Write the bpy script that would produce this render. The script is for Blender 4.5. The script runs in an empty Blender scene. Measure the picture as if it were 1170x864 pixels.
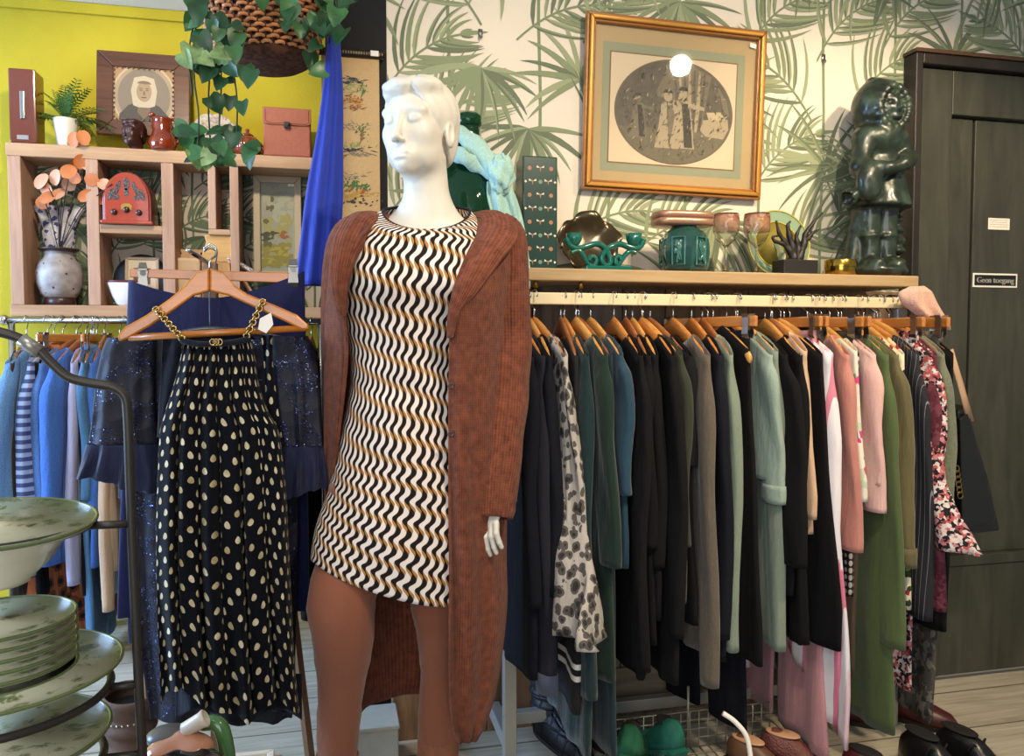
import bpy, bmesh, math, random
import numpy as np
from mathutils import Vector, Matrix, noise
S = bpy.context.scene
COL = S.collection
R = random.Random(7)
PI = math.pi
sin, cos = math.sin, math.cos
# ---------------------------------------------------------------- camera
FPX, CX, CY = 900.0, 585.0, 432.0
YAW, PITCH, CAMZ = math.radians(13), math.radians(2.67), 1.18
fw = Vector((sin(YAW)*cos(PITCH), cos(YAW)*cos(PITCH), -sin(PITCH)))
rt = Vector((cos(YAW), -sin(YAW), 0))
up = rt.cross(fw)
CAM = Vector((0, 0, CAMZ))
def P(px, py, Y):
    d = fw + rt*((px-CX)/FPX) + up*((CY-py)/FPX)
    return CAM + d*(Y/d.y)
def PZ(px, py, z):
    d = fw + rt*((px-CX)/FPX) + up*((CY-py)/FPX)
    return CAM + d*((z-CAMZ)/d.z)
def xat(px, Y, z):
    lo, hi = -6, 6
    for _ in range(50):
        m = (lo+hi)/2
        v = Vector((m, Y, z))-CAM
        if v.dot(fw) <= 0 or CX+FPX*v.dot(rt)/v.dot(fw) < px: lo = m
        else: hi = m
    return lo
cd = bpy.data.cameras.new('camera'); cam = bpy.data.objects.new('camera', cd); COL.objects.link(cam)
cam.location = CAM; cam.rotation_euler = (PI/2-PITCH, 0, -YAW)
cd.sensor_width = 36; cd.lens = FPX/1170*36; cd.clip_start = .05
S.camera = cam
# ---------------------------------------------------------------- materials
def lin(c):
    if isinstance(c, str):
        c = [int(c[i:i+2], 16) for i in (0, 2, 4)]
    return tuple(((v/255)/12.92 if v/255 <= .04045 else ((v/255+.055)/1.055)**2.4) for v in c)+(1,)
MATS = {}
class NT:
    def __init__(s, name):
        s.m = bpy.data.materials.new(name); s.m.use_nodes = True
        s.t = s.m.node_tree; s.b = s.t.nodes['Principled BSDF']
    def n(s, ty, ins=None, **pr):
        x = s.t.nodes.new('ShaderNode'+ty)
        for k, v in pr.items(): setattr(x, k, v)
        for k, v in (ins or {}).items(): s.put(x.inputs[k], v)
        return x
    def put(s, sock, v):
        if isinstance(v, bpy.types.NodeSocket): s.t.links.new(v, sock)
        elif isinstance(v, bpy.types.Node): s.t.links.new(v.outputs[0], sock)
        else: sock.default_value = v
    def m_(s, op, a, b=0.0, c=0.0):
        return s.n('Math', {0: a, 1: b, 2: c}, operation=op).outputs[0]
    def mix(s, f, a, b):
        x = s.n('Mix', data_type='RGBA')
        for i, v in ((0, f), (6, a), (7, b)): s.put(x.inputs[i], v)
        return x.outputs[2]
    def ramp(s, f, stops, interp='LINEAR'):
        x = s.n('ValToRGB', {0: f}); e = x.color_ramp; e.interpolation = interp
        while len(e.elements) < len(stops): e.elements.new(.5)
        for el, (p, c) in zip(e.elements, stops): el.position = p; el.color = lin(c)
        return x.outputs[0]
    def co(s, k='Object', scale=(1, 1, 1), rot=(0, 0, 0)):
        t = s.n('TexCoord')
        mp = s.n('Mapping', {0: t.outputs[k], 'Scale': scale, 'Rotation': rot})
        return mp.outputs[0]
    def bump(s, h, st=.3, dist=.01):
        b = s.n('Bump', {'Height': h, 'Strength': st, 'Distance': dist})
        s.put(s.b.inputs['Normal'], b.outputs[0])
    def base(s, c): s.put(s.b.inputs['Base Color'], c)
    def set(s, **k):
        for a, v in k.items(): s.b.inputs[a.replace('_', ' ')].default_value = v
        return s
def plain(name, c, rough=.6, metal=0, nz=0, nscale=40, bump=0, **kw):
    if name in MATS: return MATS[name]
    t = NT(name); t.set(Roughness=rough, Metallic=metal)
    c = lin(c); t.b.inputs['Base Color'].default_value = c
    for k, v in kw.items(): t.b.inputs[k.replace('_', ' ')].default_value = v
    if nz or bump:
        tx = t.n('TexNoise', {'Vector': t.co(), 'Scale': nscale, 'Detail': 4})
        if nz:
            f = t.n('MapRange', {0: tx.outputs[0], 1: .3, 2: .7, 3: 1-nz, 4: 1+nz})
            h = t.n('HueSaturation', {'Color': c, 'Value': f.outputs[0]})
            t.base(h.outputs[0])
        if bump: t.bump(tx.outputs[0], bump)
    MATS[name] = t.m; return t.m
def fabric(name, c, rough=.85, weave=900, fold=.35, sheen=.15, nz=.12):
    if name in MATS: return MATS[name]
    t = NT(name); t.set(Roughness=rough)
    t.b.inputs['Sheen Weight'].default_value = sheen; t.b.inputs['Sheen Roughness'].default_value = .5
    t.b.inputs['Specular IOR Level'].default_value = .25
    c = lin(c)
    co = t.co('Object', (1, 1, .22))
    w = t.n('TexNoise', {'Vector': co, 'Scale': 26, 'Detail': 3, 'Roughness': .55})
    g = t.n('TexNoise', {'Vector': t.co(), 'Scale': weave, 'Detail': 1})
    f = t.n('MapRange', {0: g.outputs[0], 1: .3, 2: .7, 3: 1-nz, 4: 1+nz})
    t.base(t.n('HueSaturation', {'Color': c, 'Value': f.outputs[0]}).outputs[0])
    t.bump(t.m_('ADD', w.outputs[0], t.m_('MULTIPLY', g.outputs[0], .06)), fold, .02)
    MATS[name] = t.m; return t.m
def wood(name, c1, c2, rough=.4, axis=0, scale=1.0, bump=.1, coat=0):
    if name in MATS: return MATS[name]
    t = NT(name); t.set(Roughness=rough)
    t.b.inputs['Coat Weight'].default_value = coat
    sc = [14, 14, 14]; sc[axis] = 1.2
    co = t.co('Object', tuple(v*scale for v in sc))
    a = t.n('TexNoise', {'Vector': co, 'Scale': 1.5, 'Detail': 6, 'Distortion': 1.2})
    b = t.n('TexNoise', {'Vector': co, 'Scale': 9, 'Detail': 3})
    f = t.m_('ADD', t.m_('MULTIPLY', a.outputs[0], .75), t.m_('MULTIPLY', b.outputs[0], .25))
    t.base(t.ramp(f, [(.3, c2), (.66, c1)]))
    t.bump(f, bump, .004)
    MATS[name] = t.m; return t.m
# ---------------------------------------------------------------- mesh collector
class MB:
    def __init__(s): s.v = []; s.f = []; s.m = []; s.uv = {}
    def add(s, vs, fs, m=0, uvs=None):
        o = len(s.v)
        s.v += [Vector(p) for p in vs]
        for f in fs: s.f.append([i+o for i in f]); s.m.append(m)
        if uvs:
            for i, u in enumerate(uvs): s.uv[o+i] = u
        return s
    def box(s, lo, hi, m=0, M=None):
        x0, y0, z0 = lo; x1, y1, z1 = hi
        v = [Vector(p) for p in ((x0,y0,z0),(x1,y0,z0),(x1,y1,z0),(x0,y1,z0),(x0,y0,z1),(x1,y0,z1),(x1,y1,z1),(x0,y1,z1))]
        if M: v = [M @ p for p in v]
        return s.add(v, [(3,2,1,0),(4,5,6,7),(0,1,5,4),(1,2,6,5),(2,3,7,6),(3,0,4,7)], m)
    def loft(s, rings, m=0, cap0=True, cap1=True, closed=True):
        n = len(rings[0]); vs = [p for r in rings for p in r]; fs = []
        for j in range(len(rings)-1):
            for i in range(n if closed else n-1):
                k = (i+1) % n
                fs.append((j*n+i, j*n+k, (j+1)*n+k, (j+1)*n+i))
        if cap0: fs.append(tuple(range(n))[::-1])
        if cap1: fs.append(tuple((len(rings)-1)*n+i for i in range(n)))
        return s.add(vs, fs, m)
    def tube(s, pts, r, n=8, m=0, cap=True, loop=False, up=None):
        pts = [Vector(p) for p in pts]; L = len(pts); rings = []
        prev = None
        for i, p in enumerate(pts):
            a = pts[(i-1) % L] if (loop or i > 0) else p
            b = pts[(i+1) % L] if (loop or i < L-1) else p
            t = (b-a).normalized()
            if prev is None:
                u = Vector(up) if up else (Vector((0, 0, 1)) if abs(t.z) < .9 else Vector((0, 1, 0)))
            else: u = prev
            u = (u-t*u.dot(t)).normalized(); prev = u
            w = t.cross(u)
            rr = r[i] if isinstance(r, (list,)) else r
            ra, rb = rr if isinstance(rr, tuple) else (rr, rr)
            rings.append([p+u*(ra*cos(2*PI*k/n))+w*(rb*sin(2*PI*k/n)) for k in range(n)])
        if loop:
            rings.append(rings[0]); return s.loft(rings, m, False, False)
        return s.loft(rings, m, cap, cap)
    def lathe(s, prof, c=(0, 0, 0), n=28, m=0, M=None, sx=1, sy=1):
        c = Vector(c); rings = []
        for r, z in prof:
            ring = [Vector((r*cos(2*PI*k/n)*sx, r*sin(2*PI*k/n)*sy, z)) for k in range(n)]
            rings.append([(M @ p if M else p)+c for p in ring])
        return s.loft(rings, m, prof[0][0] > 1e-4, prof[-1][0] > 1e-4)
    def ell(s, c, r, n=16, m=0, M=None):
        if not isinstance(r, (tuple, list)): r = (r, r, r)
        c = Vector(c); rings = []
        k = max(6, n//2+1)
        for j in range(k+1):
            th = PI*j/k; q = max(sin(th), 1e-3)
            ring = [Vector((r[0]*q*cos(2*PI*i/n), r[1]*q*sin(2*PI*i/n), -r[2]*cos(th))) for i in range(n)]
            rings.append([(M @ p if M else p)+c for p in ring])
        return s.loft(rings, m)
    def grid(s, fn, nu, nv, m=0, uvf=None):
        vs = []; us = []
        for j in range(nv+1):
            for i in range(nu+1):
                u, v = i/nu, j/nv
                vs.append(fn(u, v)); us.append(uvf(u, v) if uvf else (u, v))
        fs = [(j*(nu+1)+i, j*(nu+1)+i+1, (j+1)*(nu+1)+i+1, (j+1)*(nu+1)+i) for j in range(nv) for i in range(nu)]
        return s.add(vs, fs, m, us)
    def prism(s, poly, o, ux, uy, un, th, m=0, m2=None):
        o, ux, uy, un = map(Vector, (o, ux, uy, un)); n = len(poly)
        a = [o+ux*x+uy*y for x, y in poly]; b = [p+un*th for p in a]
        s.add(a+b, [tuple(range(n))[::-1]], m)
        k = len(s.v)-2*n
        s.f.append([k+n+i for i in range(n)]); s.m.append(m if m2 is None else m2)
        for i in range(n):
            j = (i+1) % n
            s.f.append([k+i, k+j, k+n+j, k+n+i]); s.m.append(m)
        return s
    def frame(s, o, ux, uy, un, w, h, b, th, m=0):
        # picture frame: outer w x h, border b, mitred bars
        o, ux, uy, un = map(Vector, (o, ux, uy, un))
        Q = [(0, 0), (w, 0), (w, h), (0, h)]; I = [(b, b), (w-b, b), (w-b, h-b), (b, h-b)]
        for i in range(4):
            j = (i+1) % 4
            s.prism([Q[i], Q[j], I[j], I[i]], o, ux, uy, un, th, m)
        return s
    def build(s, name, mat, parent=None, loc=None, smooth=True, local=False, bevel=0, sub=0, solid=0, weld=False, off=0, angle=None):
        me = bpy.data.meshes.new(name)
        base = Vector((0, 0, 0))
        if not local:
            if parent is not None:
                q = parent
                while q is not None: base = base+q.location; q = q.parent
            elif loc is not None: base = Vector(loc)
        me.from_pydata([tuple(p-base) for p in s.v], [], s.f)
        mats = mat if isinstance(mat, (list, tuple)) else [mat]
        for x in mats: me.materials.append(x)
        me.polygons.foreach_set('material_index', s.m)
        if s.uv:
            ul = me.uv_layers.new(name='UVMap')
            idx = np.zeros(len(me.loops), dtype=np.int32); me.loops.foreach_get('vertex_index', idx)
            arr = np.array([s.uv.get(i, (0, 0)) for i in range(len(s.v))], dtype=np.float32)
            ul.data.foreach_set('uv', arr[idx].ravel())
        bm = bmesh.new(); bm.from_mesh(me)
        if weld: bmesh.ops.remove_doubles(bm, verts=bm.verts, dist=1e-5)
        bmesh.ops.recalc_face_normals(bm, faces=bm.faces)
        bm.to_mesh(me); bm.free()
        if smooth:
            me.polygons.foreach_set('use_smooth', [True]*len(me.polygons))
        o = bpy.data.objects.new(name, me); COL.objects.link(o)
        if parent is not None: o.parent = parent
        if loc is not None: o.location = loc
        if smooth and angle is not None:
            try: me.set_sharp_from_angle(angle=math.radians(angle))
            except Exception: pass
        if bevel:
            b = o.modifiers.new('bevel', 'BEVEL'); b.width = bevel; b.segments = 2; b.limit_method = 'ANGLE'; b.angle_limit = .6
            if smooth:
                b.harden_normals = False
        if solid:
            q = o.modifiers.new('solidify', 'SOLIDIFY'); q.thickness = solid; q.offset = off
        if sub:
            q = o.modifiers.new('subdivision', 'SUBSURF'); q.levels = sub; q.render_levels = sub
        return o
def tag(o, label, cat, group=None, kind=None):
    if label: o['label'] = label
    if cat: o['category'] = cat
    if group: o['group'] = group
    if kind: o['kind'] = kind
    return o
def thing(name, label, cat, loc=(0, 0, 0), rotz=0, group=None):
    o = bpy.data.objects.new(name, None); COL.objects.link(o)
    o.empty_display_size = .05
    o.location = loc; o.rotation_euler = (0, 0, rotz)
    return tag(o, label, cat, group)
def struct(o): o['kind'] = 'structure'; return o
def bez(pts, n=24):
    # Catmull-Rom through points
    pts = [Vector(p) for p in pts]; q = [pts[0]*2-pts[1]]+pts+[pts[-1]*2-pts[-2]]; out = []
    seg = len(pts)-1
    for i in range(n+1):
        t = i/n*seg; k = min(int(t), seg-1); f = t-k
        a, b, c, d = q[k:k+4]
        out.append(.5*((2*b)+(c-a)*f+(2*a-5*b+4*c-d)*f*f+(3*b-a-3*c+d)*f**3))
    return out
def interp(tab, x):
    # piecewise smooth interpolation of a table [(x, v...)]
    if x <= tab[0][0]: return tab[0][1:]
    for a, b in zip(tab, tab[1:]):
        if x <= b[0]:
            f = (x-a[0])/(b[0]-a[0])
            return tuple(p+(q-p)*f for p, q in zip(a[1:], b[1:]))
    return tab[-1][1:]
def smooth_tab(tab, n=60):
    xs = np.array([t[0] for t in tab]); cols = np.array([t[1:] for t in tab], float)
    X = np.linspace(xs[0], xs[-1], n)
    pts = bez([Vector((0, 0, 0))]*2, 1)
    out = []
    for i, x in enumerate(X):
        k = max(0, min(len(xs)-2, int(np.searchsorted(xs, x, 'right'))-1)); f = (x-xs[k])/(xs[k+1]-xs[k])
        def tan(j):
            if j == 0: return (cols[1]-cols[0])/(xs[1]-xs[0])
            if j == len(xs)-1: return (cols[-1]-cols[-2])/(xs[-1]-xs[-2])
            return (cols[j+1]-cols[j-1])/(xs[j+1]-xs[j-1])
        h = xs[k+1]-xs[k]; a, b = cols[k], cols[k+1]; ta, tb = tan(k)*h, tan(k+1)*h
        v = a*(2*f**3-3*f*f+1)+ta*(f**3-2*f*f+f)+b*(-2*f**3+3*f*f)+tb*(f**3-f*f)
        out.append((float(x),)+tuple(float(q) for q in v))
    return out
# ---------------------------------------------------------------- signed-distance modelling
def sell(p, c, r, rot=None):
    q = p-np.array(c)
    if rot is not None: q = q @ np.array(rot)
    r = np.array(r, float); k0 = np.sqrt(((q/r)**2).sum(-1)); k1 = np.sqrt(((q/(r*r))**2).sum(-1))+1e-9
    return k0*(k0-1)/k1
def scap(p, a, b, ra, rb=None):
    rb = ra if rb is None else rb
    a, b = np.array(a, float), np.array(b, float); d = b-a
    h = np.clip(((p-a) @ d)/(d @ d+1e-12), 0, 1)
    return np.sqrt(((p-a-h[..., None]*d)**2).sum(-1))-(ra+(rb-ra)*h)
def smin(a, b, k):
    h = np.clip(.5+.5*(b-a)/k, 0, 1); return b*(1-h)+a*h-k*h*(1-h)
def smax(a, b, k): return -smin(-a, -b, k)
def surfnet(f, lo, hi, h):
    ax = [np.arange(lo[i], hi[i]+h, h) for i in range(3)]
    G = np.stack(np.meshgrid(*ax, indexing='ij'), -1).astype(np.float32)
    v = f(G); n = v.shape; s = v < 0
    c = lambda A, i, j, k: A[i:n[0]-1+i, j:n[1]-1+j, k:n[2]-1+k]
    cnt = sum(c(s, i, j, k).astype(int) for i in (0, 1) for j in (0, 1) for k in (0, 1))
    act = (cnt > 0) & (cnt < 8)
    acc = np.zeros(act.shape+(3,)); num = np.zeros(act.shape)
    cor = [(i, j, k) for i in (0, 1) for j in (0, 1) for k in (0, 1)]
    for A in cor:
        for d in range(3):
            if A[d] == 0:
                B = list(A); B[d] = 1
                va, vb = c(v, *A), c(v, *B); x = (va < 0) != (vb < 0)
                t = np.where(x, va/np.where(x, va-vb, 1), 0)
                for e in range(3):
                    acc[..., e] += np.where(x, A[e]+(t if e == d else 0), 0)
                num += x
    I = np.argwhere(act); off = acc[act]/num[act][:, None]
    verts = np.array(lo)+(I+off)*h
    idx = -np.ones(act.shape, int); idx[act] = np.arange(len(I))
    faces = []
    for d in range(3):
        e, g = (d+1) % 3, (d+2) % 3
        s0 = np.take(s, range(0, n[d]-1), d); s1 = np.take(s, range(1, n[d]), d)
        X = np.argwhere(s0 != s1)
        X = X[(X[:, e] > 0) & (X[:, e] < n[e]-1) & (X[:, g] > 0) & (X[:, g] < n[g]-1)]
        for row in X:
            q = []
            for de, dg in ((1, 1), (0, 1), (0, 0), (1, 0)):
                t = row.copy(); t[e] -= de; t[g] -= dg; q.append(int(idx[tuple(t)]))
            if s0[tuple(row)]: q = q[::-1]
            if min(q) >= 0: faces.append(q[::-1])
    return verts, faces
def sdf_mb(f, lo, hi, h, M=None, m=0):
    v, fs = surfnet(f, lo, hi, h)
    mb = MB(); mb.add([(M @ Vector(p)) if M else Vector(p) for p in v.tolist()], fs, m); return mb
def copy_tree(o, parent=None):
    c = o.copy(); COL.objects.link(c)
    if parent is not None: c.parent = parent
    for ch in list(o.children): copy_tree(ch, c)
    return c
# ================================================================ ROOM
YW, YY, ZC = 2.31, 3.60, 2.56          # palm wall, yellow wall, ceiling
XP = xat(443, YW, 1.6)                 # corner of the palm wall
GREENS = [plain('palm_leaf_green', '858f6c', .8), plain('palm_leaf_dark_green', '6a745b', .8), plain('palm_leaf_pale_green', '98a07c', .8), plain('palm_stem_green', '7c8a66', .8)]
CREAM = plain('wallpaper_cream', 'e3d8c6', .85, nz=.02, nscale=8)
def palms(mb, x0, x1, z0, z1, Y, seed, step=.25, first=1, ds=1e-6):
    """printed palm fronds laid on the plane y = Y, drawn as flat leaf shapes"""
    r = random.Random(seed); cnt = [0]
    def leaf(p, ang, L, w, bend, m):
        cnt[0] += 1; y = Y-.0006-cnt[0]*ds
        n = 7; a = []; b = []; mid = []
        x, z = p
        for i in range(n+1):
            t = i/n; an = ang+bend*t
            if i: x += cos(an)*L/n; z += sin(an)*L/n
            hw = w*min(1, t*5+.25)*(1-t**2.2)**.8
            nx, nz = -sin(an), cos(an)
            a.append((x+nx*hw, y, z+nz*hw)); mid.append((x, y, z)); b.append((x-nx*hw, y, z-nz*hw))
        if x < x0-.12 or x > x1+.12 or z < z0-.2 or z > z1+.2: pass
        fs = [(i, i+1, i+1+n+1, i+n+1) for i in range(n)]
        mb.add(a+mid, fs, first+m); mb.add(mid+b, fs, first+(m if r.random() < .55 else (m+1) % 3))
    def stem(pts, w, m=3):
        cnt[0] += 1; y = Y-.0006-cnt[0]*ds; a = []; b = []
        for i, q in enumerate(pts):
            p0 = pts[max(0, i-1)]; p1 = pts[min(len(pts)-1, i+1)]
            d = Vector((p1[0]-p0[0], p1[1]-p0[1])).normalized()
            a.append((q[0]-d.y*w, y, q[1]+d.x*w)); b.append((q[0]+d.y*w, y, q[1]-d.x*w))
        n = len(pts)
        mb.add(a+b, [(i, i+1, n+i+1, n+i) for i in range(n-1)], first+m)
    def feather(p, ang, L, side):
        x, z = p; pts = [(x, z)]; N = 15
        for i in range(N):
            an = ang+side*-.9*(i/N)**1.3
            x += cos(an)*L/N; z += sin(an)*L/N; pts.append((x, z))
            t = (i+1)/N
            ll = L*(.62*sin(PI*min(1, .25+t*.72)))+.02
            if i > 1 and i % 5 != 3:
                for sd in (1, -1):
                    leaf((x, z), an+sd*(1.15-.5*t), ll, .0055+.002*r.random(), sd*(-.85+.2*r.random())*(1 if sd*side > 0 else .6), r.choice((0, 0, 1, 2)))
        leaf((x, z), an, L*.25, .007, -.2, 0)
        stem(pts, .003)
    def fan(p, ang, L, spread, n):
        for i in range(n):
            t = i/(n-1)-.5
            an = ang+t*spread
            leaf(p, an, L*(1-.35*abs(t))*(.85+.3*r.random()), .0068+.004*r.random(), (-.7 if cos(an) > 0 else .7)*(.5+.6*r.random()), r.choice((0, 0, 1, 2)))
    def tuft(p, L):
        for i in range(9):
            an = PI/2+(r.random()-.5)*.9
            leaf(p, an, L*(.6+.5*r.random()), .0045, (r.random()-.5)*.4, 1)
    nx = int((x1-x0)/step)+2
    for i in range(nx):
        sx = x0+(i-.3)*step+r.uniform(-.03, .03)
        stem([(sx+.004*sin(k*1.7), z0-.1+k*.2) for k in range(int((z1-z0)/.2)+3)], .0048)
    nz = int((z1-z0)/(step*.85))+3
    for j in range(nz):
        for i in range(nx):
            sx = x0+(i-.3)*step+(step/2 if j % 2 else 0)+r.uniform(-.03, .03); sz = z0-.15+j*step*.85+r.uniform(-.04, .04)
            k = (i*2+j*3+r.randint(0, 1)) % 5
            if k in (0, 3): feather((sx-.06, sz-.05), r.choice((.75, 1.1)), .30*step/.225, 1)
            elif k == 1: feather((sx+.08, sz-.04), PI-r.choice((.7, 1.0)), .30*step/.225, -1)
            elif k == 2: fan((sx, sz+.08), -PI/2, .22*step/.225, 3.4, 15)
            else:
                fan((sx, sz), PI/2+.3*r.choice((-1, 1)), .21*step/.225, 4.6, 15); tuft((sx+.05, sz-.14), .2)
def clip_mesh(mb, x0, x1, z0, z1):
    bm = bmesh.new(); vs = [bm.verts.new(p) for p in mb.v]; bm.verts.index_update()
    for f, m in zip(mb.f, mb.m):
        try: bm.faces.new([vs[i] for i in f]).material_index = m
        except ValueError: pass
    for co, no in (((x0, 0, 0), (-1, 0, 0)), ((x1, 0, 0), (1, 0, 0)), ((0, 0, z0), (0, 0, -1)), ((0, 0, z1), (0, 0, 1))):
        bmesh.ops.bisect_plane(bm, geom=bm.verts[:]+bm.edges[:]+bm.faces[:], plane_co=co, plane_no=no, clear_outer=True)
    bm.verts.index_update()
    out = MB(); out.add([v.co.copy() for v in bm.verts], [[v.index for v in f.verts] for f in bm.faces], 0)
    out.m = [f.material_index for f in bm.faces]
    bm.free(); return out
ZSH = 1.375                            # top of the clothes-rail shelf
xd = xat(1028, YW, 1.6)                # door frame starts here
XR = 3.4
w = MB(); palms(w, XP, XR, ZSH-.35, ZC, YW, 11); w = clip_mesh(w, XP+.001, XR-.001, ZSH-.3, ZC)
w.box((XP, YW, 0), (XR, YW+.12, ZC), 0)
struct(w.build('wall_back', [CREAM]+GREENS, smooth=False))
# rough boards under the shelf
boards = MB(); nb = 12; bw = (xd-XP)/nb
rb = random.Random(3)
for i in range(nb):
    boards.box((XP+i*bw+.002, YW-.02-rb.random()*.004, 0), (XP+(i+1)*bw-.002, YW-.0011, ZSH-.03), rb.randint(0, 2))
BW = [wood('plank_brown', '8a7158', '4e3f32', .7, 2), wood('plank_greyed', '8b7b68', '57493c', .7, 2), wood('plank_warm', '9c7650', '5d4530', .7, 2)]
struct(boards.build('trim_1', BW, smooth=False, bevel=.002))
mb = MB().box((XP+.45, YW-.035, .02), (xd, YW-.0211, .16))
struct(mb.build('baseboard_back', wood('skirting_greyed', '8d8168', '5f543f', .6, 0), smooth=False, bevel=.003))
# black corner pillar + return wall
BLK = plain('black_paint', '0b0a09', .8, nz=.1)
xl = xat(372, YW, 1.9)
struct(MB().box((xl, YW, 0), (XP-.0005, YW+.26, ZC)).build('wall_pillar', BLK, smooth=False))
struct(MB().box((XP-.12, YW+.2605, 0), (XP-.0005, YY-.001, ZC)).build('wall_return', BLK, smooth=False))
# yellow wall
t = NT('yellow_paint'); t.set(Roughness=.8)
nzt = t.n('TexNoise', {'Vector': t.co(), 'Scale': 3, 'Detail': 5})
t.base(t.ramp(nzt.outputs[0], [(.3, 'ae9a10'), (.7, 'bfab1c')])); fz = t.n('TexNoise', {'Vector': t.co(), 'Scale': 120}); t.bump(fz.outputs[0], .1)
YEL = t.m
struct(MB().box((-4, YY, 0), (XP-.0005, YY+.12, ZC)).build('wall_rear', YEL, smooth=False))
struct(MB().box((-4, YY-.02, ZC-.045), (XP-.125, YY-.0005, ZC-.0005)).build('trim_2', YEL, smooth=False, bevel=.006))
struct(MB().box((-4, -2.2, ZC), (XR, YY+.12, ZC+.1)).build('ceiling', plain('ceiling_paint', 'e6e1da', .9), smooth=False))
# floor: plank-look tiles
t = NT('floor_planks'); t.set(Roughness=.42)
co = t.co('Object')
br = t.n('TexBrick', {'Vector': co, 'Color1': (.9, .9, .9, 1), 'Color2': (.5, .5, .5, 1), 'Mortar': (0, 0, 0, 1), 'Scale': 1, 'Mortar Size': .0035, 'Brick Width': 1.2, 'Row Height': .22, 'Bias': 0})
gn = t.n('TexNoise', {'Vector': t.co('Object', (2, 22, 1)), 'Scale': 2, 'Detail': 6, 'Distortion': .8})
c1 = t.ramp(gn.outputs[0], [(.3, 'a39b88'), (.52, 'bbb3a0'), (.75, 'cdc5b2')])
hv = t.n('HueSaturation', {'Color': c1, 'Value': t.n('MapRange', {0: br.outputs[0], 1: .4, 2: 1, 3: .88, 4: 1.08}).outputs[0]})
t.base(t.mix(br.outputs['Fac'], hv.outputs[0], lin('6e675c')))
t.bump(gn.outputs[0], .08)
struct(MB().box((-4, -2.2, -.08), (XR, YY+.12, 0)).build('floor', t.m, smooth=False))
# right wall with nothing on it, outside the frame
struct(MB().box((XR, -2.2, 0), (XR+.1, YW+.12, ZC)).build('wall_right', plain('right_wall_paint', 'cfc6b4', .9), smooth=False))
# door: dark painted boards in a dark frame
t = NT('door_paint'); t.set(Roughness=.45)
a = t.n('TexNoise', {'Vector': t.co('Object', (6, 6, 1.0)), 'Scale': 3, 'Detail': 6, 'Distortion': 1})
t.base(t.ramp(a.outputs[0], [(.3, '33332a'), (.7, '46463a')])); t.bump(a.outputs[0], .12)
DP = t.m
DE = plain('door_edge_black', '14110e', .5)
yd = YW-.002
xf1 = xat(1036, YW, 1.6); xs = xat(1073, YW, 1.3); xm = xat(1104, YW, 1.3); xr = xs+.62
ztop = P(1028, 66, YW).z; zpan = P(1075, 134, YW).z; zlo = P(1140, 634, YW).z
dt = thing('door_1', None, None, (xs, yd, 0)); struct(dt)
fr = MB().box((xd, yd-.06, 0), (xf1, yd, ztop)).box((xf1, yd-.06, ztop-.035), (XR-.01, yd, ztop))
struct(fr.build('door_frame', wood('door_frame_stain', '2e2620', '17120e', .5, 2), dt, smooth=False, bevel=.004))
struct(MB().box((xd-.004, yd-.066, ztop+.0005), (XR-.01, yd, ztop+.012)).build('frame_cap', wood('frame_cap_wood', '6b4a30', '3b2a1c', .5, 0), dt, smooth=False))
lf = MB().box((xf1+.004, yd-.035, .02), (xs, yd, ztop-.04))                       # stile
lf.box((xs, yd-.035, zpan), (XR-.01, yd, ztop-.04))                               # top rail
lf.box((xs, yd-.03, .02), (XR-.01, yd, zlo-.02))                                  # bottom panel
lf.box((xs, yd-.036, zlo-.018), (XR-.01, yd, zlo+.018))                           # lock rail
struct(lf.build('door_leaf', DP, dt, smooth=False, bevel=.003))
pn = MB().box((xs+.004, yd-.012, zlo+.0185), (xm-.005, yd, zpan-.004)).box((xm+.005, yd-.012, zlo+.0185), (xm+.36, yd, zpan-.004))
struct(pn.build('door_board', DP, dt, smooth=False, bevel=.003))
struct(MB().box((xs+.0005, yd-.004, zlo+.0185), (XR-.01, yd, zpan-.0005)).build('door_groove', DE, dt, smooth=False))
def text_mb(txt, size, font=None):
    cu = bpy.data.curves.new('t', 'FONT'); cu.body = txt; cu.size = size; cu.align_x = 'CENTER'; cu.align_y = 'CENTER'; cu.extrude = .0002
    o = bpy.data.objects.new('t', cu); COL.objects.link(o)
    dg = bpy.context.evaluated_depsgraph_get(); me = bpy.data.meshes.new_from_object(o.evaluated_get(dg))
    vs = [v.co.copy() for v in me.vertices]; fs = [list(p.vertices) for p in me.polygons]
    bpy.data.objects.remove(o); bpy.data.curves.remove(cu); bpy.data.meshes.remove(me)
    return vs, fs
def text_on(mb, txt, size, c, m, bold=0, Y=None):
    vs, fs = text_mb(txt, size)
    for dx in ((0,) if not bold else (-bold, 0, bold)):
        mb.add([(c[0]+v.x+dx, c[1]-v.z, c[2]+v.y) for v in vs], fs, m)
WHITE = plain('white_plastic', 'ece8df', .5); INK = plain('black_ink', '111111', .6)
# sign
a = P(1111, 312, yd-.012); b = P(1161, 329, yd-.012); cx = (a.x+b.x)/2; cz = (a.z+b.z)/2; hw = (b.x-a.x)/2; hh = (a.z-b.z)/2
sg = thing('door_sign', 'white edged black no entry sign stuck on the dark door', 'sign', (cx, yd-.0125, cz))
MB().box((cx-hw, yd-.0155, cz-hh), (cx+hw, yd-.0125, cz+hh)).build('sign_border', WHITE, sg, smooth=False)
MB().box((cx-hw+.006, yd-.0162, cz-hh+.006), (cx+hw-.006, yd-.0156, cz+hh-.006)).build('sign_face', INK, sg, smooth=False)
mb = MB(); text_on(mb, 'Geen toegang', .0275, (cx, yd-.0168, cz), 0, .0010); mb.build('lettering', WHITE, sg, smooth=False)
a = P(1129, 249, yd-.012); b = P(1153, 263, yd-.012)
sg = thing('paper_note', 'small white paper note stuck on the door above the sign', 'note', (a.x, yd-.0125, b.z))
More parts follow.
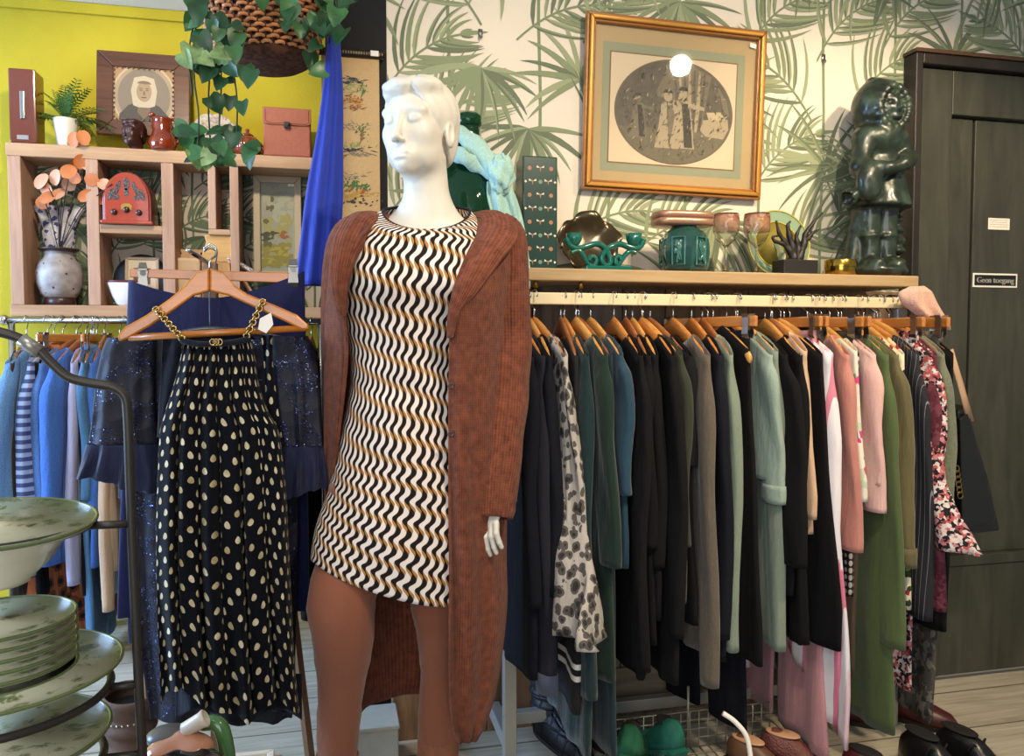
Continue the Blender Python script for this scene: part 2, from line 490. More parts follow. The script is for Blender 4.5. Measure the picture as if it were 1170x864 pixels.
MB().box((a.x, yd-.0135, b.z), (b.x, yd-.0125, a.z)).build('paper', plain('note_paper', 'efe6d8', .8), sg, smooth=False)
mb = MB()
for i in range(4):
    zz = a.z-.006-i*.0075
    rr = random.Random(i); x = a.x+.007
    while x < b.x-.012:
        l = rr.uniform(.004, .011); mb.box((x, yd-.0139, zz-.0016), (min(x+l, b.x-.005), yd-.0136, zz), 1 if i == 3 else 0); x += l+.0025
mb.build('printed_lines', [plain('note_ink_grey', '9a938a', .8), plain('note_ink_orange', 'c87848', .8)], sg, smooth=False)
# ================================================================ MANNEQUIN
YM = 1.757
def mat_knit():
    t = NT('rust_knit'); t.set(Roughness=.95); t.b.inputs['Sheen Weight'].default_value = .08
    t.b.inputs['Specular IOR Level'].default_value = .15
    uv = t.n('UVMap').outputs[0]; sp = t.n('SeparateXYZ', {0: uv})
    a = t.m_('SINE', t.m_('MULTIPLY', sp.outputs[0], 2*PI/.0075)); b = t.m_('SINE', t.m_('MULTIPLY', sp.outputs[1], 2*PI/.006))
    h = t.m_('ADD', t.m_('MULTIPLY', a, .4), t.m_('MULTIPLY', b, .12))
    nz = t.n('TexNoise', {'Vector': t.co(), 'Scale': 60, 'Detail': 3})
    f = t.m_('ADD', t.m_('MULTIPLY', h, .17), t.m_('MULTIPLY', nz.outputs[0], .7))
    t.base(t.ramp(f, [(.12, '552d20'), (.6, '8a4f39')]))
    t.bump(h, .6, .003); return t.m
KNIT = mat_knit()
def mat_dress():
    t = NT('chain_print_jersey'); t.set(Roughness=.8); t.b.inputs['Specular IOR Level'].default_value = .2
    sp = t.n('SeparateXYZ', {0: t.n('UVMap').outputs[0]})
    v = t.m_('MULTIPLY', sp.outputs[1], -1/.054)
    u = t.m_('ADD', t.m_('MULTIPLY', sp.outputs[0], 1/.0165), t.m_('MULTIPLY', v, .04))
    v = t.m_('SUBTRACT', v, t.m_('MULTIPLY', u, .11))
    cs = t.m_('COSINE', t.m_('MULTIPLY', v, 2*PI)); sn = t.m_('SINE', t.m_('ADD', t.m_('MULTIPLY', v, 2*PI), t.m_('MULTIPLY', cs, .25)))
    u = t.m_('SUBTRACT', u, t.m_('MULTIPLY', sn, .27))
    hw = t.m_('SUBTRACT', .240, t.m_('MULTIPLY', t.m_('POWER', t.m_('MAXIMUM', cs, 0), 2), .165))
    hk_ = t.m_('SUBTRACT', hw, t.m_('MULTIPLY', t.m_('POWER', t.m_('MAXIMUM', t.m_('MULTIPLY', cs, -1), 0), 4), .03))
    w = t.m_('LESS_THAN', t.m_('ABSOLUTE', t.m_('SUBTRACT', t.m_('FRACT', u), .5)), hw)
    k = t.m_('LESS_THAN', t.m_('ABSOLUTE', t.m_('SUBTRACT', t.m_('FRACT', t.m_('ADD', u, .5)), .5)), hk_)
    c = t.mix(k, t.mix(w, lin('a9783f'), lin('e4dad3')), lin('191617'))
    t.base(c)
    g = t.n('TexNoise', {'Vector': t.co(), 'Scale': 9, 'Detail': 3}); t.bump(g.outputs[0], .12, .02)
    return t.m
def mannequin_skin():
    t = NT('mannequin_gloss_white'); t.set(Roughness=.42); t.b.inputs['Base Color'].default_value = lin('dad4c6')
    t.b.inputs['Subsurface Weight'].default_value = .0
    g = t.n('TexNoise', {'Vector': t.co(), 'Scale': 30, 'Detail': 4}); t.bump(g.outputs[0], .03, .01)
    return t.m
SKIN = mannequin_skin()
hc = P(479, 148, YM)                          # head centre
base = Vector((P(465, 430, YM).x, YM, 0))
man = thing('mannequin', 'white female shop mannequin with moulded short hair and head turned to the left', 'mannequin', base)
def A(x, y, z): return (x, y, z)
def head_f(p):
    mir = p.copy(); mir[..., 0] = np.abs(mir[..., 0])
    d = sell(p, A(0, .014, .028), (.069, .088, .078))
    d = smin(d, sell(p, A(0, -.028, -.026), (.0540, .058, .076)), .02)
    d = smin(d, sell(mir, A(.029, -.018, -.064), (.024, .046, .030)), .024)
    d = smin(d, sell(p, A(0, -.062, -.091), (.021, .020, .017)), .018)
    d = smin(d, sell(mir, A(.038, -.054, -.022), (.017, .020, .020)), .022)
    d = smin(d, sell(mir, A(.025, -.068, .022), (.026, .012, .011)), .024)
    # sockets and eyes
    d = smax(d, -sell(mir, A(.0275, -.100, .002), (.019, .016, .0125)), .018)
    d = smin(d, sell(mir, A(.0285, -.0685, .001), (.0160, .0150, .0110)), .004)
    lid = smax(sell(mir, A(.0285, -.0688, .001), (.0175, .0168, .0125)), .0035-p[..., 2], .0015)
    d = smin(d, lid, .002)
    d = smax(d, -scap(mir, A(.016, -.0865, .0030), A(.041, -.0795, .0020), .0008), .0015)
    d = smax(d, -scap(mir, A(.016, -.0850, -.0075), A(.039, -.0800, -.0085), .0010), .003)
    # nose
    d = smin(d, scap(p, A(0, -.081, .014), A(0, -.100, -.036), .0060, .0080), .012)
    d = smin(d, sell(p, A(0, -.1025, -.039), (.0088, .0090, .0080)), .006)
    d = smin(d, sell(mir, A(.0095, -.0930, -.0430), (.0062, .0085, .0060)), .004)
    d = smax(d, -sell(mir, A(.0052, -.0985, -.0490), (.0032, .0055, .0034)), .002)
    # mouth
    d = smin(d, sell(p, A(0, -.074, -.072), (.026, .012, .016)), .018)
    d = smin(d, sell(mir, A(.0075, -.0845, -.0680), (.0130, .0058, .0040)), .004)
    d = smin(d, sell(p, A(0, -.0845, -.0772), (.0165, .0062, .0046)), .004)
    d = smax(d, -scap(mir, A(0, -.0920, -.0725), A(.020, -.0815, -.0735), .0014, .0009), .002)
    d = smax(d, -sell(p, A(0, -.0900, -.0850), (.013, .005, .0035)), .006)
    # ears
    e = sell(mir, A(.0685, .014, -.014), (.0080, .0185, .030))
    e = smax(e, -sell(mir, A(.078, .010, -.012), (.009, .011, .020)), .004)
    d = smin(d, e, .006)
    # neck, shoulders, chest
    d = smin(d, scap(p, A(0, .022, -.05), A(.0, .040, -.20), .047, .053), .022)
    d = smin(d, scap(mir, A(.03, .045, -.205), A(.150, .045, -.272), .042, .040), .05)
    d = smin(d, sell(p, A(0, .025, -.31), (.15, .078, .085)), .05)
    d = smin(d, scap(mir, A(.02, -.022, -.243), A(.125, .0, -.228), .009, .012), .02)
    # moulded hair: cap above a hairline, with swept waves
    x, y, z = p[..., 0], p[..., 1], p[..., 2]
    px_ = x-.020                                                     # side parting
    hl = .062-.55*(y+.085)-1.3*np.clip(np.abs(x+.004)-.040, 0, 1)+.016*np.clip(1-np.abs(px_)/.02, 0, 1)
    hl = np.where(y > .022, np.maximum(hl-.9*(y-.022), -.085), hl)
    cap = sell(p, A(0, .018, .036), (.0770, .0960, .0800))
    cap = smin(cap, sell(p, A(-.012, -.050, .074), (.048, .034, .024)), .02)
    cap = smin(cap, sell(p, A(.034, -.030, .080), (.034, .040, .022)), .014)
    cap = smin(cap, sell(p, A(0, .062, -.026), (.058, .044, .060)), .03)
    # strands comb away from the parting and back
    s_ = np.where(px_ > 0, y*.9+z*.35-px_*.5, y*.55-z*.9-px_*.25)
    wv = np.sin(s_*260+1.2*np.sin(x*40+y*22))*.6+np.sin(s_*120+1.3)*.4
    cap = cap-.0018*wv*np.clip((z+.08)*14, 0, 1)
    cap = cap+.005*np.exp(-(px_/.004)**2)*np.clip((z-.05)*30, 0, 1)*np.clip((.03-y)*40, 0, 1)
    cap = smax(cap, hl-z, .010)
    return smin(d, cap, .003)
HR = math.radians(-35)
MH = Matrix.Translation(hc) @ Matrix.Rotation(HR, 4, 'Z') @ Matrix.Rotation(0, 4, 'X')
# the chest keeps facing forward: neck and chest are unrotated by height
hv, hf = surfnet(head_f, (-.205, -.125, -.335), (.205, .135, .13), .0031)
bodymb = MB(); vs = []
for p in hv.tolist():
    q = Vector(p)
    f = max(0, min(1, (q.z+.21)/.11)); f = f*f*(3-2*f)
    th = HR*f+math.radians(-8)*(1-f)
    q = Matrix.Rotation(th, 4, 'Z') @ q
    vs.append(hc+q+Vector((.012*(1-f)+.0, 0, 0)))
bodymb.add(vs, hf)
# torso and legs carry on inside the clothes
def px_ring(py, L, Rr, dy, b, n=40, k=.92, Y=YM):
    a = P(L, py, Y); c = P(Rr, py, Y); cx = (a.x+c.x)/2; w = (c.x-a.x)/2; z = (a.z+c.z)/2
    out = []
    for i in range(n):
        t = 2*PI*i/n; cc, ss = cos(t), sin(t)
        out.append(Vector((cx+w*math.copysign(abs(cc)**k, cc), Y+dy-b*math.copysign(abs(ss)**k, ss), z)))
    return out
DR = [(252, 424, 552, .015, .062), (266, 404, 566, .012, .078), (285, 393, 562, .006, .094), (310, 387, 556, -.004, .108), (330, 386, 552, -.006, .110), (360, 391, 545, 0, .102), (400, 400, 536, .004, .094), (430, 402, 531, .006, .092),
      (460, 398, 535, .006, .096), (500, 389, 545, .006, .106), (540, 383, 552, .004, .112), (580, 376, 557, 0, .115), (620, 367, 557, -.008, .115), (655, 361, 553, -.014, .112), (700, 357, 548, -.018, .108)]
DRS = smooth_tab(DR, 120)
rings = []
for py in (275, 310, 340, 370, 400, 430, 460, 500, 540, 570):
    L, Rr, dy, b = interp(DRS, py); m = (L+Rr)/2; rings.append(px_ring(py, m+(L-m)*.88, m+(Rr-m)*.88, dy, b*.86, 28))
bodymb.loft(rings)
def leg_path(tab, Y=YM):
    pts = []; rad = []
    for py, L, Rr, dy in tab:
        a = P(L, py, Y+dy); c = P(Rr, py, Y+dy); pts.append((a+c)/2); rad.append((c-a).length/2)
    return pts, rad
LEGL = smooth_tab([(560, 376, 462, 0), (600, 372, 452, -.02), (640, 364, 440, -.022), (672, 354, 431, -.04), (695, 351, 428, -.045), (720, 357, 427, -.04), (760, 361, 421, -.02), (800, 364, 413, 0), (840, 363, 409, .02), (900, 364, 405, .035), (960, 368, 402, .05)], 34)
LEGR = smooth_tab([(560, 466, 548, 0), (600, 468, 542, 0), (650, 470, 532, -.01), (690, 470, 526, -.02), (720, 477, 524, -.012), (760, 481, 521, .02), (800, 480, 520, .035), (840, 479, 522, .045), (900, 480, 519, .05), (960, 482, 516, .055)], 34)
for tb in (LEGL, LEGR):
    pts, rad = leg_path(tb); bodymb.tube(pts, [r*.9 for r in rad], 16)
    e = pts[-1]; bodymb.tube([e, Vector((e.x, e.y, .06)), Vector((e.x-.02, e.y-.10, .035))], [.032, .036, .03], 12)
bodymb.build('body', SKIN, man)
def hand_f(p):
    # palm hangs down -z, back of the hand towards -y, thumb on -x
    d = sell(p, A(0, 0, -.045), (.034, .014, .045))
    d = smin(d, scap(p, A(0, 0, .06), A(0, 0, -.02), .024, .022), .02)
    for i, (x, l, c) in enumerate(((-.025, .068, .5), (-.0085, .076, .55), (.0085, .070, .62), (.0245, .055, .7))):
        a = np.array((x, 0, -.078)); 
        m = a+np.array((x*.10, c*.3*l*.45, -l*.45)); e = m+np.array((x*.06, c*l*.45, -l*.36)); g = e+np.array((0, c*l*.30, -l*.16))
        f = smin(scap(p, a, m, .0088, .0080), smin(scap(p, m, e, .0080, .0070), scap(p, e, g, .0070, .0062), .003), .003)
        d = smin(d, f, .005)
    t = smin(scap(p, A(-.026, .004, -.022), A(-.046, .014, -.058), .012, .0095), scap(p, A(-.046, .014, -.058), A(-.045, .024, -.086), .0092, .0075), .004)
    return smin(d, t, .01)
hmb = surfnet(hand_f, (-.065, -.04, -.17), (.05, .1, .085), .0026)
def put_hand(loc, M, name='hand'):
    mb = MB(); mb.add([loc+M @ Vector(p) for p in hmb[0].tolist()], hmb[1]); return mb.build(name, SKIN, man)
put_hand(P(566, 566, YM-.072), Matrix.Rotation(math.radians(18), 3, 'Y') @ Matrix.Rotation(math.radians(-22), 3, 'X') @ Matrix.Rotation(math.radians(-60), 3, 'Z') @ Matrix.Scale(.82, 3))
put_hand(P(389, 572, YM+.09), Matrix.Rotation(math.radians(75), 3, 'Z') @ Matrix.Scale(.86, 3))
# ---- dress
dress = thing('shift_dress', 'fitted knee length dress in black white and ochre chain print on the mannequin', 'dress', base)
hemz = lambda x: 0
pa, pb, pc = P(361, 640, YM-.03), P(422, 667, YM-.12), P(511, 690, YM-.09)
def dress_fn(u, v):
    t = 2*PI*u+PI/2*1.0                # seam at the back
    cc, ss = cos(t), -sin(t)           # ss>0 : front
    py = 278+v*(700-278)
    L, Rr, dy, b = interp(DRS, py)
    a = P(L, py, YM); c = P(Rr, py, YM); cx = (a.x+c.x)/2; w = (c.x-a.x)/2; z = (a.z+c.z)/2
    k = .92
    q = Vector((cx+w*math.copysign(abs(cc)**k, cc), YM+dy-b*math.copysign(abs(ss)**k, ss), z))
    if ss > 0:
        for bx, bz in ((427, 322), (503, 325)):
            e = P(bx, bz, YM); q.y -= .030*math.exp(-((q.x-e.x)/.045)**2-((q.z-e.z)/.050)**2)
    # hem slant: squeeze z so that the last row meets the hem line
    x = (q.x-pa.x)/(pc.x-pa.x)
    hz = pa.z+(pc.z-pa.z)*(x if x > 0 else 0) - .012*sin(PI*max(0, min(1, x)))
    z0 = P(465, 520, YM).z; z1 = P(465, 700, YM).z
    if q.z < z0: q.z = z0+(hz-z0)*(q.z-z0)/(z1-z0)
    f = max(0, min(1, (v-.2)*3))
    q.y += f*.004*sin(q.x*40+q.z*25)*ss; q.y += .0035*sin(q.z*75+q.x*22+sin(q.x*30))*math.exp(-((py-445)/45)**2)*(1 if ss > 0 else 0)
    return q
mb = MB()
# yoke from neckline to the first body row
def neck_pt(u):
    t = 2*PI*u+PI/2; cc, ss = cos(t), -sin(t)
    py = 242+(22*ss if ss > 0 else 6*ss); Y = YM+.025-(.078 if ss > 0 else .05)*ss
    a = P(487+50*cc, py, Y)
    return Vector((a.x, Y, a.z))
NU = 72
def full(u, v):
    if v < .1:
        f = v/.1; a = neck_pt(u); b = dress_fn(u, 0); q = a.lerp(b, f); q.z += .008*sin(PI*f); return q
    return dress_fn(u, (v-.1)/.9)
mb.grid(full, NU, 90, uvf=lambda u, v: ((u-.5)*.92, -(v*.95)))
ob = mb.build('dress_body', mat_dress(), dress, weld=False); md = ob.modifiers.new('solidify', 'SOLIDIFY'); md.thickness = .003; md.offset = 1
nb_ = MB(); nb_.tube([neck_pt(i/60)+Vector((0, -.001, .001)) for i in range(60)], .0032, 6, loop=True)
nb_.build('neck_binding', plain('black_jersey', '171414', .9), dress)
# ---- trousers
tr = thing('trousers', 'snug rust brown trousers on the mannequin legs below the dress', 'trousers', base)
RUST = fabric('rust_stretch_cloth', '8c543d', .8, 700, .22, .2, .06)
for tb, nm in ((LEGL, 'leg'), (LEGR, 'leg')):
    tb = [r for r in tb if r[0] <= 905]
    pts, rad = leg_path(tb); rr = []
    for (py, *_), r in zip(tb, rad):
        rr.append(r+.0015*sin(py*.45)*(1 if py > 740 else .4)+.001*sin(py*.21))
    m = MB().tube(pts, rr, 28, cap=False); m.build(nm, RUST, tr, solid=.002, off=1)
for pts, rad, nm in ((leg_path(LEGL)+('left',)), (leg_path(LEGR)+('right',))):
    k = [i for i, p in enumerate(pts) if p.z < .265]
    ps = [pts[i] for i in k]; rs = [rad[i]+.004+.0016*sin(i*2.1) for i in k]
    e = ps[-1]
    lab = 'tan suede ankle boot on the mannequin leg '+('nearer the navy blouses' if nm == 'left' else 'half behind the long cardigan')
    bt = thing('ankle_boot', lab, 'boot', (e.x, e.y, 0), group='mannequin boots')
    m = MB().tube(ps+[Vector((e.x, e.y, .09)), Vector((e.x, e.y-.005, .05))], rs+[.046, .046], 24)
    m.ell((e.x-.015, e.y-.07, .045), (.045, .125, .04), 20)
    m.build('shaft', plain('tan_suede', '8c583d', .9, nz=.12, nscale=50, bump=.15), bt)
    MB().box((e.x-.06, e.y-.19, .001), (e.x+.03, e.y+.05, .018)).build('sole', plain('dark_rubber', '231b17', .7), bt, bevel=.006)
# ---- cardigan
card = thing('long_cardigan', 'long rust brown ribbed cardigan with shawl collar worn open over the dress', 'cardigan', base)
CT = smooth_tab([ # py, front edge px, dy | right side px, dy | left side px | left edge px, dy
    (262, 556, -.055, 584, .00, 398, 424, -.055), (285, 540, -.105, 588, .01, 383, 408, -.10), (320, 522, -.135, 588, .015, 376, 397, -.105), (350, 514, -.14, 584, .015, 373, 394, -.09), (400, 513, -.125, 580, .015, 371, 398, -.07), (450, 512, -.12, 578, .01, 370, 394, -.06),
    (500, 512, -.125, 578, .01, 370, 388, -.04), (560, 512, -.13, 577, .0, 371, 382, .0), (610, 512, -.13, 577, 0, 376, 384, .04), (650, 512, -.13, 577, 0, 384, 390, .06), (700, 511, -.13, 578, -.01, 392, 398, .08), (770, 512, -.125, 571, -.02, 398, 404, .09), (812, 516, -.12, 562, -.03, 402, 408, .09), (835, 524, -.11, 552, -.04, 404, 410, .09)], 80)
def card_fn(u, v):
    py = 262+v*(835-262)
    fe, fd, rs, rd, ls, le, ld = interp(CT, py)
    zc = P(520, py, YM-.05).z
    X = lambda px, dy: P(px, py, YM+dy).x
    bk = .10+.03*v
    pts = [Vector((X(fe, fd), fd, 0)), Vector((X((fe*1.2+rs*.8)/2, fd*.9), fd*.95, 0)), Vector((X(rs-8, rd-.06), rd-.06, 0)), Vector((X(rs, rd+.02), rd+.02, 0)), Vector((X(rs-18, bk), bk-.01, 0)), Vector((X((rs+ls)/2, bk+.02), bk+.025, 0)),
           Vector((X(ls+22, bk), bk-.005, 0)), Vector((X(ls, .03), .035, 0)), Vector((X((ls+le)/2, ld), (ld+.02)*.7, 0)), Vector((X(le, ld), ld, 0))]
    t = u*9; k = min(int(t), 8); f = t-k
    q = [pts[0]*2-pts[1]]+pts+[pts[-1]*2-pts[-2]]; a, b, c, d = q[k:k+4]
    p = .5*((2*b)+(c-a)*f+(2*a-5*b+4*c-d)*f*f+(3*b-a-3*c+d)*f**3)
    amp = .010*min(1, v*1.6)*(1-.6*max(0, (v-.8)/.2))
    p.y += amp*sin(u*58+1.2*sin(v*5)) ; p.x += amp*.4*sin(u*47+2)
    z = zc
    # shoulders rise to the neck at the back
    if v < .02: z += .0
    return Vector((p.x, YM+p.y, z))
mb = MB().grid(card_fn, 130, 90, uvf=lambda u, v: (u*.95, v*1.15))
mb.build('knit_body', KNIT, card, solid=.005, off=0)
# yoke closing the shoulders
def yoke(side):
    pts = [(P(*( (545, 246) if side else (437, 246)), YM+.05), P(*((556, 262) if side else (424, 262)), YM-.06))]
def tube_px(rows, n=26, res=40, name='sleeve', parent=None, rib=0, el=1.0):
    tb = smooth_tab([(i,)+r for i, r in enumerate(rows)], res); pts = []; rr = []
    for i, px, py, dy, r in tb:
        pts.append(P(px, py, YM+dy)); rr.append((r, r*el))
    m = MB(); prev = None
    L = [0]
    for a, b in zip(pts, pts[1:]): L.append(L[-1]+(b-a).length)
    def fn(u, v):
        t = v*(len(pts)-1); k = min(int(t), len(pts)-2); f = t-k
        c = pts[k].lerp(pts[k+1], f); r0 = rr[k][0]*(1-f)+rr[k+1][0]*f
        d = (pts[min(k+2, len(pts)-1)]-pts[max(k-1, 0)]).normalized()
        ux = Vector((1, 0, 0)); ux = (ux-d*ux.dot(d)).normalized(); uy = d.cross(ux)
        th = 2*PI*u+PI/2
        w = 1+.03*sin(th*3+v*14)+.035*sin(v*38+2*cos(th))*max(0, 1-abs(v-.62)/.25)+(.025*sin(v*150) if v > .93 and rib else 0)
        w += (.03*sin(th*22) if v > .95 and rib else 0)
        return c+ux*(r0*cos(th)*w)+uy*(r0*sin(th)*w*el)
    m.grid(fn, n*3, 110, uvf=lambda u, v: (u*.36, v*L[-1]))
    o = m.build(name, KNIT, parent, solid=.004, off=0); return o
tube_px([(566, 254, .01, .030), (576, 270, .01, .046), (577, 300, .01, .053), (576, 345, .015, .058), (577, 400, .015, .0575), (575, 450, .0, .056), (570, 505, -.03, .055), (566, 550, -.055, .0505), (563, 592, -.078, .042)], parent=card, rib=1)
tube_px([(414, 254, .01, .026), (398, 276, .03, .042), (392, 330, .06, .045), (391, 400, .09, .044), (392, 470, .105, .043), (392, 520, .10, .040), (391, 566, .09, .034)], parent=card, rib=1)
# shawl collar
def collar(rows):
    tb = smooth_tab([(i,)+r for i, r in enumerate(rows)], 40)
    pts = [P(px, py, YM+dy) for _, px, py, dy, w, h, rx, ry, rz in tb]
    def fn(u, v):
        t = v*(len(pts)-1); k = min(int(t), len(pts)-2); f = t-k
        c = pts[k].lerp(pts[k+1], f); A_, B_ = tb[k], tb[k+1]
        g = [A_[j]*(1-f)+B_[j]*f for j in range(9)]
        d = (pts[min(k+2, len(pts)-1)]-pts[max(k-1, 0)]).normalized()
        ux = Vector(g[6:9]); ux = (ux-d*ux.dot(d)).normalized(); uy = d.cross(ux)
        th = 2*PI*u
        w = 1+.05*sin(u*2*PI*9)
        return c+ux*(g[4]*cos(th)*w)+uy*(g[5]*sin(th)*w)
    return MB().grid(fn, 54, 60, uvf=lambda u, v: (u*.20, v*.5))
# rows: px, py, dy, half width, half thickness, width direction
collar([(488, 262, .092, .026, .014, 0, -.3, 1), (530, 255, .066, .024, .014, .6, .4, 1), (560, 251, .010, .034, .020, 1, .1, .25), (568, 268, -.050, .046, .020, 1, -.1, .1), (553, 294, -.105, .037, .018, 1, -.1, .15), (534, 326, -.140, .026, .014, 1, 0, .2), (519, 356, -.142, .013, .010, 1, 0, .2), (514, 386, -.133, .007, .007, 1, 0, 0)]).build('collar', KNIT, card)
collar([(488, 262, .094, .026, .014, 0, -.3, 1), (450, 255, .066, .022, .014, -.6, .4, 1), (418, 252, .0, .030, .018, -1, .1, .25), (402, 270, -.055, .032, .018, -1, -.1, .1), (392, 294, -.100, .026, .016, -1, -.1, .15), (388, 326, -.110, .018, .012, -1, 0, .2), (391, 360, -.095, .009, .009, -1, 0, 0)]).build('collar', KNIT, card)
# front bands and buttons
BTN = plain('brown_button', '4a2a22', .35)
for py in (383, 441, 496):
    c = P(515.5, py, YM-.138); MB().lathe([(.0, -.003), (.006, -.003), (.0075, 0), (.006, .003), (.004, .002), (0, .002)], c, 16, M=Matrix.Rotation(PI/2, 3, 'X')).build('button', BTN, card)
# ================================================================ CLOTHES RAIL (right)
YR = 2.06                                     # the rail
OAK = wood('pale_shelf_wood', 'b99d74', '97794f', .55, 0)
sx0, sx1 = xat(560, 2.03, ZSH), xat(1050, 2.03, ZSH)
# wooden shelf
sh = thing('wall_shelf', 'long pale wooden shelf above the crowded clothes rail', 'shelf', ((sx0+sx1)/2, 2.17, ZSH-.033))
b = MB().box((sx0, 2.03, ZSH-.033), (sx1, YW-.002, ZSH)); b.build('board', OAK, sh, smooth=False, bevel=.003)
for px in (612, 664, 1040):
    xx = xat(px, 2.05, ZSH-.04)
    MB().lathe([(.0, -.012), (.006, -.012), (.006, 0), (.004, .006), (0, .006)], (xx, 2.05, ZSH-.0395), 12).build('screw_hook', plain('brass', 'a98536', .3, 1), sh)
rx0, rx1 = xat(575, YR, 1.31), xat(1037, YR, 1.31)
ZR0, ZR1 = P(800, 350, YR).z, P(800, 337, YR).z
rk = thing('clothes_rail_frame', 'cream steel clothes rail with square legs holding the long row of clothes', 'clothes rail', ((rx0+rx1)/2, YR, 0))
CRM = plain('cream_powder_coat', 'd9cba4', .45)
MB().box((rx0, YR-.013, ZR0), (rx1, YR+.013, ZR1)).build('rail', CRM, rk, smooth=False, bevel=.003)
STEEL = plain('brushed_steel_leg', 'a8a59d', .4, .5)
for xx in (xat(582, YR, .6), rx1-.03):
    MB().box((xx-.017, YR-.017, .001), (xx+.017, YR+.017, ZR0-.0005)).build('leg', STEEL, rk, smooth=False, bevel=.002)
    MB().box((xx-.0165, YR+.0175, .06), (xx+.0165, YW-.04, .10)).build('foot_bar', STEEL, rk, smooth=False, bevel=.002)
MB().box((rx0+.05, YR+.12, .065), (rx1-.05, YR+.15, .10)).build('cross_bar', STEEL, rk, smooth=False, bevel=.002)
HW_ = wood('hanger_varnished_wood', 'd18b42', 'a9682f', .25, 1, 1.2, .04, .4)
HW2 = wood('hanger_pale_wood', 'd9a258', 'bb813e', .25, 1, 1.2, .04, .4)
HW3 = wood('hanger_dark_wood', 'a8693c', '7c4a2a', .35, 1, 1.2, .04, .2)
CHR = plain('chrome_wire', 'b5b1aa', .25, 1)
ZTOP = ZR1+.003
def hz(y, drop=.0):
    a = min(1, abs(y)/.215); return -.066-.045*a-.068*a**1.4
def hanger_meshes(Lh=.188, thick=.0085):
    m = MB(); rings = []
    N = 26
    for i in range(N+1):
        y = -Lh+2*Lh*i/N; a = abs(y)/Lh
        h = .0225-.004*a+.005*math.exp(-(a/.12)**2); z = hz(y)-h
        tk = thick*(1-.15*a); e = 1 if a < .97 else .7
        rings.append([Vector((tk*e*cos(2*PI*k/10), y, z+h*e*sin(2*PI*k/10))) for k in range(10)])
    m.loft(rings)
    hk = MB()
    pts = [(0, 0, -.056), (0, 0, -.034), (0, .006, -.024), (0, .019, -.014)]
    c = (0, 0, -.0105)
    pts = [(0, 0, -.070), (0, 0, -.050), (0, .010, -.041), (0, .0195, -.030), (0, .021, -.014), (0, .0175, -.002), (0, .008, .0025), (0, -.004, .0035), (0, -.014, .001), (0, -.0195, -.008), (0, -.019, -.016)]
    hk.tube(bez(pts, 26), .0022, 6)
    br = MB().tube([(0, -Lh*.86, hz(Lh*.86)-.022), (0, Lh*.86, hz(Lh*.86)-.022)], .0042, 8)
    return m, hk, br
def new_hanger(name, label, matw, group, bar=True):
    t = thing(name, label, 'hanger', (0, 0, 0), 0, group)
    m, hk, br = hanger_meshes()
    m.build('shoulder_bar', matw, t, local=True); hk.build('hook', CHR, t, local=True)
    if bar: br.build('trouser_bar', matw, t, local=True)
    return t
HPROTO = {}
def put_hanger(loc, rotz, label, k=0, group='wooden hangers on the clothes rail', name='clothes_hanger'):
    if k not in HPROTO: t = HPROTO[k] = new_hanger(name, label, (HW_, HW2, HW3)[k], group)
    else: t = copy_tree(HPROTO[k])
    t.location = loc; t.rotation_euler = (0, 0, rotz); t['label'] = label; t['group'] = group; return t
def clip_parts(t, wdt=.18, matw=None):
    MB().box((-.006, -wdt, -.095), (.006, wdt, -.066)).build('clamp_bar', matw or HW_, t, smooth=False, local=True, bevel=.003)
    m, hk, br = hanger_meshes(); hk.build('hook', CHR, t, local=True)
    for y in (-wdt+.03, wdt-.03):
        c = MB()
        for sx in (-1, 1):
            c.loft([[Vector((sx*(.0085+o), y+dy, z)) for dy in (-.011*w_, .011*w_)]+[Vector((sx*(.0100+o), y+dy, z)) for dy in (.011*w_, -.011*w_)] for z, o, w_ in ((-.060, .006, 1), (-.070, .001, 1), (-.095, .0005, .9), (-.114, .003, 1), (-.126, -.002, 1))])
        c.tube([(-.011, y, -.080), (.011, y, -.080)], .005, 8)
        c.build('clip', plain('nickel_clip', '8b8781', .32, .9), t, smooth=False, local=True)
CPROTO = []
def put_clip_hanger(loc, rotz, label, group='clip hangers on the clothes rail', name='clip_hanger'):
    if not CPROTO:
        t = thing(name, label, 'hanger', (0, 0, 0), 0, group); clip_parts(t); CPROTO.append(t)
    else: t = copy_tree(CPROTO[0])
    t.location = loc; t.rotation_euler = (0, 0, rotz); t['label'] = label; t['group'] = group; return t
def fold(y, v, seed, k=1.0):
    return (sin(y*31*k+seed)+.6*sin(y*57*k+seed*2.3)+.35*sin(y*90+seed*3.7))*.5
def body_mesh(L, wt=.205, wh=.245, th=.012, nw=.128, dip=.03, fa=.010, seed=0, skew=0, waist=0, hemw=.0, ztop=None, near_only=0):
    """closed, slightly padded cloth body hanging from the hanger in the local y-z plane"""
    def fn(u, v):
        t = 2*PI*u+PI/2; s = math.copysign(abs(cos(t))**.8, cos(t)); k = math.copysign(abs(sin(t))**.55, sin(t))
        w = wt+(wh-wt)*min(1, v*1.15)**1.2-waist*math.exp(-((v-.42)/.2)**2)
        y0 = s*wt; y = s*(w if s < 0 else min(w, .215))
        if ztop is not None: zt = ztop
        else:
            zt = hz(y0)+.003 if abs(y0) > nw else hz(nw)+.003-dip*(1-(y0/nw)**2)
        zh = -L+hemw*sin(s*5+seed)+skew*s
        z = zt+(zh-zt)*v
        tt = th*(.95+.05*min(1, v*5))*(1+.5*v)
        x = tt*k+fa*min(1, v*1.4)*fold(y, v, seed)+.004*sin(z*7+seed)*v
        y += .0025*sin(z*13+seed*2)*min(1, v*3)
        return Vector((x, y, z))
    return MB().grid(fn, 64, 30, uvf=lambda u, v: (u*.9, -v*L))
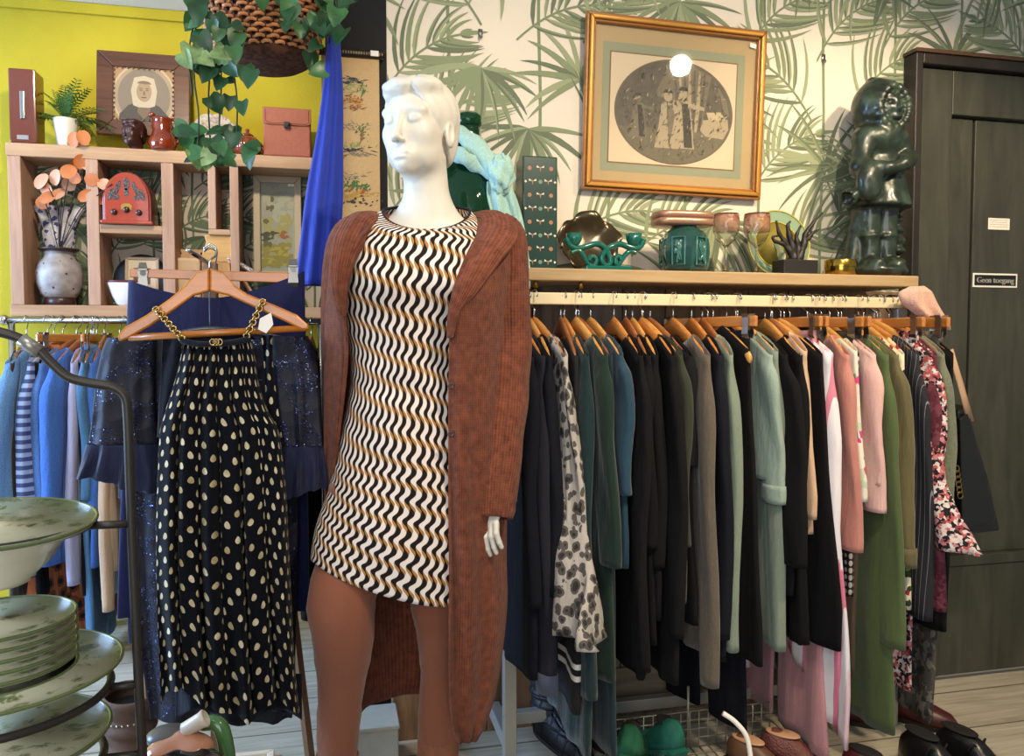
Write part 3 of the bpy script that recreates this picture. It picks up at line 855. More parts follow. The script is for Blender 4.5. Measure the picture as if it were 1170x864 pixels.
def sleeve_mesh(side, L, w0=.075, w1=.05, th=.014, wt=.205, seed=0, swing=0, lean=.0, flare=0, ruffle=0, roll=0):
    """flattened sleeve hanging from one shoulder; side -1 is the end nearer the room"""
    y0 = side*(wt-.030); z0 = hz(wt-.03); sl_ = min(1, L/.7)
    if side > 0: flare *= .2
    def fn(u, v):
        t = 2*PI*u+PI/2; cs = cos(t)
        w = (w0+(w1-w0)*v**.8+flare*max(0, v-.55)**2*5)
        yc = y0+side*(.022*min(1, v*4)+((swing+.035*sl_) if side < 0 else -.01)*v)
        ww = 1+.022*sin(v*17+seed)+.012*sin(v*41+seed*2)
        y = yc+math.copysign(abs(cs)**.85, cs)*w*.5*ww
        x = lean*v+.004*sin(v*5+seed)+math.copysign(abs(sin(t))**.7, sin(t))*th*(1+ruffle*max(0, v-.6)*1.5)+.004*sin(y*60+v*9+seed)*(1+ruffle*3*v)
        z = z0-v*L
        # the top edge lies along the shoulder
        ys = wt-.040+.046*cs*side; zs = hz(ys)+.005; g = min(1, v*5.5); g = g*g*(3-2*g)
        return Vector((x*(.55+.45*g), side*ys*(1-g)+y*g, zs-v*L*.55 if g < .001 else (zs-v*L)*(1-g)+z*g))
    return MB().grid(fn, 36, 34, uvf=lambda u, v: (u*.3, -v*L))
SEED = [0]
def garment(name, label, cat, px, mat, L=.75, sl=.0, rail=YR, ref=.205, rotz=0, hk=0, hang=True, sleeve_mat=None, group='clothes on the right hand rail', body=True, hlabel=None, z0=None, sw=(.078, .052), swing=0, lean=0, flare=0, ruffle=0, cuff=None, sth=.018, lift=0, loc=None, **kw):
    SEED[0] += 1; sd = SEED[0]*1.37
    if rotz == 0: rotz = .10*sin(sd*5.3)
    zt = ZTOP if z0 is None else z0
    if loc is None: loc = (xat(px, rail-ref, zt-.16)-ref*sin(rotz), rail+.012*sin(sd*3.1), zt)
    t = thing(name, label, cat, loc, rotz, group)
    wt = kw.get('wt', .205)
    if body: body_mesh(L, seed=sd, **kw).build('body', mat, t, local=True, solid=.0012, off=0)
    if sl:
        for side in (-1, 1):
            o = sleeve_mesh(side, sl, sw[0], sw[1], sth, wt, sd, swing, lean, flare, ruffle).build('sleeve', sleeve_mat or mat, t, local=True, solid=.0012, off=0)
            if cuff:
                h = cuff[0]
                cm = sleeve_mesh(side, sl+.004, sw[0]*1.04, sw[1]*1.08, sth*1.15, wt, sd, swing, lean, flare, ruffle)
                nu = 37; q = MB(); keep = [j for j in range(35) if j/34 > 1-h]
                q.grid(lambda u, v: cm.v[keep[min(len(keep)-1, int(round(v*(len(keep)-1))))]*nu+int(round(u*36))], 36, len(keep)-1)
                q.build('cuff', cuff[1], t, local=True, solid=.0015, off=0)
    if hang == 'clip': put_clip_hanger(loc, rotz, hlabel)
    elif hang: put_hanger(loc, rotz, hlabel or ('wooden hanger holding the '+label.split(' on the rail')[0].split(' hanging')[0]), hk)
    return t
def trousers(name, label, px, mat, L=1.0, w=.155, w2=None, hlabel=None, th=.012, rail=YR, rotz=0, ref=.15, cat='trousers', hang='clip', fa=.006, split=True, z0=None, loc=None, cuff=None, group='clothes on the right hand rail', skew=0, seedk=0):
    SEED[0] += 1; sd = SEED[0]*1.37; zt = ZTOP if z0 is None else z0
    if loc is None: loc = (xat(px, rail-ref, zt-.2), rail, zt)
    t = thing(name, label, cat, loc, rotz, group); w2 = w2 or w
    def leg(y0, y1, z0_, z1_, e0, e1, m, nm):
        def fn(u, v):
            a = 2*PI*u; ww = (y1-y0)/2*(1-v)+(e1-e0)/2*v; yc = (y0+y1)/2*(1-v)+(e0+e1)/2*v
            y = yc+math.copysign(abs(cos(a))**.8, cos(a))*ww
            return Vector((math.copysign(abs(sin(a))**.6, sin(a))*th*(.6+.4*min(1, v*4))+fa*v*fold(y, v, sd)+.006*sin(v*6+sd), y, z0_+(z1_-z0_)*v+skew*y*v))
        MB().grid(fn, 36, 26, uvf=lambda u, v: (u*.5, -v*(z0_-z1_))).build(nm, m, t, local=True, solid=.0012, off=0)
    zt_ = -.108
    if split:
        leg(-w, w, zt_, zt_-.26, -w*1.05, w*1.05, mat, 'hip')
        leg(-w*1.05, .004, zt_-.235, -L, -w2*1.05, -.02, mat, 'leg'); leg(-.004, w*1.05, zt_-.235, -L, .02, w2*1.05, mat, 'leg')
    else:
        leg(-w, w, zt_, -L, -w2, w2, mat, 'skirt_body')
    MB().loft([[Vector((x*(th*.75), y*w*1.01, z)) for x, y in ((-1, -1), (1, -1), (1, 1), (-1, 1))] for z in (zt_+.004, zt_-.03)]).build('waistband', cuff or mat, t, smooth=False, local=True, bevel=.003)
    if hang: put_clip_hanger(loc, rotz, hlabel or 'clip hanger holding the '+label)
    return t
# ---------------------------------------------------------------- printed cloths
def cells(name, stops, scale, rand=1, zs=1, rough=.85, feature='F1', thr=None, bgc=None, noise_amt=0, coord='Object', dist=0):
    if name in MATS: return MATS[name]
    t = NT(name); t.set(Roughness=rough); t.b.inputs['Specular IOR Level'].default_value = .25
    co = t.co(coord, (1, 1, zs))
    if noise_amt:
        nzz = t.n('TexNoise', {'Vector': co, 'Scale': scale*.6, 'Detail': 2})
        co = t.n('VectorMath', {0: co, 1: t.n('VectorMath', {0: nzz.outputs[1], 'Scale': noise_amt}, operation='SCALE').outputs[0]}, operation='ADD').outputs[0]
    v = t.n('TexVoronoi', {'Vector': co, 'Scale': scale, 'Randomness': rand}, feature=feature)
    sp = t.n('SeparateColor', {0: v.outputs['Color']})
    c = t.ramp(sp.outputs[0], stops, 'CONSTANT')
    if thr is not None:
        c = t.mix(t.m_('LESS_THAN', v.outputs['Distance'], thr), lin(bgc), c)
    t.base(c); fz = t.n('TexNoise', {'Vector': t.co('Object', (1, 1, .25)), 'Scale': 28}); t.bump(fz.outputs[0], .3, .02)
    MATS[name] = t.m; return t.m
def leopard(name, bgc, spot_c, ring_c, scale, zs=.75):
    if name in MATS: return MATS[name]
    t = NT(name); t.set(Roughness=.8); co = t.co('Object', (1, 1, zs))
    nzz = t.n('TexNoise', {'Vector': co, 'Scale': scale*.9, 'Detail': 2})
    co2 = t.n('VectorMath', {0: co, 1: t.n('VectorMath', {0: nzz.outputs[1], 'Scale': .018}, operation='SCALE').outputs[0]}, operation='ADD').outputs[0]
    v = t.n('TexVoronoi', {'Vector': co2, 'Scale': scale, 'Randomness': .8})
    d = v.outputs['Distance']
    c = t.mix(t.m_('LESS_THAN', d, .50), lin(bgc), lin(ring_c)); c = t.mix(t.m_('LESS_THAN', d, .28), c, lin(spot_c))
    t.base(c); fz = t.n('TexNoise', {'Vector': t.co('Object', (1, 1, .2)), 'Scale': 40}); t.bump(fz.outputs[0], .5, .02)
    MATS[name] = t.m; return t.m
NICK = plain('nickel_clip', '8b8781', .32, .9)
def stripes(name, stops, per, axis=1, rough=.85, wob=0, coord='Object'):
    if name in MATS: return MATS[name]
    t = NT(name); t.set(Roughness=rough); sp = t.n('SeparateXYZ', {0: t.co(coord)})
    x = sp.outputs[axis]
    if wob:
        nz_ = t.n('TexNoise', {'Vector': t.co(), 'Scale': 6}); x = t.m_('ADD', x, t.m_('MULTIPLY', nz_.outputs[0], wob))
    f = t.m_('FRACT', t.m_('MULTIPLY', x, 1/per)); t.base(t.ramp(f, stops, 'CONSTANT'))
    fz = t.n('TexNoise', {'Vector': t.co('Object', (1, 1, .25)), 'Scale': 28}); t.bump(fz.outputs[0], .3, .02)
    MATS[name] = t.m; return t.m
BLACK = fabric('black_cloth', '09080b', .95, 600, .45, 0)
BLACK2 = fabric('soft_black_knit', '0b0a0d', .95, 400, .6, 0)
NAVYB = fabric('navy_black_cloth', '0a0c16', .9, 600, .45, 0)
CHARC = fabric('charcoal_wool', '1f1f28', .95, 300, .4, .04)
TEAL = fabric('dark_teal_knit', '10282b', .9, 400, .5, .2)
GREEN = fabric('bottle_green_cloth', '12271f', .9, 500, .45, .2)
PETROL = fabric('petrol_blue_cloth', '1d3a4b', .85, 500, .4, .2)
TAUPE = fabric('taupe_linen', '574e44', .95, 250, .6, .2)
SAGE = fabric('sage_green_cloth', '87988d', .85, 500, .45, .2)
SAGE2 = fabric('grey_sage_cloth', '737f70', .85, 500, .45, .2)
BEIGE = fabric('beige_lining', 'c0a083', .8, 500, .35, .2)
CORAL = fabric('dusty_coral_satin', 'b4776b', .5, 700, .5, .3)
PINK = fabric('pale_pink_cloth', 'd3a9a2', .8, 500, .35, .2)
DPINK = fabric('dusty_pink_cloth', 'b98488', .8, 500, .35, .2)
BROWN = fabric('dark_brown_cloth', '2f2620', .9, 400, .35, .15)
BROWN2 = fabric('taupe_brown_cloth', '5d4a3d', .8, 400, .35, .15)
OLIVE = fabric('olive_green_cloth', '4c5b34', .75, 500, .4, .2)
KHAKI = fabric('khaki_olive_viscose', '5d5535', .6, 600, .55, .25)
CABLE = fabric('grey_green_cable_knit', '6b6f5c', .95, 150, .8, .25)
BURG = cells('burgundy_lace', [(0, '5d2a36'), (.35, '6e3944'), (.7, '4d1f2b')], 90, noise_amt=.02)
LACE = cells('grey_black_lace', [(0, '4d4a45'), (.4, '6f6b62'), (.7, '383633')], 70, zs=.8, noise_amt=.03)
LEOG = leopard('grey_leopard_georgette', 'aaa39b', '242020', '4f4a46', 46, .8)
FLOR = cells('red_and_white_floral_on_black', [(0, '1f1c20'), (.22, 'b55a58'), (.40, 'cfc0bc'), (.56, 'bb7f86'), (.68, '8d3a44'), (.76, '25222a'), (.88, 'd6ccc8')], 115, noise_amt=.02)
FLOR2 = cells('meadow_floral_print', [(0, 'd9cfae'), (.3, 'd9cfae'), (.45, '9a2b3b'), (.6, '6f8a3c'), (.72, 'ded5b9'), (.9, '2d3b25')], 60, noise_amt=.02)
FLOR3 = cells('pale_blossom_print', [(0, 'd9d2c2'), (.35, 'cfc9b8'), (.5, 'b9c3a4'), (.66, 'd9d2c2'), (.78, 'cc3f79'), (.86, '63a383'), (.92, 'd9d2c2')], 45, noise_amt=.02)
SNAKE = cells('snake_diamond_print', [(0, 'b7aea4'), (.5, 'c9c0b5')], 62, rand=0, zs=.8, thr=.40, bgc='2b2624')
PSTR = stripes('pinstripe_wool', [(0, '17171e'), (.93, '7d7f88')], .013, 1)
PWST = stripes('pink_and_white_stripe', [(0, 'd8d3d8'), (.3, 'cb7a90'), (.42, 'dad5da'), (.58, 'd3b5bf'), (.7, 'dad5da'), (.86, 'c9718a')], .12, 1, wob=.03)
GSTR = stripes('taupe_check', [(0, '8f8270'), (.5, '2e2924')], .006, 2)
MESH = cells('gold_and_black_weave', [(0, '9a8358'), (.5, '2a241d')], 180, rand=.2)
def stripe_hem():
    t = NT('black_knit_white_hem_lines'); t.set(Roughness=.95); z = t.n('SeparateXYZ', {0: t.co()}).outputs[2]
    f = t.n('MapRange', {0: z, 1: -1.0, 2: -.90, 3: 0, 4: 1}).outputs[0]
    t.base(t.ramp(f, [(0, '100f12'), (.22, 'd8d2c8'), (.36, '100f12'), (.52, 'd8d2c8'), (.66, '100f12')], 'CONSTANT')); return t.m
STRIPEHEM = stripe_hem()
# ---------------------------------------------------------------- the row, left to right
G = garment
G('blazer', 'black blazer beside the rust cardigan', 'jacket', 604, NAVYB, .96, .62, wh=.23)
G('wool_coat', 'charcoal wool coat with a blue grey cuff', 'coat', 621, CHARC, .98, .84, sw=(.085, .062), hk=0, cuff=(.07, fabric('slate_blue_cuff', '4a5061', .8)))
G('blazer', 'navy black jacket right of the charcoal coat', 'jacket', 630, NAVYB, .92, .6, hk=1)
G('ruffled_blouse', 'grey leopard print blouse with ruffled sleeve ends', 'blouse', 646, LEOG, .72, .68, sw=(.075, .085), sth=.013, flare=.24, ruffle=2.2, rotz=.14)
for i, (zc, ln) in enumerate(((.60, .16), (.72, .15))):
    pass
G('sweater', 'black sweater with two white stripes at the hem', 'sweater', 660, STRIPEHEM, 1.06, .0, hk=2)
G('long_knit_cardigan', 'long dark teal knit cardigan', 'cardigan', 669, TEAL, 1.17, .86, sw=(.085, .075), hk=0)
G('blouse', 'bottle green blouse with a wide three quarter sleeve', 'blouse', 690, GREEN, .98, .53, sw=(.09, .105), hk=1)
G('dress', 'long petrol dress right of the green blouse', 'dress', 700, fabric('deep_petrol_cloth', '11252e', .85), 1.18, .0, hk=2)
G('short_sleeved_top', 'petrol blue short sleeved top right of the green blouse', 'top', 711, PETROL, .70, .36, sw=(.085, .10), hk=1)
G('knit_sweater', 'black ribbed sweater with a gathered puff shoulder', 'sweater', 729, BLACK2, .98, .80, sw=(.11, .062), sth=.017, hk=0)
G('top', 'black jersey top behind the puff shouldered sweater', 'top', 741, BLACK, .90, .5, hk=2)
G('blouse', 'plain black blouse left of the black turned collar coat', 'blouse', 752, BLACK, .84, .55, hk=1)
G('wool_coat', 'black wool coat with a stand collar', 'coat', 768, BLACK, 1.0, .72, sw=(.095, .075), hk=0)
G('blouse', 'dark olive blouse right of the black wool coat', 'blouse', 778, fabric('dark_olive_cloth', '2b2e22', .9), .80, .5, sw=(.09, .06), hk=1)
G('top', 'black top left of the taupe linen jacket', 'top', 788, BLACK2, .86, .3, hk=2)
G('linen_jacket', 'taupe linen jacket with a crumpled hanging sleeve', 'jacket', 806, TAUPE, .94, .86, sw=(.095, .055), hk=0)
G('blazer', 'black velvet blazer right of the taupe linen jacket', 'jacket', 824, NAVYB, .96, .74, sw=(.10, .07), hk=0)
G('long_cardigan', 'sage grey cardigan right of the velvet blazer', 'cardigan', 838, SAGE2, .92, .78, sw=(.07, .07), hk=2)
trousers('trousers', 'black wide trousers right of the velvet blazer', 838, NAVYB, 1.20, .15, rotz=.30)
G('evening_top', 'black top with a gold and black woven neckline', 'top', 862, BLACK, .98, .0, hk=1, wt=.18, nw=.06)
G('blouse', 'sage green blouse with a turned sleeve cuff', 'blouse', 884, SAGE, .50, .40, sw=(.08, .085), sth=.015, cuff=(.14, SAGE), hk=0)
G('blouse', 'long grey sage blouse hanging right behind the cuffed sage blouse', 'blouse', 889, SAGE2, .94, .80, sw=(.06, .05), wt=.19, wh=.21, hk=1)
G('blazer', 'black cropped jacket with a wide folded sleeve end', 'jacket', 897, BLACK, .80, .56, sw=(.10, .15), sth=.02, rotz=.16, hk=0)
G('blazer', 'black blazer with a beige lining right of the sage blouses', 'jacket', 916, BLACK, .94, .78, sw=(.085, .06), hk=1)
G('blouse', 'beige satin blouse peeking out beside the black lined blazer', 'blouse', 922, BEIGE, .60, .50, sw=(.035, .03), wt=.19, rotz=-.06, hk=2)
G('dress', 'black dress hanging left of the pink striped shirt', 'dress', 938, BLACK, .94, .0, wh=.29, rotz=.12, hk=1)
trousers('trousers', 'dusty pink trousers reaching down left of the pink striped shirt', 930, DPINK, 1.25, .15, .24, hang='clip', fa=.01)
trousers('skirt', 'dark brown skirt below the black dress', 937, BROWN, 1.12, .15, .27, split=False, cat='skirt')
G('long_shirt', 'long pink and white striped shirt', 'shirt', 948, PWST, .93, 1.0, wt=.20, wh=.30, rotz=.12, skew=.27, sw=(.07, .10), hk=1, fa=.014, th=.012)
G('satin_blouse', 'dusty coral satin blouse right of the pink striped shirt', 'blouse', 972, CORAL, .62, .54, sw=(.085, .10), hk=1)
trousers('trousers', 'dark brown trousers right of the coral blouse', 958, BROWN, .78, .15, rotz=.35)
G('summer_top', 'pale blossom print sleeveless top beside the pale pink blazer', 'top', 980, FLOR3, .56, .0, wt=.19, hk=1)
G('tunic', 'snake diamond print tunic showing under the pale pink blazer', 'tunic', 984, SNAKE, .84, .0, hk=2, wh=.19)
G('blazer', 'pale pink blazer left of the olive green dress', 'jacket', 997, PINK, .52, .44, sw=(.09, .07), sth=.015, hk=1)
G('dress', 'long olive green dress with a full sleeve', 'dress', 1011, OLIVE, 1.2, .80, sw=(.085, .105), sth=.016, hk=1, wh=.25)
trousers('skirt', 'taupe brown skirt showing left of the olive green dress hem', 985, BROWN2, 1.08, .13, .15, split=False, cat='skirt')
G('shirt', 'khaki shirt with a buttoned rolled sleeve', 'shirt', 1024, KHAKI, .80, .58, sw=(.085, .125), sth=.022, rotz=.12, hk=0, cuff=(.10, KHAKI))
G('blouse', 'meadow floral print blouse under the khaki shirt', 'blouse', 1029, FLOR2, .86, .0, hk=1)
trousers('trousers', 'black crepe trousers turned towards the room', 1042, BLACK, .80, .15, rotz=.85, split=True)
G('pinstripe_jacket', 'black pinstripe jacket right of the khaki shirt', 'jacket', 1050, PSTR, .86, .74, sw=(.10, .08), sth=.016, hk=0)
trousers('trousers', 'red and white floral trousers reaching almost to the floor', 1046, FLOR, 1.14, .15, hang='clip', fa=.012)
G('flared_blouse', 'red white and black floral blouse with a flared sleeve', 'blouse', 1066, FLOR, .56, .54, sw=(.08, .10), flare=.20, ruffle=.9, rotz=.12, hk=1)
G('patterned_top', 'burgundy lace top below the floral flared blouse', 'top', 1068, BURG, .80, .72, sw=(.08, .07), hk=2)
trousers('trousers', 'grey lace trousers near the right end of the rail', 1074, LACE, 1.24, .15, fa=.008)
G('cable_sweater', 'grey green cable knit sweater near the handbag', 'sweater', 1080, CABLE, .54, .50, sw=(.08, .06), sth=.018, hk=0)
G('dress', 'black dress next to the black leather handbag', 'dress', 1091, BLACK2, .96, .0, hk=2, wh=.2)
# ================================================================ YELLOW WALL: crate shelf and what stands on it
YS = 3.41
PINE = [wood('pine_limed', 'c39a72', '9c7350', .6, 0, .8), wood('pine_limed_upright', 'c0967a', '9a7258', .6, 2, .8)]
zt = P(180, 171, YS).z; zb = P(110, 349, YS).z; th = .05
xl_ = P(17, 250, YS).x-.026; xr_ = P(372, 250, YS).x
cs = thing('crate_shelf', 'limed wooden compartment shelf with palm wallpaper back on the yellow wall', 'shelf', ((xl_+xr_)/2, YS+.08, zb))
MB().box((xl_, YS, zt-th), (xr_, YY-.012, zt)).build('top_board', PINE[0], cs, smooth=False, bevel=.003)
MB().box((xl_, YS, zb-.045), (xr_, YY-.012, zb)).build('bottom_board', PINE[0], cs, smooth=False, bevel=.003)
def upright(px0, px1, z0=None, z1=None, py=250):
    a = P(px0, py, YS).x; b = P(px1, py, YS).x
    MB().box((a, YS+.001, (zb if z0 is None else z0)+.0005), (b, YY-.013, (zt-th if z1 is None else z1)-.0005)).build('upright', PINE[1], cs, smooth=False, bevel=.002)
    return a, b
upright(10, 25); upright(99, 113); u3 = upright(185, 199)
zi = P(250, 262, YS).z
u4 = upright(238, 247, zi); u5 = upright(263, 273)
MB().box((u4[0], YS+.002, zi-.022), (u5[0]-.0005, YY-.013, zi)).build('cross_board', PINE[0], cs, smooth=False, bevel=.002)
zm = P(150, 257, YS).z
MB().box((P(113, 250, YS).x+.0005, YS+.002, zm-.034), (u3[0]-.0005, YY-.013, zm)).build('cross_board', PINE[0], cs, smooth=False, bevel=.002)
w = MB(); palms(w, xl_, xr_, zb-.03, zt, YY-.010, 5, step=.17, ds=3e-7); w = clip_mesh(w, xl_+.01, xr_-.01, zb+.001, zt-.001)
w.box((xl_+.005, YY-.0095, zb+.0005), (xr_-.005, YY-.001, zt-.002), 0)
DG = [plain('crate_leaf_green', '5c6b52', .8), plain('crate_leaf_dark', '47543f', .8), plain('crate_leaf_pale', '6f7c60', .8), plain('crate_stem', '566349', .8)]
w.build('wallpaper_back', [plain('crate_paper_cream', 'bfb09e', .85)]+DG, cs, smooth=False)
YO = 3.48                                     # objects stand here
def on(px, z, Y=YO): return Vector((xat(px, Y, z), Y, z))
def u(px, Y=YO): return (P(px+1, 150, Y)-P(px, 150, Y)).x     # metres per pixel there
ZT = zt+.0005
# lacquered box
c = on(32, ZT, 3.46); k = u(32)
t = thing('lacquer_box', 'tall glossy red brown box with a chrome bar beside the white plant pot', 'box', c)
hw = 15.2*k; H = 91*k
MB().box((c.x-hw, c.y-.05, c.z), (c.x+hw, c.y+.05, c.z+H)).build('box_body', plain('red_brown_lacquer', '6b2f1b', .15, Coat_Weight=.6), t, smooth=False, bevel=.006)
MB().box((c.x-.006, c.y-.058, c.z+H*.32), (c.x+.010, c.y-.0505, c.z+H*.69)).build('chrome_bar', CHR, t, smooth=False, bevel=.002)
MB().box((c.x-.02, c.y-.0535, c.z+.012), (c.x+.02, c.y-.0505, c.z+.028)).build('name_plate', plain('plate_silver', 'a9a29c', .4, .6), t, smooth=False)
# potted fern
LEAF = plain('fern_green', '3f6b2c', .5, nz=.25, nscale=12)
LEAF2 = plain('ivy_green', '2f5a2a', .4, nz=.35, nscale=9)
def frond(mb, base, d, L, w, droop, n=12, m=0):
    p = Vector(base); d = Vector(d).normalized(); pts = [p.copy()]
    for i in range(n):
        d = (d+Vector((0, 0, -droop/n))).normalized(); p = p+d*(L/n); pts.append(p.copy())
        if i > 1:
            s = d.cross(Vector((0, 0, 1))); s = s.normalized() if s.length > .01 else Vector((1, 0, 0))
            ll = w*sin(PI*(.12+.88*(1-i/n)))**.7
            for sg in (1, -1):
                e = p+s*sg*ll+d*ll*.5-Vector((0, 0, ll*.15)); q = (p+e)/2+d*ll*.18
                q2 = (p+e)/2-d*ll*.12
                mb.add([p, q, e, q2, (q+q2)/2+Vector((0, 0, ll*.06))], [(0, 1, 4), (1, 2, 4), (2, 3, 4), (3, 0, 4)], m)
    mb.tube(pts, .0012, 4, m)
c = on(76, ZT, 3.47)
t = thing('potted_fern', 'green fern in a tapered white pot on top of the crate shelf', 'plant', c)
R0 = 15*k; Hp = 36*k
MB().lathe([(R0*.62, 0), (R0*.66, .003), (R0*.92, Hp*.75), (R0, Hp), (R0*.9, Hp), (R0*.85, Hp-.012), (0, Hp-.015)], c, 32).build('pot', plain('white_glazed_pot', 'e8e2d6', .25), t, angle=40)
mb = MB(); r = random.Random(4)
for i in range(34):
    a = r.uniform(0, 2*PI); e = r.uniform(.2, 1.3)
    frond(mb, c+Vector((0, 0, Hp-.012)), (cos(a)*cos(e)*1.0, sin(a)*cos(e)*.5, sin(e)), r.uniform(.10, .19), .028, r.uniform(.5, 1.5))
mb.build('fronds', LEAF, t, smooth=False)
# framed oval portrait
def picture(name, label, q0, q1, Y, tilt, border, fm, glass=True, cat='picture', depth=.025):
    a = P(*q0, Y); b = P(*q1, Y); W = b.x-a.x; H = a.z-b.z
    t = thing(name, label, cat, (a.x, Y, b.z)); t.rotation_euler = (math.radians(tilt), 0, 0)
    MB().frame((0, 0, 0), (1, 0, 0), (0, 0, 1), (0, 1, 0), W, H, border, depth).build('frame', fm, t, smooth=False, local=True, bevel=.004)
    return t, W, H
def disc(mb, cx, cz, rx, rz, y, m, n=36, a0=0, a1=2*PI):
    mb.add([(cx+rx*cos(a0+(a1-a0)*i/n), y, cz+rz*sin(a0+(a1-a0)*i/n)) for i in range(n)], [tuple(range(n))], m)
def rect(mb, x0, z0, x1, z1, y, m): mb.add([(x0, y, z0), (x1, y, z0), (x1, y, z1), (x0, y, z1)], [(0, 1, 2, 3)], m)
WALN = wood('walnut_frame', '6b3f28', '3f2316', .35, 0, .8)
t, W, H = picture('framed_portrait', 'oval sepia portrait of a bonneted person in a wide brown frame', (107, 52), (217, 158), 3.50, -6, .062, WALN)
mb = MB(); rect(mb, .06, .06, W-.06, H-.06, .012, 0)
cx, cz = W/2, H*.48
for i, (rx, rz) in enumerate(((.122, .140), (.114, .132), (.100, .118))): disc(mb, cx, cz, rx, rz, .0115-.0004*i, 1+i)
k_ = 1.25
for pts, m_ in (([(-.080, -.108), (-.078, -.07), (-.05, -.035), (-.02, -.02), (.02, -.02), (.05, -.035), (.078, -.07), (.080, -.108), (.0, -.116)], 4), ([(-.022, -.06), (-.014, -.018), (.014, -.018), (.022, -.06), (0, -.085)], 7)):
    mb.add([(cx+x*k_*.95, .0099-.0003*(m_ == 7), cz+z*1.1) for x, z in pts], [tuple(range(len(pts)))], m_)
mb.add([(cx+x*k_, .0094, cz+z*k_) for x, z in ((-.033, -.03), (-.040, .02), (-.030, .062), (0, .070), (.030, .062), (.040, .02), (.033, -.03), (.018, -.036), (-.018, -.036))], [tuple(range(9))], 5)
disc(mb, cx, cz+.020, .029, .042, .0091, 6); disc(mb, cx, cz+.052, .027, .014, .0089, 7, 20, 0, PI)
for sg in (-1, 1): rect(mb, cx+sg*.012-.006, cz+.024, cx+sg*.012+.006, cz+.029, .0087, 7); rect(mb, cx+sg*.012-.007, cz+.033, cx+sg*.012+.007, cz+.0355, .0087, 4)
rect(mb, cx-.003, cz+.006, cx+.004, cz+.022, .0087, 7); rect(mb, cx-.010, cz-.006, cx+.010, cz-.002, .0087, 4)
mb.build('print', [plain('portrait_mount', 'bd9a78', .7), plain('portrait_oval_pale', 'd9c3a6', .7), plain('portrait_oval_mid', 'b9a68f', .7), plain('portrait_oval_grey', '94887c', .7), plain('portrait_dress', '574f4a', .7), plain('portrait_bonnet', 'd6cab8', .7), plain('portrait_face', 'b39d84', .7), plain('portrait_shade', '85725f', .7)], t, smooth=False, local=True)
mb = MB()
for i in range(44):
    f = (i+.5)/44*4; e = int(f); f -= e
    L = [(.066, .066), (W-.066, .066), (W-.066, H-.066), (.066, H-.066), (.066, .066)]
    x = L[e][0]+(L[e+1][0]-L[e][0])*f; z = L[e][1]+(L[e+1][1]-L[e][1])*f
    mb.ell((x, .004, z), .0042, 8)
mb.build('beading', plain('gilt_bead', '8a6a3c', .35, .7), t, local=True)
def glass_pane(t, x0, z0, x1, z1, y):
    MB().box((x0, y-.0015, z0), (x1, y, z1)).build('glass', GLASS, t, smooth=False, local=True)
tt = NT('picture_glass'); g = tt.t.nodes.new('ShaderNodeBsdfGlossy'); g.inputs['Roughness'].default_value = .03
tr_ = tt.t.nodes.new('ShaderNodeBsdfTransparent'); fr_ = tt.n('Fresnel', {0: 1.45}); mx = tt.t.nodes.new('ShaderNodeMixShader')
tt.t.links.new(fr_.outputs[0], mx.inputs[0]); tt.t.links.new(tr_.outputs[0], mx.inputs[1]); tt.t.links.new(g.outputs[0], mx.inputs[2])
tt.t.links.new(mx.outputs[0], tt.t.nodes['Material Output'].inputs[0]); GLASS = tt.m
glass_pane(t, .06, .06, W-.06, H-.06, .008)
# dark carved head
c = on(153, ZT, 3.43)
sc = .118/.235
mb = sdf_mb(lambda p: np.maximum(head_f(p), -.125-p[..., 2]), (-.1, -.13, -.14), (.1, .13, .13), .0075, Matrix.Translation(c+Vector((0, 0, .125*sc))) @ Matrix.Rotation(-.5, 4, 'Z') @ Matrix.Scale(sc, 4))
o = mb.build('carved_head', plain('dark_carved_wood', '3b1c15', .4), None, loc=c); tag(o, 'small dark brown carved head in front of the framed portrait', 'ornament')
# brown glazed jug
GLZ = plain('brown_glaze', '7a2f14', .12, Coat_Weight=.7, nz=.35, nscale=20)
c = on(186, ZT, 3.44); k = u(186)
t = thing('glazed_jug', 'shiny brown ribbed jug right of the small carved head', 'jug', c)
prof = [(0, 0), (13, 0), (15, 2), (16.5, 8), (15.5, 14), (12.5, 19), (11, 24), (11.5, 30), (10.5, 36), (12, 39), (11, 39), (9.5, 35), (0, 30)]
MB().lathe([(a*k*(1+(.03 if i % 2 else 0)), b*k) for i, (a, b) in enumerate(prof)], c, 32).ell(c+Vector((-.036, -.01, .14)), (.014, .012, .011)).build('body', GLZ, t)
MB().tube(bez([c+Vector((.038, 0, .128)), c+Vector((.078, 0, .12)), c+Vector((.075, 0, .06)), c+Vector((.05, 0, .035))], 14), .0075, 10).build('handle', GLZ, t)
# stone plate
c = on(246, ZT, 3.50); k = u(246)
t = NT('speckled_stone'); n1 = t.n('TexNoise', {'Vector': t.co(), 'Scale': 70, 'Detail': 4}); t.base(t.ramp(n1.outputs[0], [(.35, '8a7a6c'), (.5, 'b9a894'), (.7, 'cdbfae')])); t.set(Roughness=.7); t.bump(n1.outputs[0], .3)
r = random.Random(2); n = 40; pl = []
for i in range(n):
    a = 2*PI*i/n; rr = .092*(1+.03*sin(3*a+1)+.02*sin(7*a))
    pl.append((rr*cos(a), max(-.087, rr*sin(a))))
o = MB().prism(pl, c+Vector((0, 0, .0885)), (1, 0, 0), (0, .15, .99), (0, -1, .15), .016).build('stone_plate', t.m, None, loc=c, smooth=False, bevel=.005); tag(o, 'round speckled stone plate propped upright behind the trailing vines', 'plate')
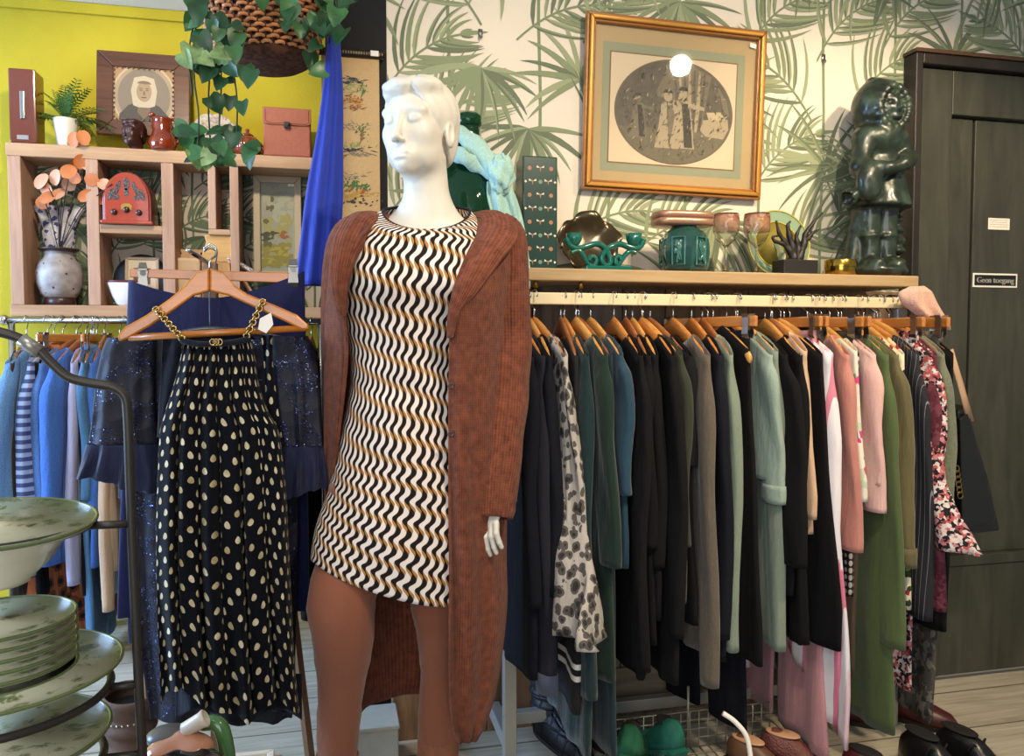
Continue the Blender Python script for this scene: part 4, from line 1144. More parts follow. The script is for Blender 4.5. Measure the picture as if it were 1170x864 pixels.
# brown teapot
c = on(283, ZT, 3.44); k = u(283)
t = thing('teapot', 'small brown glazed teapot left of the terracotta satchel', 'teapot', c)
m = MB(); rings = []
for rr, z in ((8, 0), (13, 1.5), (17, 8), (16, 15), (10, 21), (7, 22.5)):
    rings.append([c+Vector((rr*k*(1+.045*sin(i*2*PI/5.0))*cos(2*PI*i/60), rr*k*(1+.045*sin(i*2*PI/5.0))*sin(2*PI*i/60), z*k)) for i in range(60)])
m.loft(rings).build('body', GLZ, t)
MB().lathe([(7*k, 22.4*k), (7.4*k, 23.5*k), (4*k, 26*k), (1.6*k, 27*k), (2.6*k, 29*k), (2*k, 31*k), (0, 31.4*k)], c, 24).build('lid', GLZ, t)
MB().tube(bez([c+Vector((14*k, 0, 6*k)), c+Vector((20*k, 0, 9*k)), c+Vector((22*k, 0, 16*k)), c+Vector((26*k, 0, 20*k))], 10), [.016-.0008*i for i in range(11)], 12).build('spout', GLZ, t)
MB().tube(bez([c+Vector((-13*k, 0, 17*k)), c+Vector((-21*k, 0, 18*k)), c+Vector((-22*k, 0, 10*k)), c+Vector((-15*k, 0, 5*k))], 14), .006, 10).build('handle', GLZ, t)
# satchel
c = on(329, ZT, 3.45); k = u(329)
t = thing('leather_satchel', 'terracotta leather satchel with a flap and dark clasp', 'bag', c)
TERR = plain('terracotta_leather', '9c5138', .55, nz=.08, nscale=80, bump=.1)
hw = 26.5*k; H = 54*k
MB().box((c.x-hw, c.y-.035, c.z), (c.x+hw, c.y+.035, c.z+H)).build('body', TERR, t, smooth=False, bevel=.006)
fl = [(-hw-.002, H+.004), (hw+.002, H+.004), (hw+.002, H*.70), (hw*.82, H*.66), (-hw*.82, H*.66), (-hw-.002, H*.70)][::-1]
MB().prism(fl, (c.x, c.y-.0365, c.z), (1, 0, 0), (0, 0, 1), (0, -1, 0), .006).build('flap', TERR, t, smooth=False, bevel=.002)
mb = MB(); pp = [(-hw+.008, H-.004), (-hw+.008, H*.73), (-hw*.78, H*.69), (hw*.78, H*.69), (hw-.008, H*.73), (hw-.008, H-.004)]
mb.tube([(c.x+x, c.y-.0431, c.z+z) for x, z in pp], .0012, 4); mb.build('stitching', plain('dark_stitch', '6d3422', .7), t)
MB().box((c.x-.012, c.y-.052, c.z+H*.58), (c.x+.010, c.y-.0432, c.z+H*.72)).box((c.x-.008, c.y-.056, c.z+H*.60), (c.x+.006, c.y-.0521, c.z+H*.66)).build('clasp', plain('dark_metal', '3a3536', .35, .8), t, smooth=False, bevel=.002)
# stoneware vase with orange leaf branches
ZB = zb+.0005
c = on(69, ZB, 3.49); k = u(69)
t = thing('stoneware_vase', 'grey speckled stoneware vase holding orange leaf branches', 'vase', c)
tm = NT('speckled_grey_glaze'); v = tm.n('TexVoronoi', {'Vector': tm.co(), 'Scale': 34, 'Randomness': 1}); n1 = tm.n('TexNoise', {'Vector': tm.co(), 'Scale': 30, 'Detail': 4})
tm.base(tm.mix(tm.m_('LESS_THAN', v.outputs['Distance'], .16), tm.ramp(n1.outputs[0], [(.3, '857b78'), (.7, 'a9a09b')]), lin('3a2b28'))); tm.set(Roughness=.45)
DB = plain('dark_brown_glaze', '3a2320', .35)
MB().lathe([(r_*k, z*k) for r_, z in ((17.5, 10), (22, 16), (26, 28), (26.5, 42), (24, 52), (18.5, 59), (16.5, 64), (17, 68))], c, 40).build('body', tm.m, t)
MB().lathe([(r_*k, z*k) for r_, z in ((15.5, 0), (16.5, 1), (17.8, 10.2))], c, 40).build('foot', DB, t)
MB().lathe([(r_*k, z*k) for r_, z in ((17, 67.8), (23, 70), (23.5, 72), (20, 72), (15, 69), (14, 60))], c, 40).build('lip', DB, t)
ORL = [plain('orange_leaf', 'c4703a', .55, nz=.2, nscale=15), plain('peach_leaf', 'd59a78', .55, nz=.15, nscale=15)]
def oval_leaf(mb, p, d, nrm, L, w, m=0, cup=.15, n=7):
    d = Vector(d).normalized(); nrm = Vector(nrm); s = d.cross(nrm).normalized(); nrm = s.cross(d)
    vs = []; 
    for i in range(n+1):
        f = i/n; hw = w*math.sqrt(max(0, sin(PI*(f*.93+.035))))
        o = Vector(p)+d*L*f-nrm*(cup*L*f*f)
        vs += [o+s*hw+nrm*hw*.25, o, o-s*hw+nrm*hw*.25]
    fs = []
    for i in range(n):
        a = i*3; fs += [(a, a+1, a+4, a+3), (a+1, a+2, a+5, a+4)]
    mb.add(vs, fs, m)
br = MB(); r = random.Random(9); lv = []
for tip in ((52, 232), (56, 215), (78, 205), (88, 165), (98, 182), (128, 210), (112, 220)):
    a = c+Vector((0, 0, 66*k)); e = P(tip[0], tip[1], 3.44+r.uniform(-.06, .03))
    m_ = (a+e)/2+Vector((r.uniform(-.02, .02), 0, .04))
    pts = bez([a, m_, e], 10); br.tube(pts, .0022, 5)
br.build('twig', plain('dark_twig', '3a2a22', .7), t)
for (lx, ly, m_) in ((47, 208, 1), (52, 215, 1), (54, 226, 0), (50, 233, 0), (66, 222, 1), (78, 196, 0), (84, 202, 0), (80, 210, 1), (86, 188, 0), (92, 185, 0), (100, 188, 1), (104, 205, 0), (96, 158, 0), (84, 160, 0), (78, 172, 1), (93, 157, 0), (118, 210, 1), (132, 210, 0), (112, 226, 0), (98, 224, 0), (64, 203, 1)):
    q = P(lx, ly, 3.42+r.uniform(-.03, .03)); a = r.uniform(0, 2*PI)
    mb = MB(); oval_leaf(mb, q-Vector((cos(a)*.03, 0, sin(a)*.03)), (cos(a), r.uniform(-.3, .3), sin(a)), (r.uniform(-.5, .5), -1, r.uniform(-.4, .4)), r.uniform(.052, .068), r.uniform(.02, .027), 0)
    mb.build('leaf', ORL[m_], t)
# blue and white tulip vase behind
c2 = on(70, ZB, 3.56)
t = thing('tulip_vase', 'blue and white porcelain finger vase behind the grey stoneware vase', 'vase', c2)
tm = cells('blue_white_porcelain', [(0, 'd8d4d6'), (.5, 'c9c8d2'), (.62, '4c5688'), (.8, 'dcd8da')], 60, noise_amt=.02, rough=.25)
m = MB().lathe([(.05, 0), (.055, .01), (.04, .12), (.05, .2), (.062, .30), (.045, .335), (0, .34)], c2, 28)
for dx, lean in ((-.06, -.045), (-.02, -.012), (.02, .012), (.06, .045)):
    m.tube([c2+Vector((dx*.6, 0, .31)), c2+Vector((dx, 0, .37)), c2+Vector((dx+lean*.4, 0, .405))], [.02, .017, .022], 14)
m.build('body', tm, t)
# cathedral radio
c = on(150, zm+.0005, 3.46); k = u(150)
t = thing('table_radio', 'red orange arched table radio in the middle compartment', 'radio', c)
hw = 27.5*k; H = 63*k
REDW = plain('red_orange_lacquer', 'a33416', .28, Coat_Weight=.4); REDD = plain('deep_red_lacquer', '7c2312', .3, Coat_Weight=.4)
arch = [(-hw, 0), (hw, 0)]+[(hw*cos(a), H*.42+(H*.58)*sin(a)) for a in [PI*i/24 for i in range(25)]]
MB().prism(arch, (c.x, c.y+.06, c.z), (1, 0, 0), (0, 0, 1), (0, -1, 0), .12).build('cabinet', REDD, t, smooth=False, bevel=.004)
ar2 = [(x*.90, .012+z*.92) for x, z in arch]
MB().prism(ar2, (c.x, c.y-.0605, c.z), (1, 0, 0), (0, 0, 1), (0, -1, 0), .008).build('front_panel', REDW, t, smooth=False, bevel=.002)
MB().box((c.x-hw*1.06, c.y-.075, c.z), (c.x+hw*1.06, c.y+.062, c.z+.014)).build('base', REDW, t, smooth=False, bevel=.004)
CL = cells('radio_speaker_cloth', [(0, '3d3a3a'), (.5, '6b6664')], 300, rand=.3)
mb = MB()
def slot(cx, cz, L, w, ang):
    n = 20; mb.prism([(cx+cos(ang)*L*cos(2*PI*i/n)-sin(ang)*w*sin(2*PI*i/n), cz+sin(ang)*L*cos(2*PI*i/n)+cos(ang)*w*sin(2*PI*i/n)) for i in range(n)], (c.x, c.y-.0686, c.z), (1, 0, 0), (0, 0, 1), (0, -1, 0), .0016)
for dx, dz, L, w, a in ((0, .70, .125, .12, 1.57), (-.40, .62, .15, .085, 1.25), (.40, .62, .15, .085, 1.89), (-.70, .50, .12, .10, 1.2), (.70, .50, .12, .10, 1.94), (0, .54, .08, .09, 1.57), (-.47, .44, .06, .10, .3), (.47, .44, .06, .10, 2.8)):
    slot(dx*hw*.9, dz*H+.012, L*H, w*hw, a)
mb.build('speaker_slots', CL, t, smooth=False)
MB().prism([(x*.22*hw, .33*H+z*.06*H) for x, z in ((-1, -1), (1, -1), (1, .4), (.5, 1), (-.5, 1), (-1, .4))], (c.x, c.y-.0686, c.z), (1, 0, 0), (0, 0, 1), (0, -1, 0), .002).build('dial', plain('brass_dial', 'a8823c', .35, .6), t, smooth=False)
for dx, dz in ((-.5, .22), (0, .27), (.5, .22)):
    MB().lathe([(.012, 0), (.0115, .008), (.009, .012), (0, .012)], (c.x+dx*hw, c.y-.0687, c.z+dz*H), 18, M=Matrix.Rotation(PI/2, 3, 'X')).build('knob', plain('dark_knob', '3a1a12', .3), t)
# blue dish, little frame, white bowl
c = on(163, ZB, 3.56)
o = MB().lathe([(0, .02), (.06, .018), (.105, 0), (.11, .004), (.065, .024), (0, .026)], c+Vector((0, 0, .112)), 40, M=Matrix.Rotation(math.radians(80), 3, 'X')).build('blue_dish', plain('slate_blue_glaze', '3c4c63', .2), None, loc=c); tag(o, 'slate blue glazed dish standing behind the small framed print', 'dish')
t, W, H = picture('small_framed_print', 'small landscape print in a thin pale frame behind the white bowl', (141, 292), (181, 338), 3.50, -8, .012, plain('pale_frame', 'b59f86', .5), depth=.014)
mb = MB(); rect(mb, .01, .01, W-.01, H-.01, .006, 0); rect(mb, W*.25, H*.3, W*.75, H*.72, .0055, 1); rect(mb, W*.4, H*.3, W*.62, H*.66, .0051, 2)
mb.build('print', [plain('print_cream', 'd5c4ab', .7), plain('print_brown', '6d564a', .7), plain('print_violet', '7a6a7c', .7)], t, smooth=False, local=True)
c = on(146, ZB, 3.44); k = u(146)
t = thing('ribbed_bowl', 'white ribbed bowl with a dark red rim on the lower shelf', 'bowl', c)
m = MB(); rings = []
for rr, z in ((9, 0), (12, 2), (17, 12), (21, 24), (22.5, 29)):
    rings.append([c+Vector(((rr+(.5 if i % 2 else 0))*k*cos(2*PI*i/64), (rr+(.5 if i % 2 else 0))*k*sin(2*PI*i/64)*.6, z*k)) for i in range(64)])
for rr, z in ((20, 27), (12, 6)): rings.append([c+Vector((rr*k*cos(2*PI*i/64), rr*k*sin(2*PI*i/64)*.6, z*k)) for i in range(64)])
m.loft(rings).build('body', plain('white_china', 'e2dbd6', .3), t)
MB().tube([c+Vector((22.6*k*cos(2*PI*i/48), 22.6*k*sin(2*PI*i/48)*.6, 29.6*k)) for i in range(48)], .0045, 8, loop=True).build('rim', plain('dark_red_glaze', '5d1d24', .3), t)
# pale wood box, sparkly sandal on a wooden block
c = on(219, ZB, 3.52); k = u(219); PALE = wood('pale_beech', 'cfa981', 'b38a62', .6, 2, .6)
t = thing('letter_rack', 'pale wooden letter rack in the right hand compartment of the crate shelf', 'rack', c)
MB().box((c.x-17*k, c.y+.02, c.z), (c.x+17*k, c.y+.032, c.z+72*k)).build('back_plate', PALE, t, smooth=False, bevel=.002)
MB().box((c.x-15*k, c.y-.05, c.z), (c.x+13*k, c.y+.0195, c.z+60*k)).build('pocket', plain('pale_letter_pocket', 'd6b695', .6), t, smooth=False, bevel=.012)
for dx in (-13, 12): MB().ell((c.x+dx*k, c.y+.019, c.z+67*k), (.006, .003, .006), 10).build('rivet', plain('dark_rivet', '3a2a22', .4, .5), t)
c = on(252, ZB, 3.47)
t = thing('wooden_display_block', 'stacked angular wooden block right of the pale letter rack', 'block', c)
MB().loft([[c+Vector((x*sx, y*.05, z)) for x, y in ((-1, -1), (1, -1), (1, 1), (-1, 1))] for sx, z in ((.055, 0), (.052, .10), (.045, .18))]).build('body', wood('honey_block', 'c58d4c', '9d6a35', .5, 2, .7), t, smooth=False, bevel=.004)
MB().loft([[c+Vector((x*sx+ox, y*.045, z)) for x, y in ((-1, -1), (1, -1), (1, 1), (-1, 1))] for sx, ox, z in ((.04, 0, .1805), (.062, -.004, .20), (.05, .004, .262), (.058, .004, .29))]).build('top_piece', wood('honey_block_top', 'd9a861', 'b07c40', .5, 0, .7), t, smooth=False, bevel=.004)
SPK = cells('silver_sequins', [(0, 'c9b7a8'), (.4, 'e9e0d8'), (.7, '8e7a6e')], 220, rough=.25)
c = on(279, ZB, 3.45)
t = thing('sparkly_sandal', 'silver sequinned sandal standing right of the wooden block', 'shoe', c)
MB().tube(bez([c+Vector((-.06, 0, .20)), c+Vector((-.02, 0, .18)), c+Vector((.05, 0, .14)), c+Vector((.10, 0, .12))], 14), [(.010, .03)]*15, 12).build('strap', SPK, t)
MB().tube(bez([c+Vector((-.065, 0, .19)), c+Vector((-.02, .01, .14)), c+Vector((.05, .01, .03)), c+Vector((.10, .01, .012))], 14), [(.008, .032)]*15, 12).build('sole', plain('tan_insole', 'b58a68', .6), t)
MB().loft([[c+Vector((-.062+x*s, y*s+.01, z)) for x, y in ((-1, -1), (1, -1), (1, 1), (-1, 1))] for s, z in ((.012, 0), (.013, .08), (.022, .185))]).build('heel', plain('tan_heel', 'a9835f', .5), t, smooth=False)
# painting in a cream frame
def daubs(mb, items, W, H, y, seed, ds=.00012):
    r = random.Random(seed); k = 0
    for (x0, z0, x1, z1, n, sx, sz, m) in items:
        for i in range(n):
            k += 1; cx = W*r.uniform(x0, x1); cz = H*r.uniform(z0, z1); a = r.uniform(.5, 1.3); b = r.uniform(.5, 1.3); q = 8; ph = r.uniform(0, 6)
            mb.add([(cx+sx*a*W*cos(2*PI*j/q)*(1+.3*sin(2*j+ph)), y-ds*k*.1, cz+sz*b*H*sin(2*PI*j/q)*(1+.3*cos(3*j+ph))) for j in range(q)], [tuple(range(q))], m)
CRMF = plain('cream_picture_frame', 'bba88c', .5)
t, W, H = picture('landscape_painting', 'upright landscape painting with a red roofed farm in a cream frame', (288, 197), (345, 318), 3.53, -5, .030, CRMF)
mb = MB(); rect(mb, .028, .028, W-.028, H-.028, .012, 0)
daubs(mb, [(.2, .55, .8, .92, 40, .08, .04, 1), (.2, .35, .8, .6, 26, .07, .04, 2), (.2, .12, .8, .34, 44, .08, .03, 3), (.2, .3, .4, .85, 14, .05, .03, 4), (.2, .36, .5, .45, 8, .07, .02, 5), (.58, .38, .72, .46, 8, .045, .02, 6), (.3, .12, .75, .3, 20, .07, .015, 7), (.15, .1, .85, .2, 18, .07, .02, 3)], W, H, .0115, 3)
mb.build('canvas', [plain('canvas_sky', '9b9c8c', .6), plain('canvas_cloud', 'aaa893', .6), plain('canvas_haze', 'a39a5e', .6), plain('canvas_grass', '8d8436', .6), plain('canvas_tree', '5f5a2c', .6), plain('canvas_dark', '40402a', .6), plain('canvas_roof', '9c5a2a', .6), plain('canvas_yellow', 'ad9c3f', .6)], t, smooth=False, local=True)
rect_ = MB(); rect_.box((W-.055, -.004, H-.045), (W-.028, -.0005, H-.034)); rect_.build('price_tag', WHITE, t, smooth=False, local=True)
c = on(328, ZB, 3.44)
t = thing('porcelain_cup', 'blue and white porcelain cup in front of the landscape painting', 'cup', c)
MB().lathe([(.022, 0), (.026, .004), (.036, .05), (.040, .075), (.036, .075), (.02, .01), (0, .008)], c, 28).build('bowl', tm, t)
MB().tube(bez([c+Vector((.036, 0, .06)), c+Vector((.06, 0, .055)), c+Vector((.055, 0, .025)), c+Vector((.03, 0, .02))], 12), .004, 8).build('handle', tm, t)
# ---------------------------------------------------------------- hanging basket with a trailing plant
YB = 2.25
bc = P(303, 30, YB); kb = u(303, YB)
t = thing('hanging_basket', 'woven wicker basket hanging from the ceiling at the top left', 'basket', Vector((bc.x, YB, P(303, 76, YB).z)))
def brad(f): return (54+33*f**.8)*kb                     # f: 0 base .. 1 rim
zb0 = P(303, 66, YB).z; Hb = .30
wk = plain('wicker', 'cc8650', .5, nz=.25, nscale=60); wk2 = plain('dark_wicker', '5a3524', .6, nz=.2, nscale=60)
NR = 26; ns = 46
mb = MB()
for j in range(NR):
    f = j/(NR-1); pts = []
    for i in range(ns*2):
        a = 2*PI*i/(ns*2); rr = brad(f)+.0065*(1 if (i//2+j) % 2 else -1)
        pts.append((bc.x+rr*cos(a), YB+rr*sin(a), zb0+Hb*f+.010*cos(a)))
    mb.tube(pts, .0048, 6, loop=True)
mb.build('weave', wk, t)
mb = MB()
for i in range(ns):
    a = 2*PI*i/ns; mb.tube([(bc.x+brad(f)*cos(a), YB+brad(f)*sin(a), zb0+Hb*f+.010*cos(a)) for f in (0, .25, .5, .75, 1)], .0032, 5)
mb.build('stakes', wk2, t)
MB().lathe([(brad(f)-.010, Hb*f) for f in (0, .25, .5, .75, 1)]+[(brad(1)-.016, Hb), (brad(0)-.016, .002)], (bc.x, YB, zb0), 40).build('lining', wk2, t)
m = MB(); m.lathe([(0, -.022), (brad(0)*.80, -.020), (brad(0)*.96, -.008), (brad(0)*1.0, .004), (0, .006)], (bc.x, YB, zb0), 48); m.build('base', cells('base_weave', [(0, '4a2c20'), (.5, '5f3a28')], 90, rand=.4), t)
MB().lathe([(brad(1)*.93, Hb-.05), (0, Hb-.045)], (bc.x, YB, zb0), 40).build('soil', plain('soil', '2a2019', .9), t)
for a in (.6, 2.7, 4.8):
    MB().tube([(bc.x+brad(1)*cos(a), YB+brad(1)*sin(a), zb0+Hb), (bc.x, YB, ZC-.001)], .003, 6).build('chain', wk2, t)
vn = thing('trailing_plant', 'trailing green leaved plant spilling out of the hanging wicker basket', 'plant', Vector((bc.x, YB, zb0+Hb-.044)))
r = random.Random(21)
IV = [plain('ivy_leaf_dark', '27502a', .35, nz=.35, nscale=25), plain('ivy_leaf_mid', '3c6d3a', .35, nz=.35, nscale=25), plain('ivy_leaf_variegated', '8aa86a', .4, nz=.35, nscale=40)]
TW = plain('vine_stem', '2f3a22', .7)
def heart_leaf(mb, p, d, nrm, L, m=0):
    d = Vector(d).normalized(); s = d.cross(Vector(nrm)).normalized(); nn = s.cross(d)
    prof = [(0, 0), (.36, -.10), (.52, .12), (.46, .42), (.27, .75), (0, 1.0)]
    mid = [(0, f) for f in (0, .1, .3, .5, .75, 1.0)]
    vs = []
    for (w, f), (_, g) in zip(prof, mid):
        for sg in (1, 0, -1):
            ww = w if sg else 0; ff = f if sg else g
            vs.append(Vector(p)+s*(sg*ww*L)+d*(ff*L)+nn*(abs(sg)*ww*L*.30-.22*L*ff*ff))
    fs = []
    for i in range(5):
        a = i*3; fs += [(a, a+1, a+4, a+3), (a+1, a+2, a+5, a+4)]
    mb.add(vs, fs, m)
stems = [((232, 5), (222, 40), (222, 90), (227, 130), (226, 170)), ((238, 20), (240, 70), (238, 120), (241, 172)), ((250, 40), (253, 90), (251, 130), (250, 178)), ((262, 50), (268, 90), (271, 120), (270, 165)), ((225, 8), (216, 60), (220, 110)), ((350, -5), (358, 30), (362, 80)), ((372, -8), (378, 30), (376, 50)), ((340, 0), (345, 30), (350, 50)), ((385, 0), (388, 20), (385, 45))]
sm = MB()
for st in stems:
    Yv = YB-.12+r.uniform(-.05, .05)
    pts = [Vector((bc.x+(P(st[0][0], 0, YB).x-bc.x)*.6, YB-.05, zb0+Hb-.02)), P(st[0][0], st[0][1]-20, Yv)]+[P(a, b, Yv) for a, b in st]
    sm.tube(bez(pts, 20), .0022, 5)
sm.build('stems', TW, vn)
spots = []
for (x0, y0, x1, y1, n) in ((215, 5, 245, 32, 6), (213, 28, 275, 82, 22), (218, 55, 262, 105, 12), (205, 148, 262, 152, 6), (212, 165, 285, 192, 18), (262, 80, 285, 95, 3), (245, 122, 282, 134, 4), (325, 0, 350, 45, 7), (342, 30, 380, 60, 7), (350, 62, 366, 85, 2), (362, 0, 392, 45, 9), (300, 0, 330, 10, 3)):
    for _ in range(n): spots.append((r.uniform(x0, x1), r.uniform(y0, y1)))
for i, (lx, ly) in enumerate(spots):
    q = P(lx, ly, YB-.15+r.uniform(-.10, .06)); a = -PI/2+r.gauss(0, .9)
    if 146 < ly < 155: a = r.choice((0, PI))+r.uniform(-.2, .2)
    mb = MB(); heart_leaf(mb, q-Vector((cos(a), 0, sin(a)))*.03, (cos(a), r.uniform(-.6, .2), sin(a)), (r.uniform(-.6, .6), -1, r.uniform(-.1, .9)), r.uniform(.034, .052))
    ob = mb.build('leaf', IV[2] if (205 < lx < 262 and 60 < ly < 76) or (218 < lx < 238 and 180 < ly) else IV[r.choice((0, 0, 1))], vn)
    if i >= 98: ob['kind'] = 'stuff'
# ---------------------------------------------------------------- scroll and blue dress on the pillar
YP = YW-.006
t = thing('wall_scroll', 'narrow beige fabric scroll with three embroidered country scenes on the black pillar', 'wall hanging', P(402, 62, YP-.012))
a = P(367, 62, YP-.01); b = P(433, 62, YP-.01); zb_ = P(400, 330, YP).z
CLO = plain('beige_linen', 'c3a271', .8, nz=.06, nscale=200, bump=.1)
clm = MB().box((a.x, YP-.010, zb_), (b.x, YP-.006, a.z), 8)
cm = plain('patterned_rod', '1d1712', .4); MB().tube([(a.x-.02, YP-.012, a.z+.008), (b.x+.014, YP-.012, a.z+.008)], .011, 12).build('top_rod', cm, t)
mb = MB()
for i in range(26): mb.ell((a.x-.012+i*(b.x-a.x+.02)/25, YP-.0225, a.z+.008), (.0022, .0014, .005), 6)
mb.build('rod_pattern', plain('rod_inlay', '8a7350', .5), t)
MB().box((b.x-.024, YP-.026, a.z+.001), (b.x-.002, YP-.0235, a.z+.016)).build('price_tag', WHITE, t, smooth=False)
EMB = [plain('thread_'+n, c_, .8) for n, c_ in (('navy', '2e3440'), ('green', '4a6a3a'), ('light_green', '7c9052'), ('ochre', 'b08a3c'), ('brown', '8a5a34'), ('rust', 'a0512c'), ('dark', '3b3428'), ('grey', '7d7565'))]
def strokes(cx, cy, spec, seed):
    r = random.Random(seed); mb = MB(); k = 0
    for (x, y, sx, sy, n, l, ang, w, m) in spec:
        for i in range(n):
            k += 1; p = P(cx+x+r.gauss(0, sx), cy+y+r.gauss(0, sy), YP-.0104)
            an = ang+r.gauss(0, .35); L = l*.0030*r.uniform(.5, 1.3); ww = w*.0026
            d = Vector((cos(an)*L, 0, sin(an)*L)); n_ = Vector((-sin(an)*ww, 0, cos(an)*ww)); o = Vector((0, -k*3e-6, 0))
            mb.add([p-d+o, p-n_+o, p+d+o, p+n_+o], [(0, 1, 2, 3)], m)
    return mb
SK = [strokes(401, 108, [(-2, -16, 9, 2, 34, 4, 0, .6, 0), (0, -8, 10, 3, 20, 4, 0, .6, 2), (-12, -2, 2, 6, 16, 2, 1.3, .8, 1), (13, -3, 2, 5, 18, 2.5, 1.2, .8, 1), (-3, 5, 4, 2.5, 16, 2, .2, 1, 4), (8, 9, 3, 3, 16, 2, .8, 1, 5), (0, 8, 9, 3, 22, 2.5, -.1, .6, 3), (4, 16, 7, 1.5, 14, 3, .1, .6, 4)], 1),
strokes(402, 162, [(0, -17, 8, 3, 20, 3, -.2, .5, 7), (10, -13, 4, 4, 26, 2, .6, .8, 1), (11, -4, 1, 5, 14, 3, 1.5, .5, 4), (-16, 2, 1.6, 3.5, 22, 2, 1.4, 1, 5), (6, 4, 9, 2, 26, 2.5, 1.4, .6, 2), (3, 9, 11, 1.5, 24, 3.5, 0, .6, 0), (8, 14, 8, 1.5, 20, 4, 0, .6, 7), (-18, 14, 1.5, 2, 8, 1.6, .4, .9, 4), (-10, 16, 1.5, 2, 8, 1.6, .4, .9, 4)], 2),
strokes(403, 217, [(4, -16, 9, 2, 16, 3.5, -.1, .5, 7), (-15, -5, 3.5, 4, 60, 1.5, .8, 1.2, 1), (0, -5, 3.5, 3, 46, 1.5, .8, 1.2, 1), (14, -3, 3, 2, 30, 1.5, .8, 1.2, 1), (-4, 0, 2, 1.5, 14, 2, .3, 1, 4), (12, 2, 2, 1.5, 8, 2, .3, 1, 5), (0, 6, 11, 2.5, 50, 3, .1, .8, 3), (0, 13, 12, 2, 40, 2, .2, .9, 6)], 3)]
for q_ in SK:
    o_ = len(clm.v); clm.v += q_.v; clm.f += [[i+o_ for i in f] for f in q_.f]; clm.m += q_.m
clm.build('embroidered_cloth', EMB+[CLO], t, smooth=False)
# royal blue dress beside the scroll
YD = 2.235
prof = smooth_tab([(40, 374, 388, .012), (70, 372, 390, .016), (110, 368, 392, .022), (160, 361, 392, .028), (220, 350, 392, .032), (270, 344, 390, .034), (326, 337, 388, .036)], 40)
def bd(u_, v_):
    py = 40+v_*286; L, Rr, d = interp(prof, py); a = 2*PI*u_
    s = cos(a); q = P((L+Rr)/2+(Rr-L)/2*s, py, YD)
    return q+Vector((0, -d*math.copysign(abs(sin(a))**.7, sin(a))+.006*sin(s*9+1)*v_, 0))
b0 = P(380, 40, YD)
o = MB().grid(bd, 60, 40).build('blue_dress', fabric('royal_blue_cloth', '1e35a0', .6, 500, .35, .3), None, loc=(b0.x, YD, P(380, 326, YD).z), solid=.0015); tag(o, 'royal blue dress hanging between the satchel and the beige scroll', 'dress')
pg = P(380, 38, YD); o = MB().tube([(pg.x, YD-.02, pg.z), (pg.x, YW+.05, pg.z), (xl+.01, YW+.05, pg.z)], .005, 8).build('dress_peg', BLK, None, loc=(xl, YW, pg.z)); tag(o, 'black peg on the pillar carrying the royal blue dress', 'peg')
# ---------------------------------------------------------------- chrome rail with denim under the crate shelf
YL = 3.28; zl = P(60, 366, YL).z
xa, xb = P(6, 366, YL).x, P(372, 366, YL).x
t = thing('chrome_rail', 'chrome clothes rail on a stand under the crate shelf', 'clothes rail', ((xa+xb)/2, YL, 0))
MB().tube([(xa, YL, zl), (xb, YL, zl)], .0125, 14).build('tube', CHR, t)
MB().ell((xa-.005, YL, zl), .02, 14).build('end_cap', CHR, t)
for xx in (xa+.02, xb-.02): MB().tube([(xx, YL, .0), (xx, YL, zl-.013)], .012, 10).build('post', CHR, t)
DEN = [fabric('pale_denim', '5f86b0', .85, 300, .5, .1, .25), fabric('mid_denim', '48699a', .85, 300, .5, .1, .25), fabric('blue_denim', '3a62a8', .85, 300, .5, .1, .2), fabric('teal_denim', '3f6585', .85, 300, .5, .1, .2)]
LILAC = fabric('lilac_grey_cloth', '9c9bb8', .85, 500, .35, .2); WHC = fabric('white_cotton', 'c9cbd2', .85, 500, .35, .2)
KSTR = stripes('navy_white_knit', [(0, '39446a'), (.5, '8f9cb8')], .03, 2)
LEOO = leopard('rust_leopard_cloth', 'b5673f', '1d1613', '7a4226', 24, .9)
ZL2 = zl+.0135
def lg(name, label, cat, px, mat, L, sl=0, hk=2, **kw):
    return garment(name, label, cat, px, mat, L, sl, rail=YL, z0=ZL2, group='clothes on the chrome rail', hk=hk, hlabel='wooden hanger holding the '+label, **kw)
lg('denim_jacket', 'pale denim jacket at the left edge of the picture', 'jacket', 8, DEN[0], .86, .66, sw=(.14, .11), sth=.03, rotz=-.35)
lg('knit_sweater', 'striped navy and white knit sweater', 'sweater', 32, KSTR, .86, .76, sw=(.12, .09), sth=.026, rotz=-.25)
lg('denim_shirt', 'mid blue denim shirt right of the striped knit', 'shirt', 46, DEN[1], .86, .70, sw=(.11, .06), sth=.026, rotz=-.3)
lg('denim_jacket', 'bright blue denim jacket in the middle of the denim clothes', 'jacket', 62, DEN[2], .88, .72, sw=(.14, .12), sth=.03, rotz=-.25)
lg('cardigan', 'lilac grey cardigan right of the bright blue denim jacket', 'cardigan', 82, LILAC, .94, .80, sw=(.10, .08))
lg('dress', 'black sequinned dress between the lilac cardigan and the jeans', 'dress', 90, BLACK, 1.0, 0)
lg('denim_dress', 'teal blue denim dress hanging below the chrome rail', 'dress', 97, DEN[3], 1.16, .5)
lg('shirt', 'plain blue shirt left of the white cotton blouse', 'shirt', 106, DEN[2], .9, .55)
lg('blouse', 'white cotton blouse left of the navy sequinned jacket', 'blouse', 117, WHC, 1.02, .62)
lg('blouse', 'beige blouse showing below the navy bell sleeve', 'blouse', 121, BEIGE, .92, .9, sw=(.06, .07))
lg('velvet_trousers', 'long navy velvet dress behind the navy bell sleeve', 'dress', 140, fabric('navy_velvet', '1b2446', .8, 400, .4, .3), 1.2, .5, wh=.2)
lg('shadow_dress', 'added black dress standing in for shadow behind the rust leopard skirt', 'dress', 40, BLACK, 1.0, 0, wh=.25)  # added dark garment, stands in for the shadow below the hanging clothes
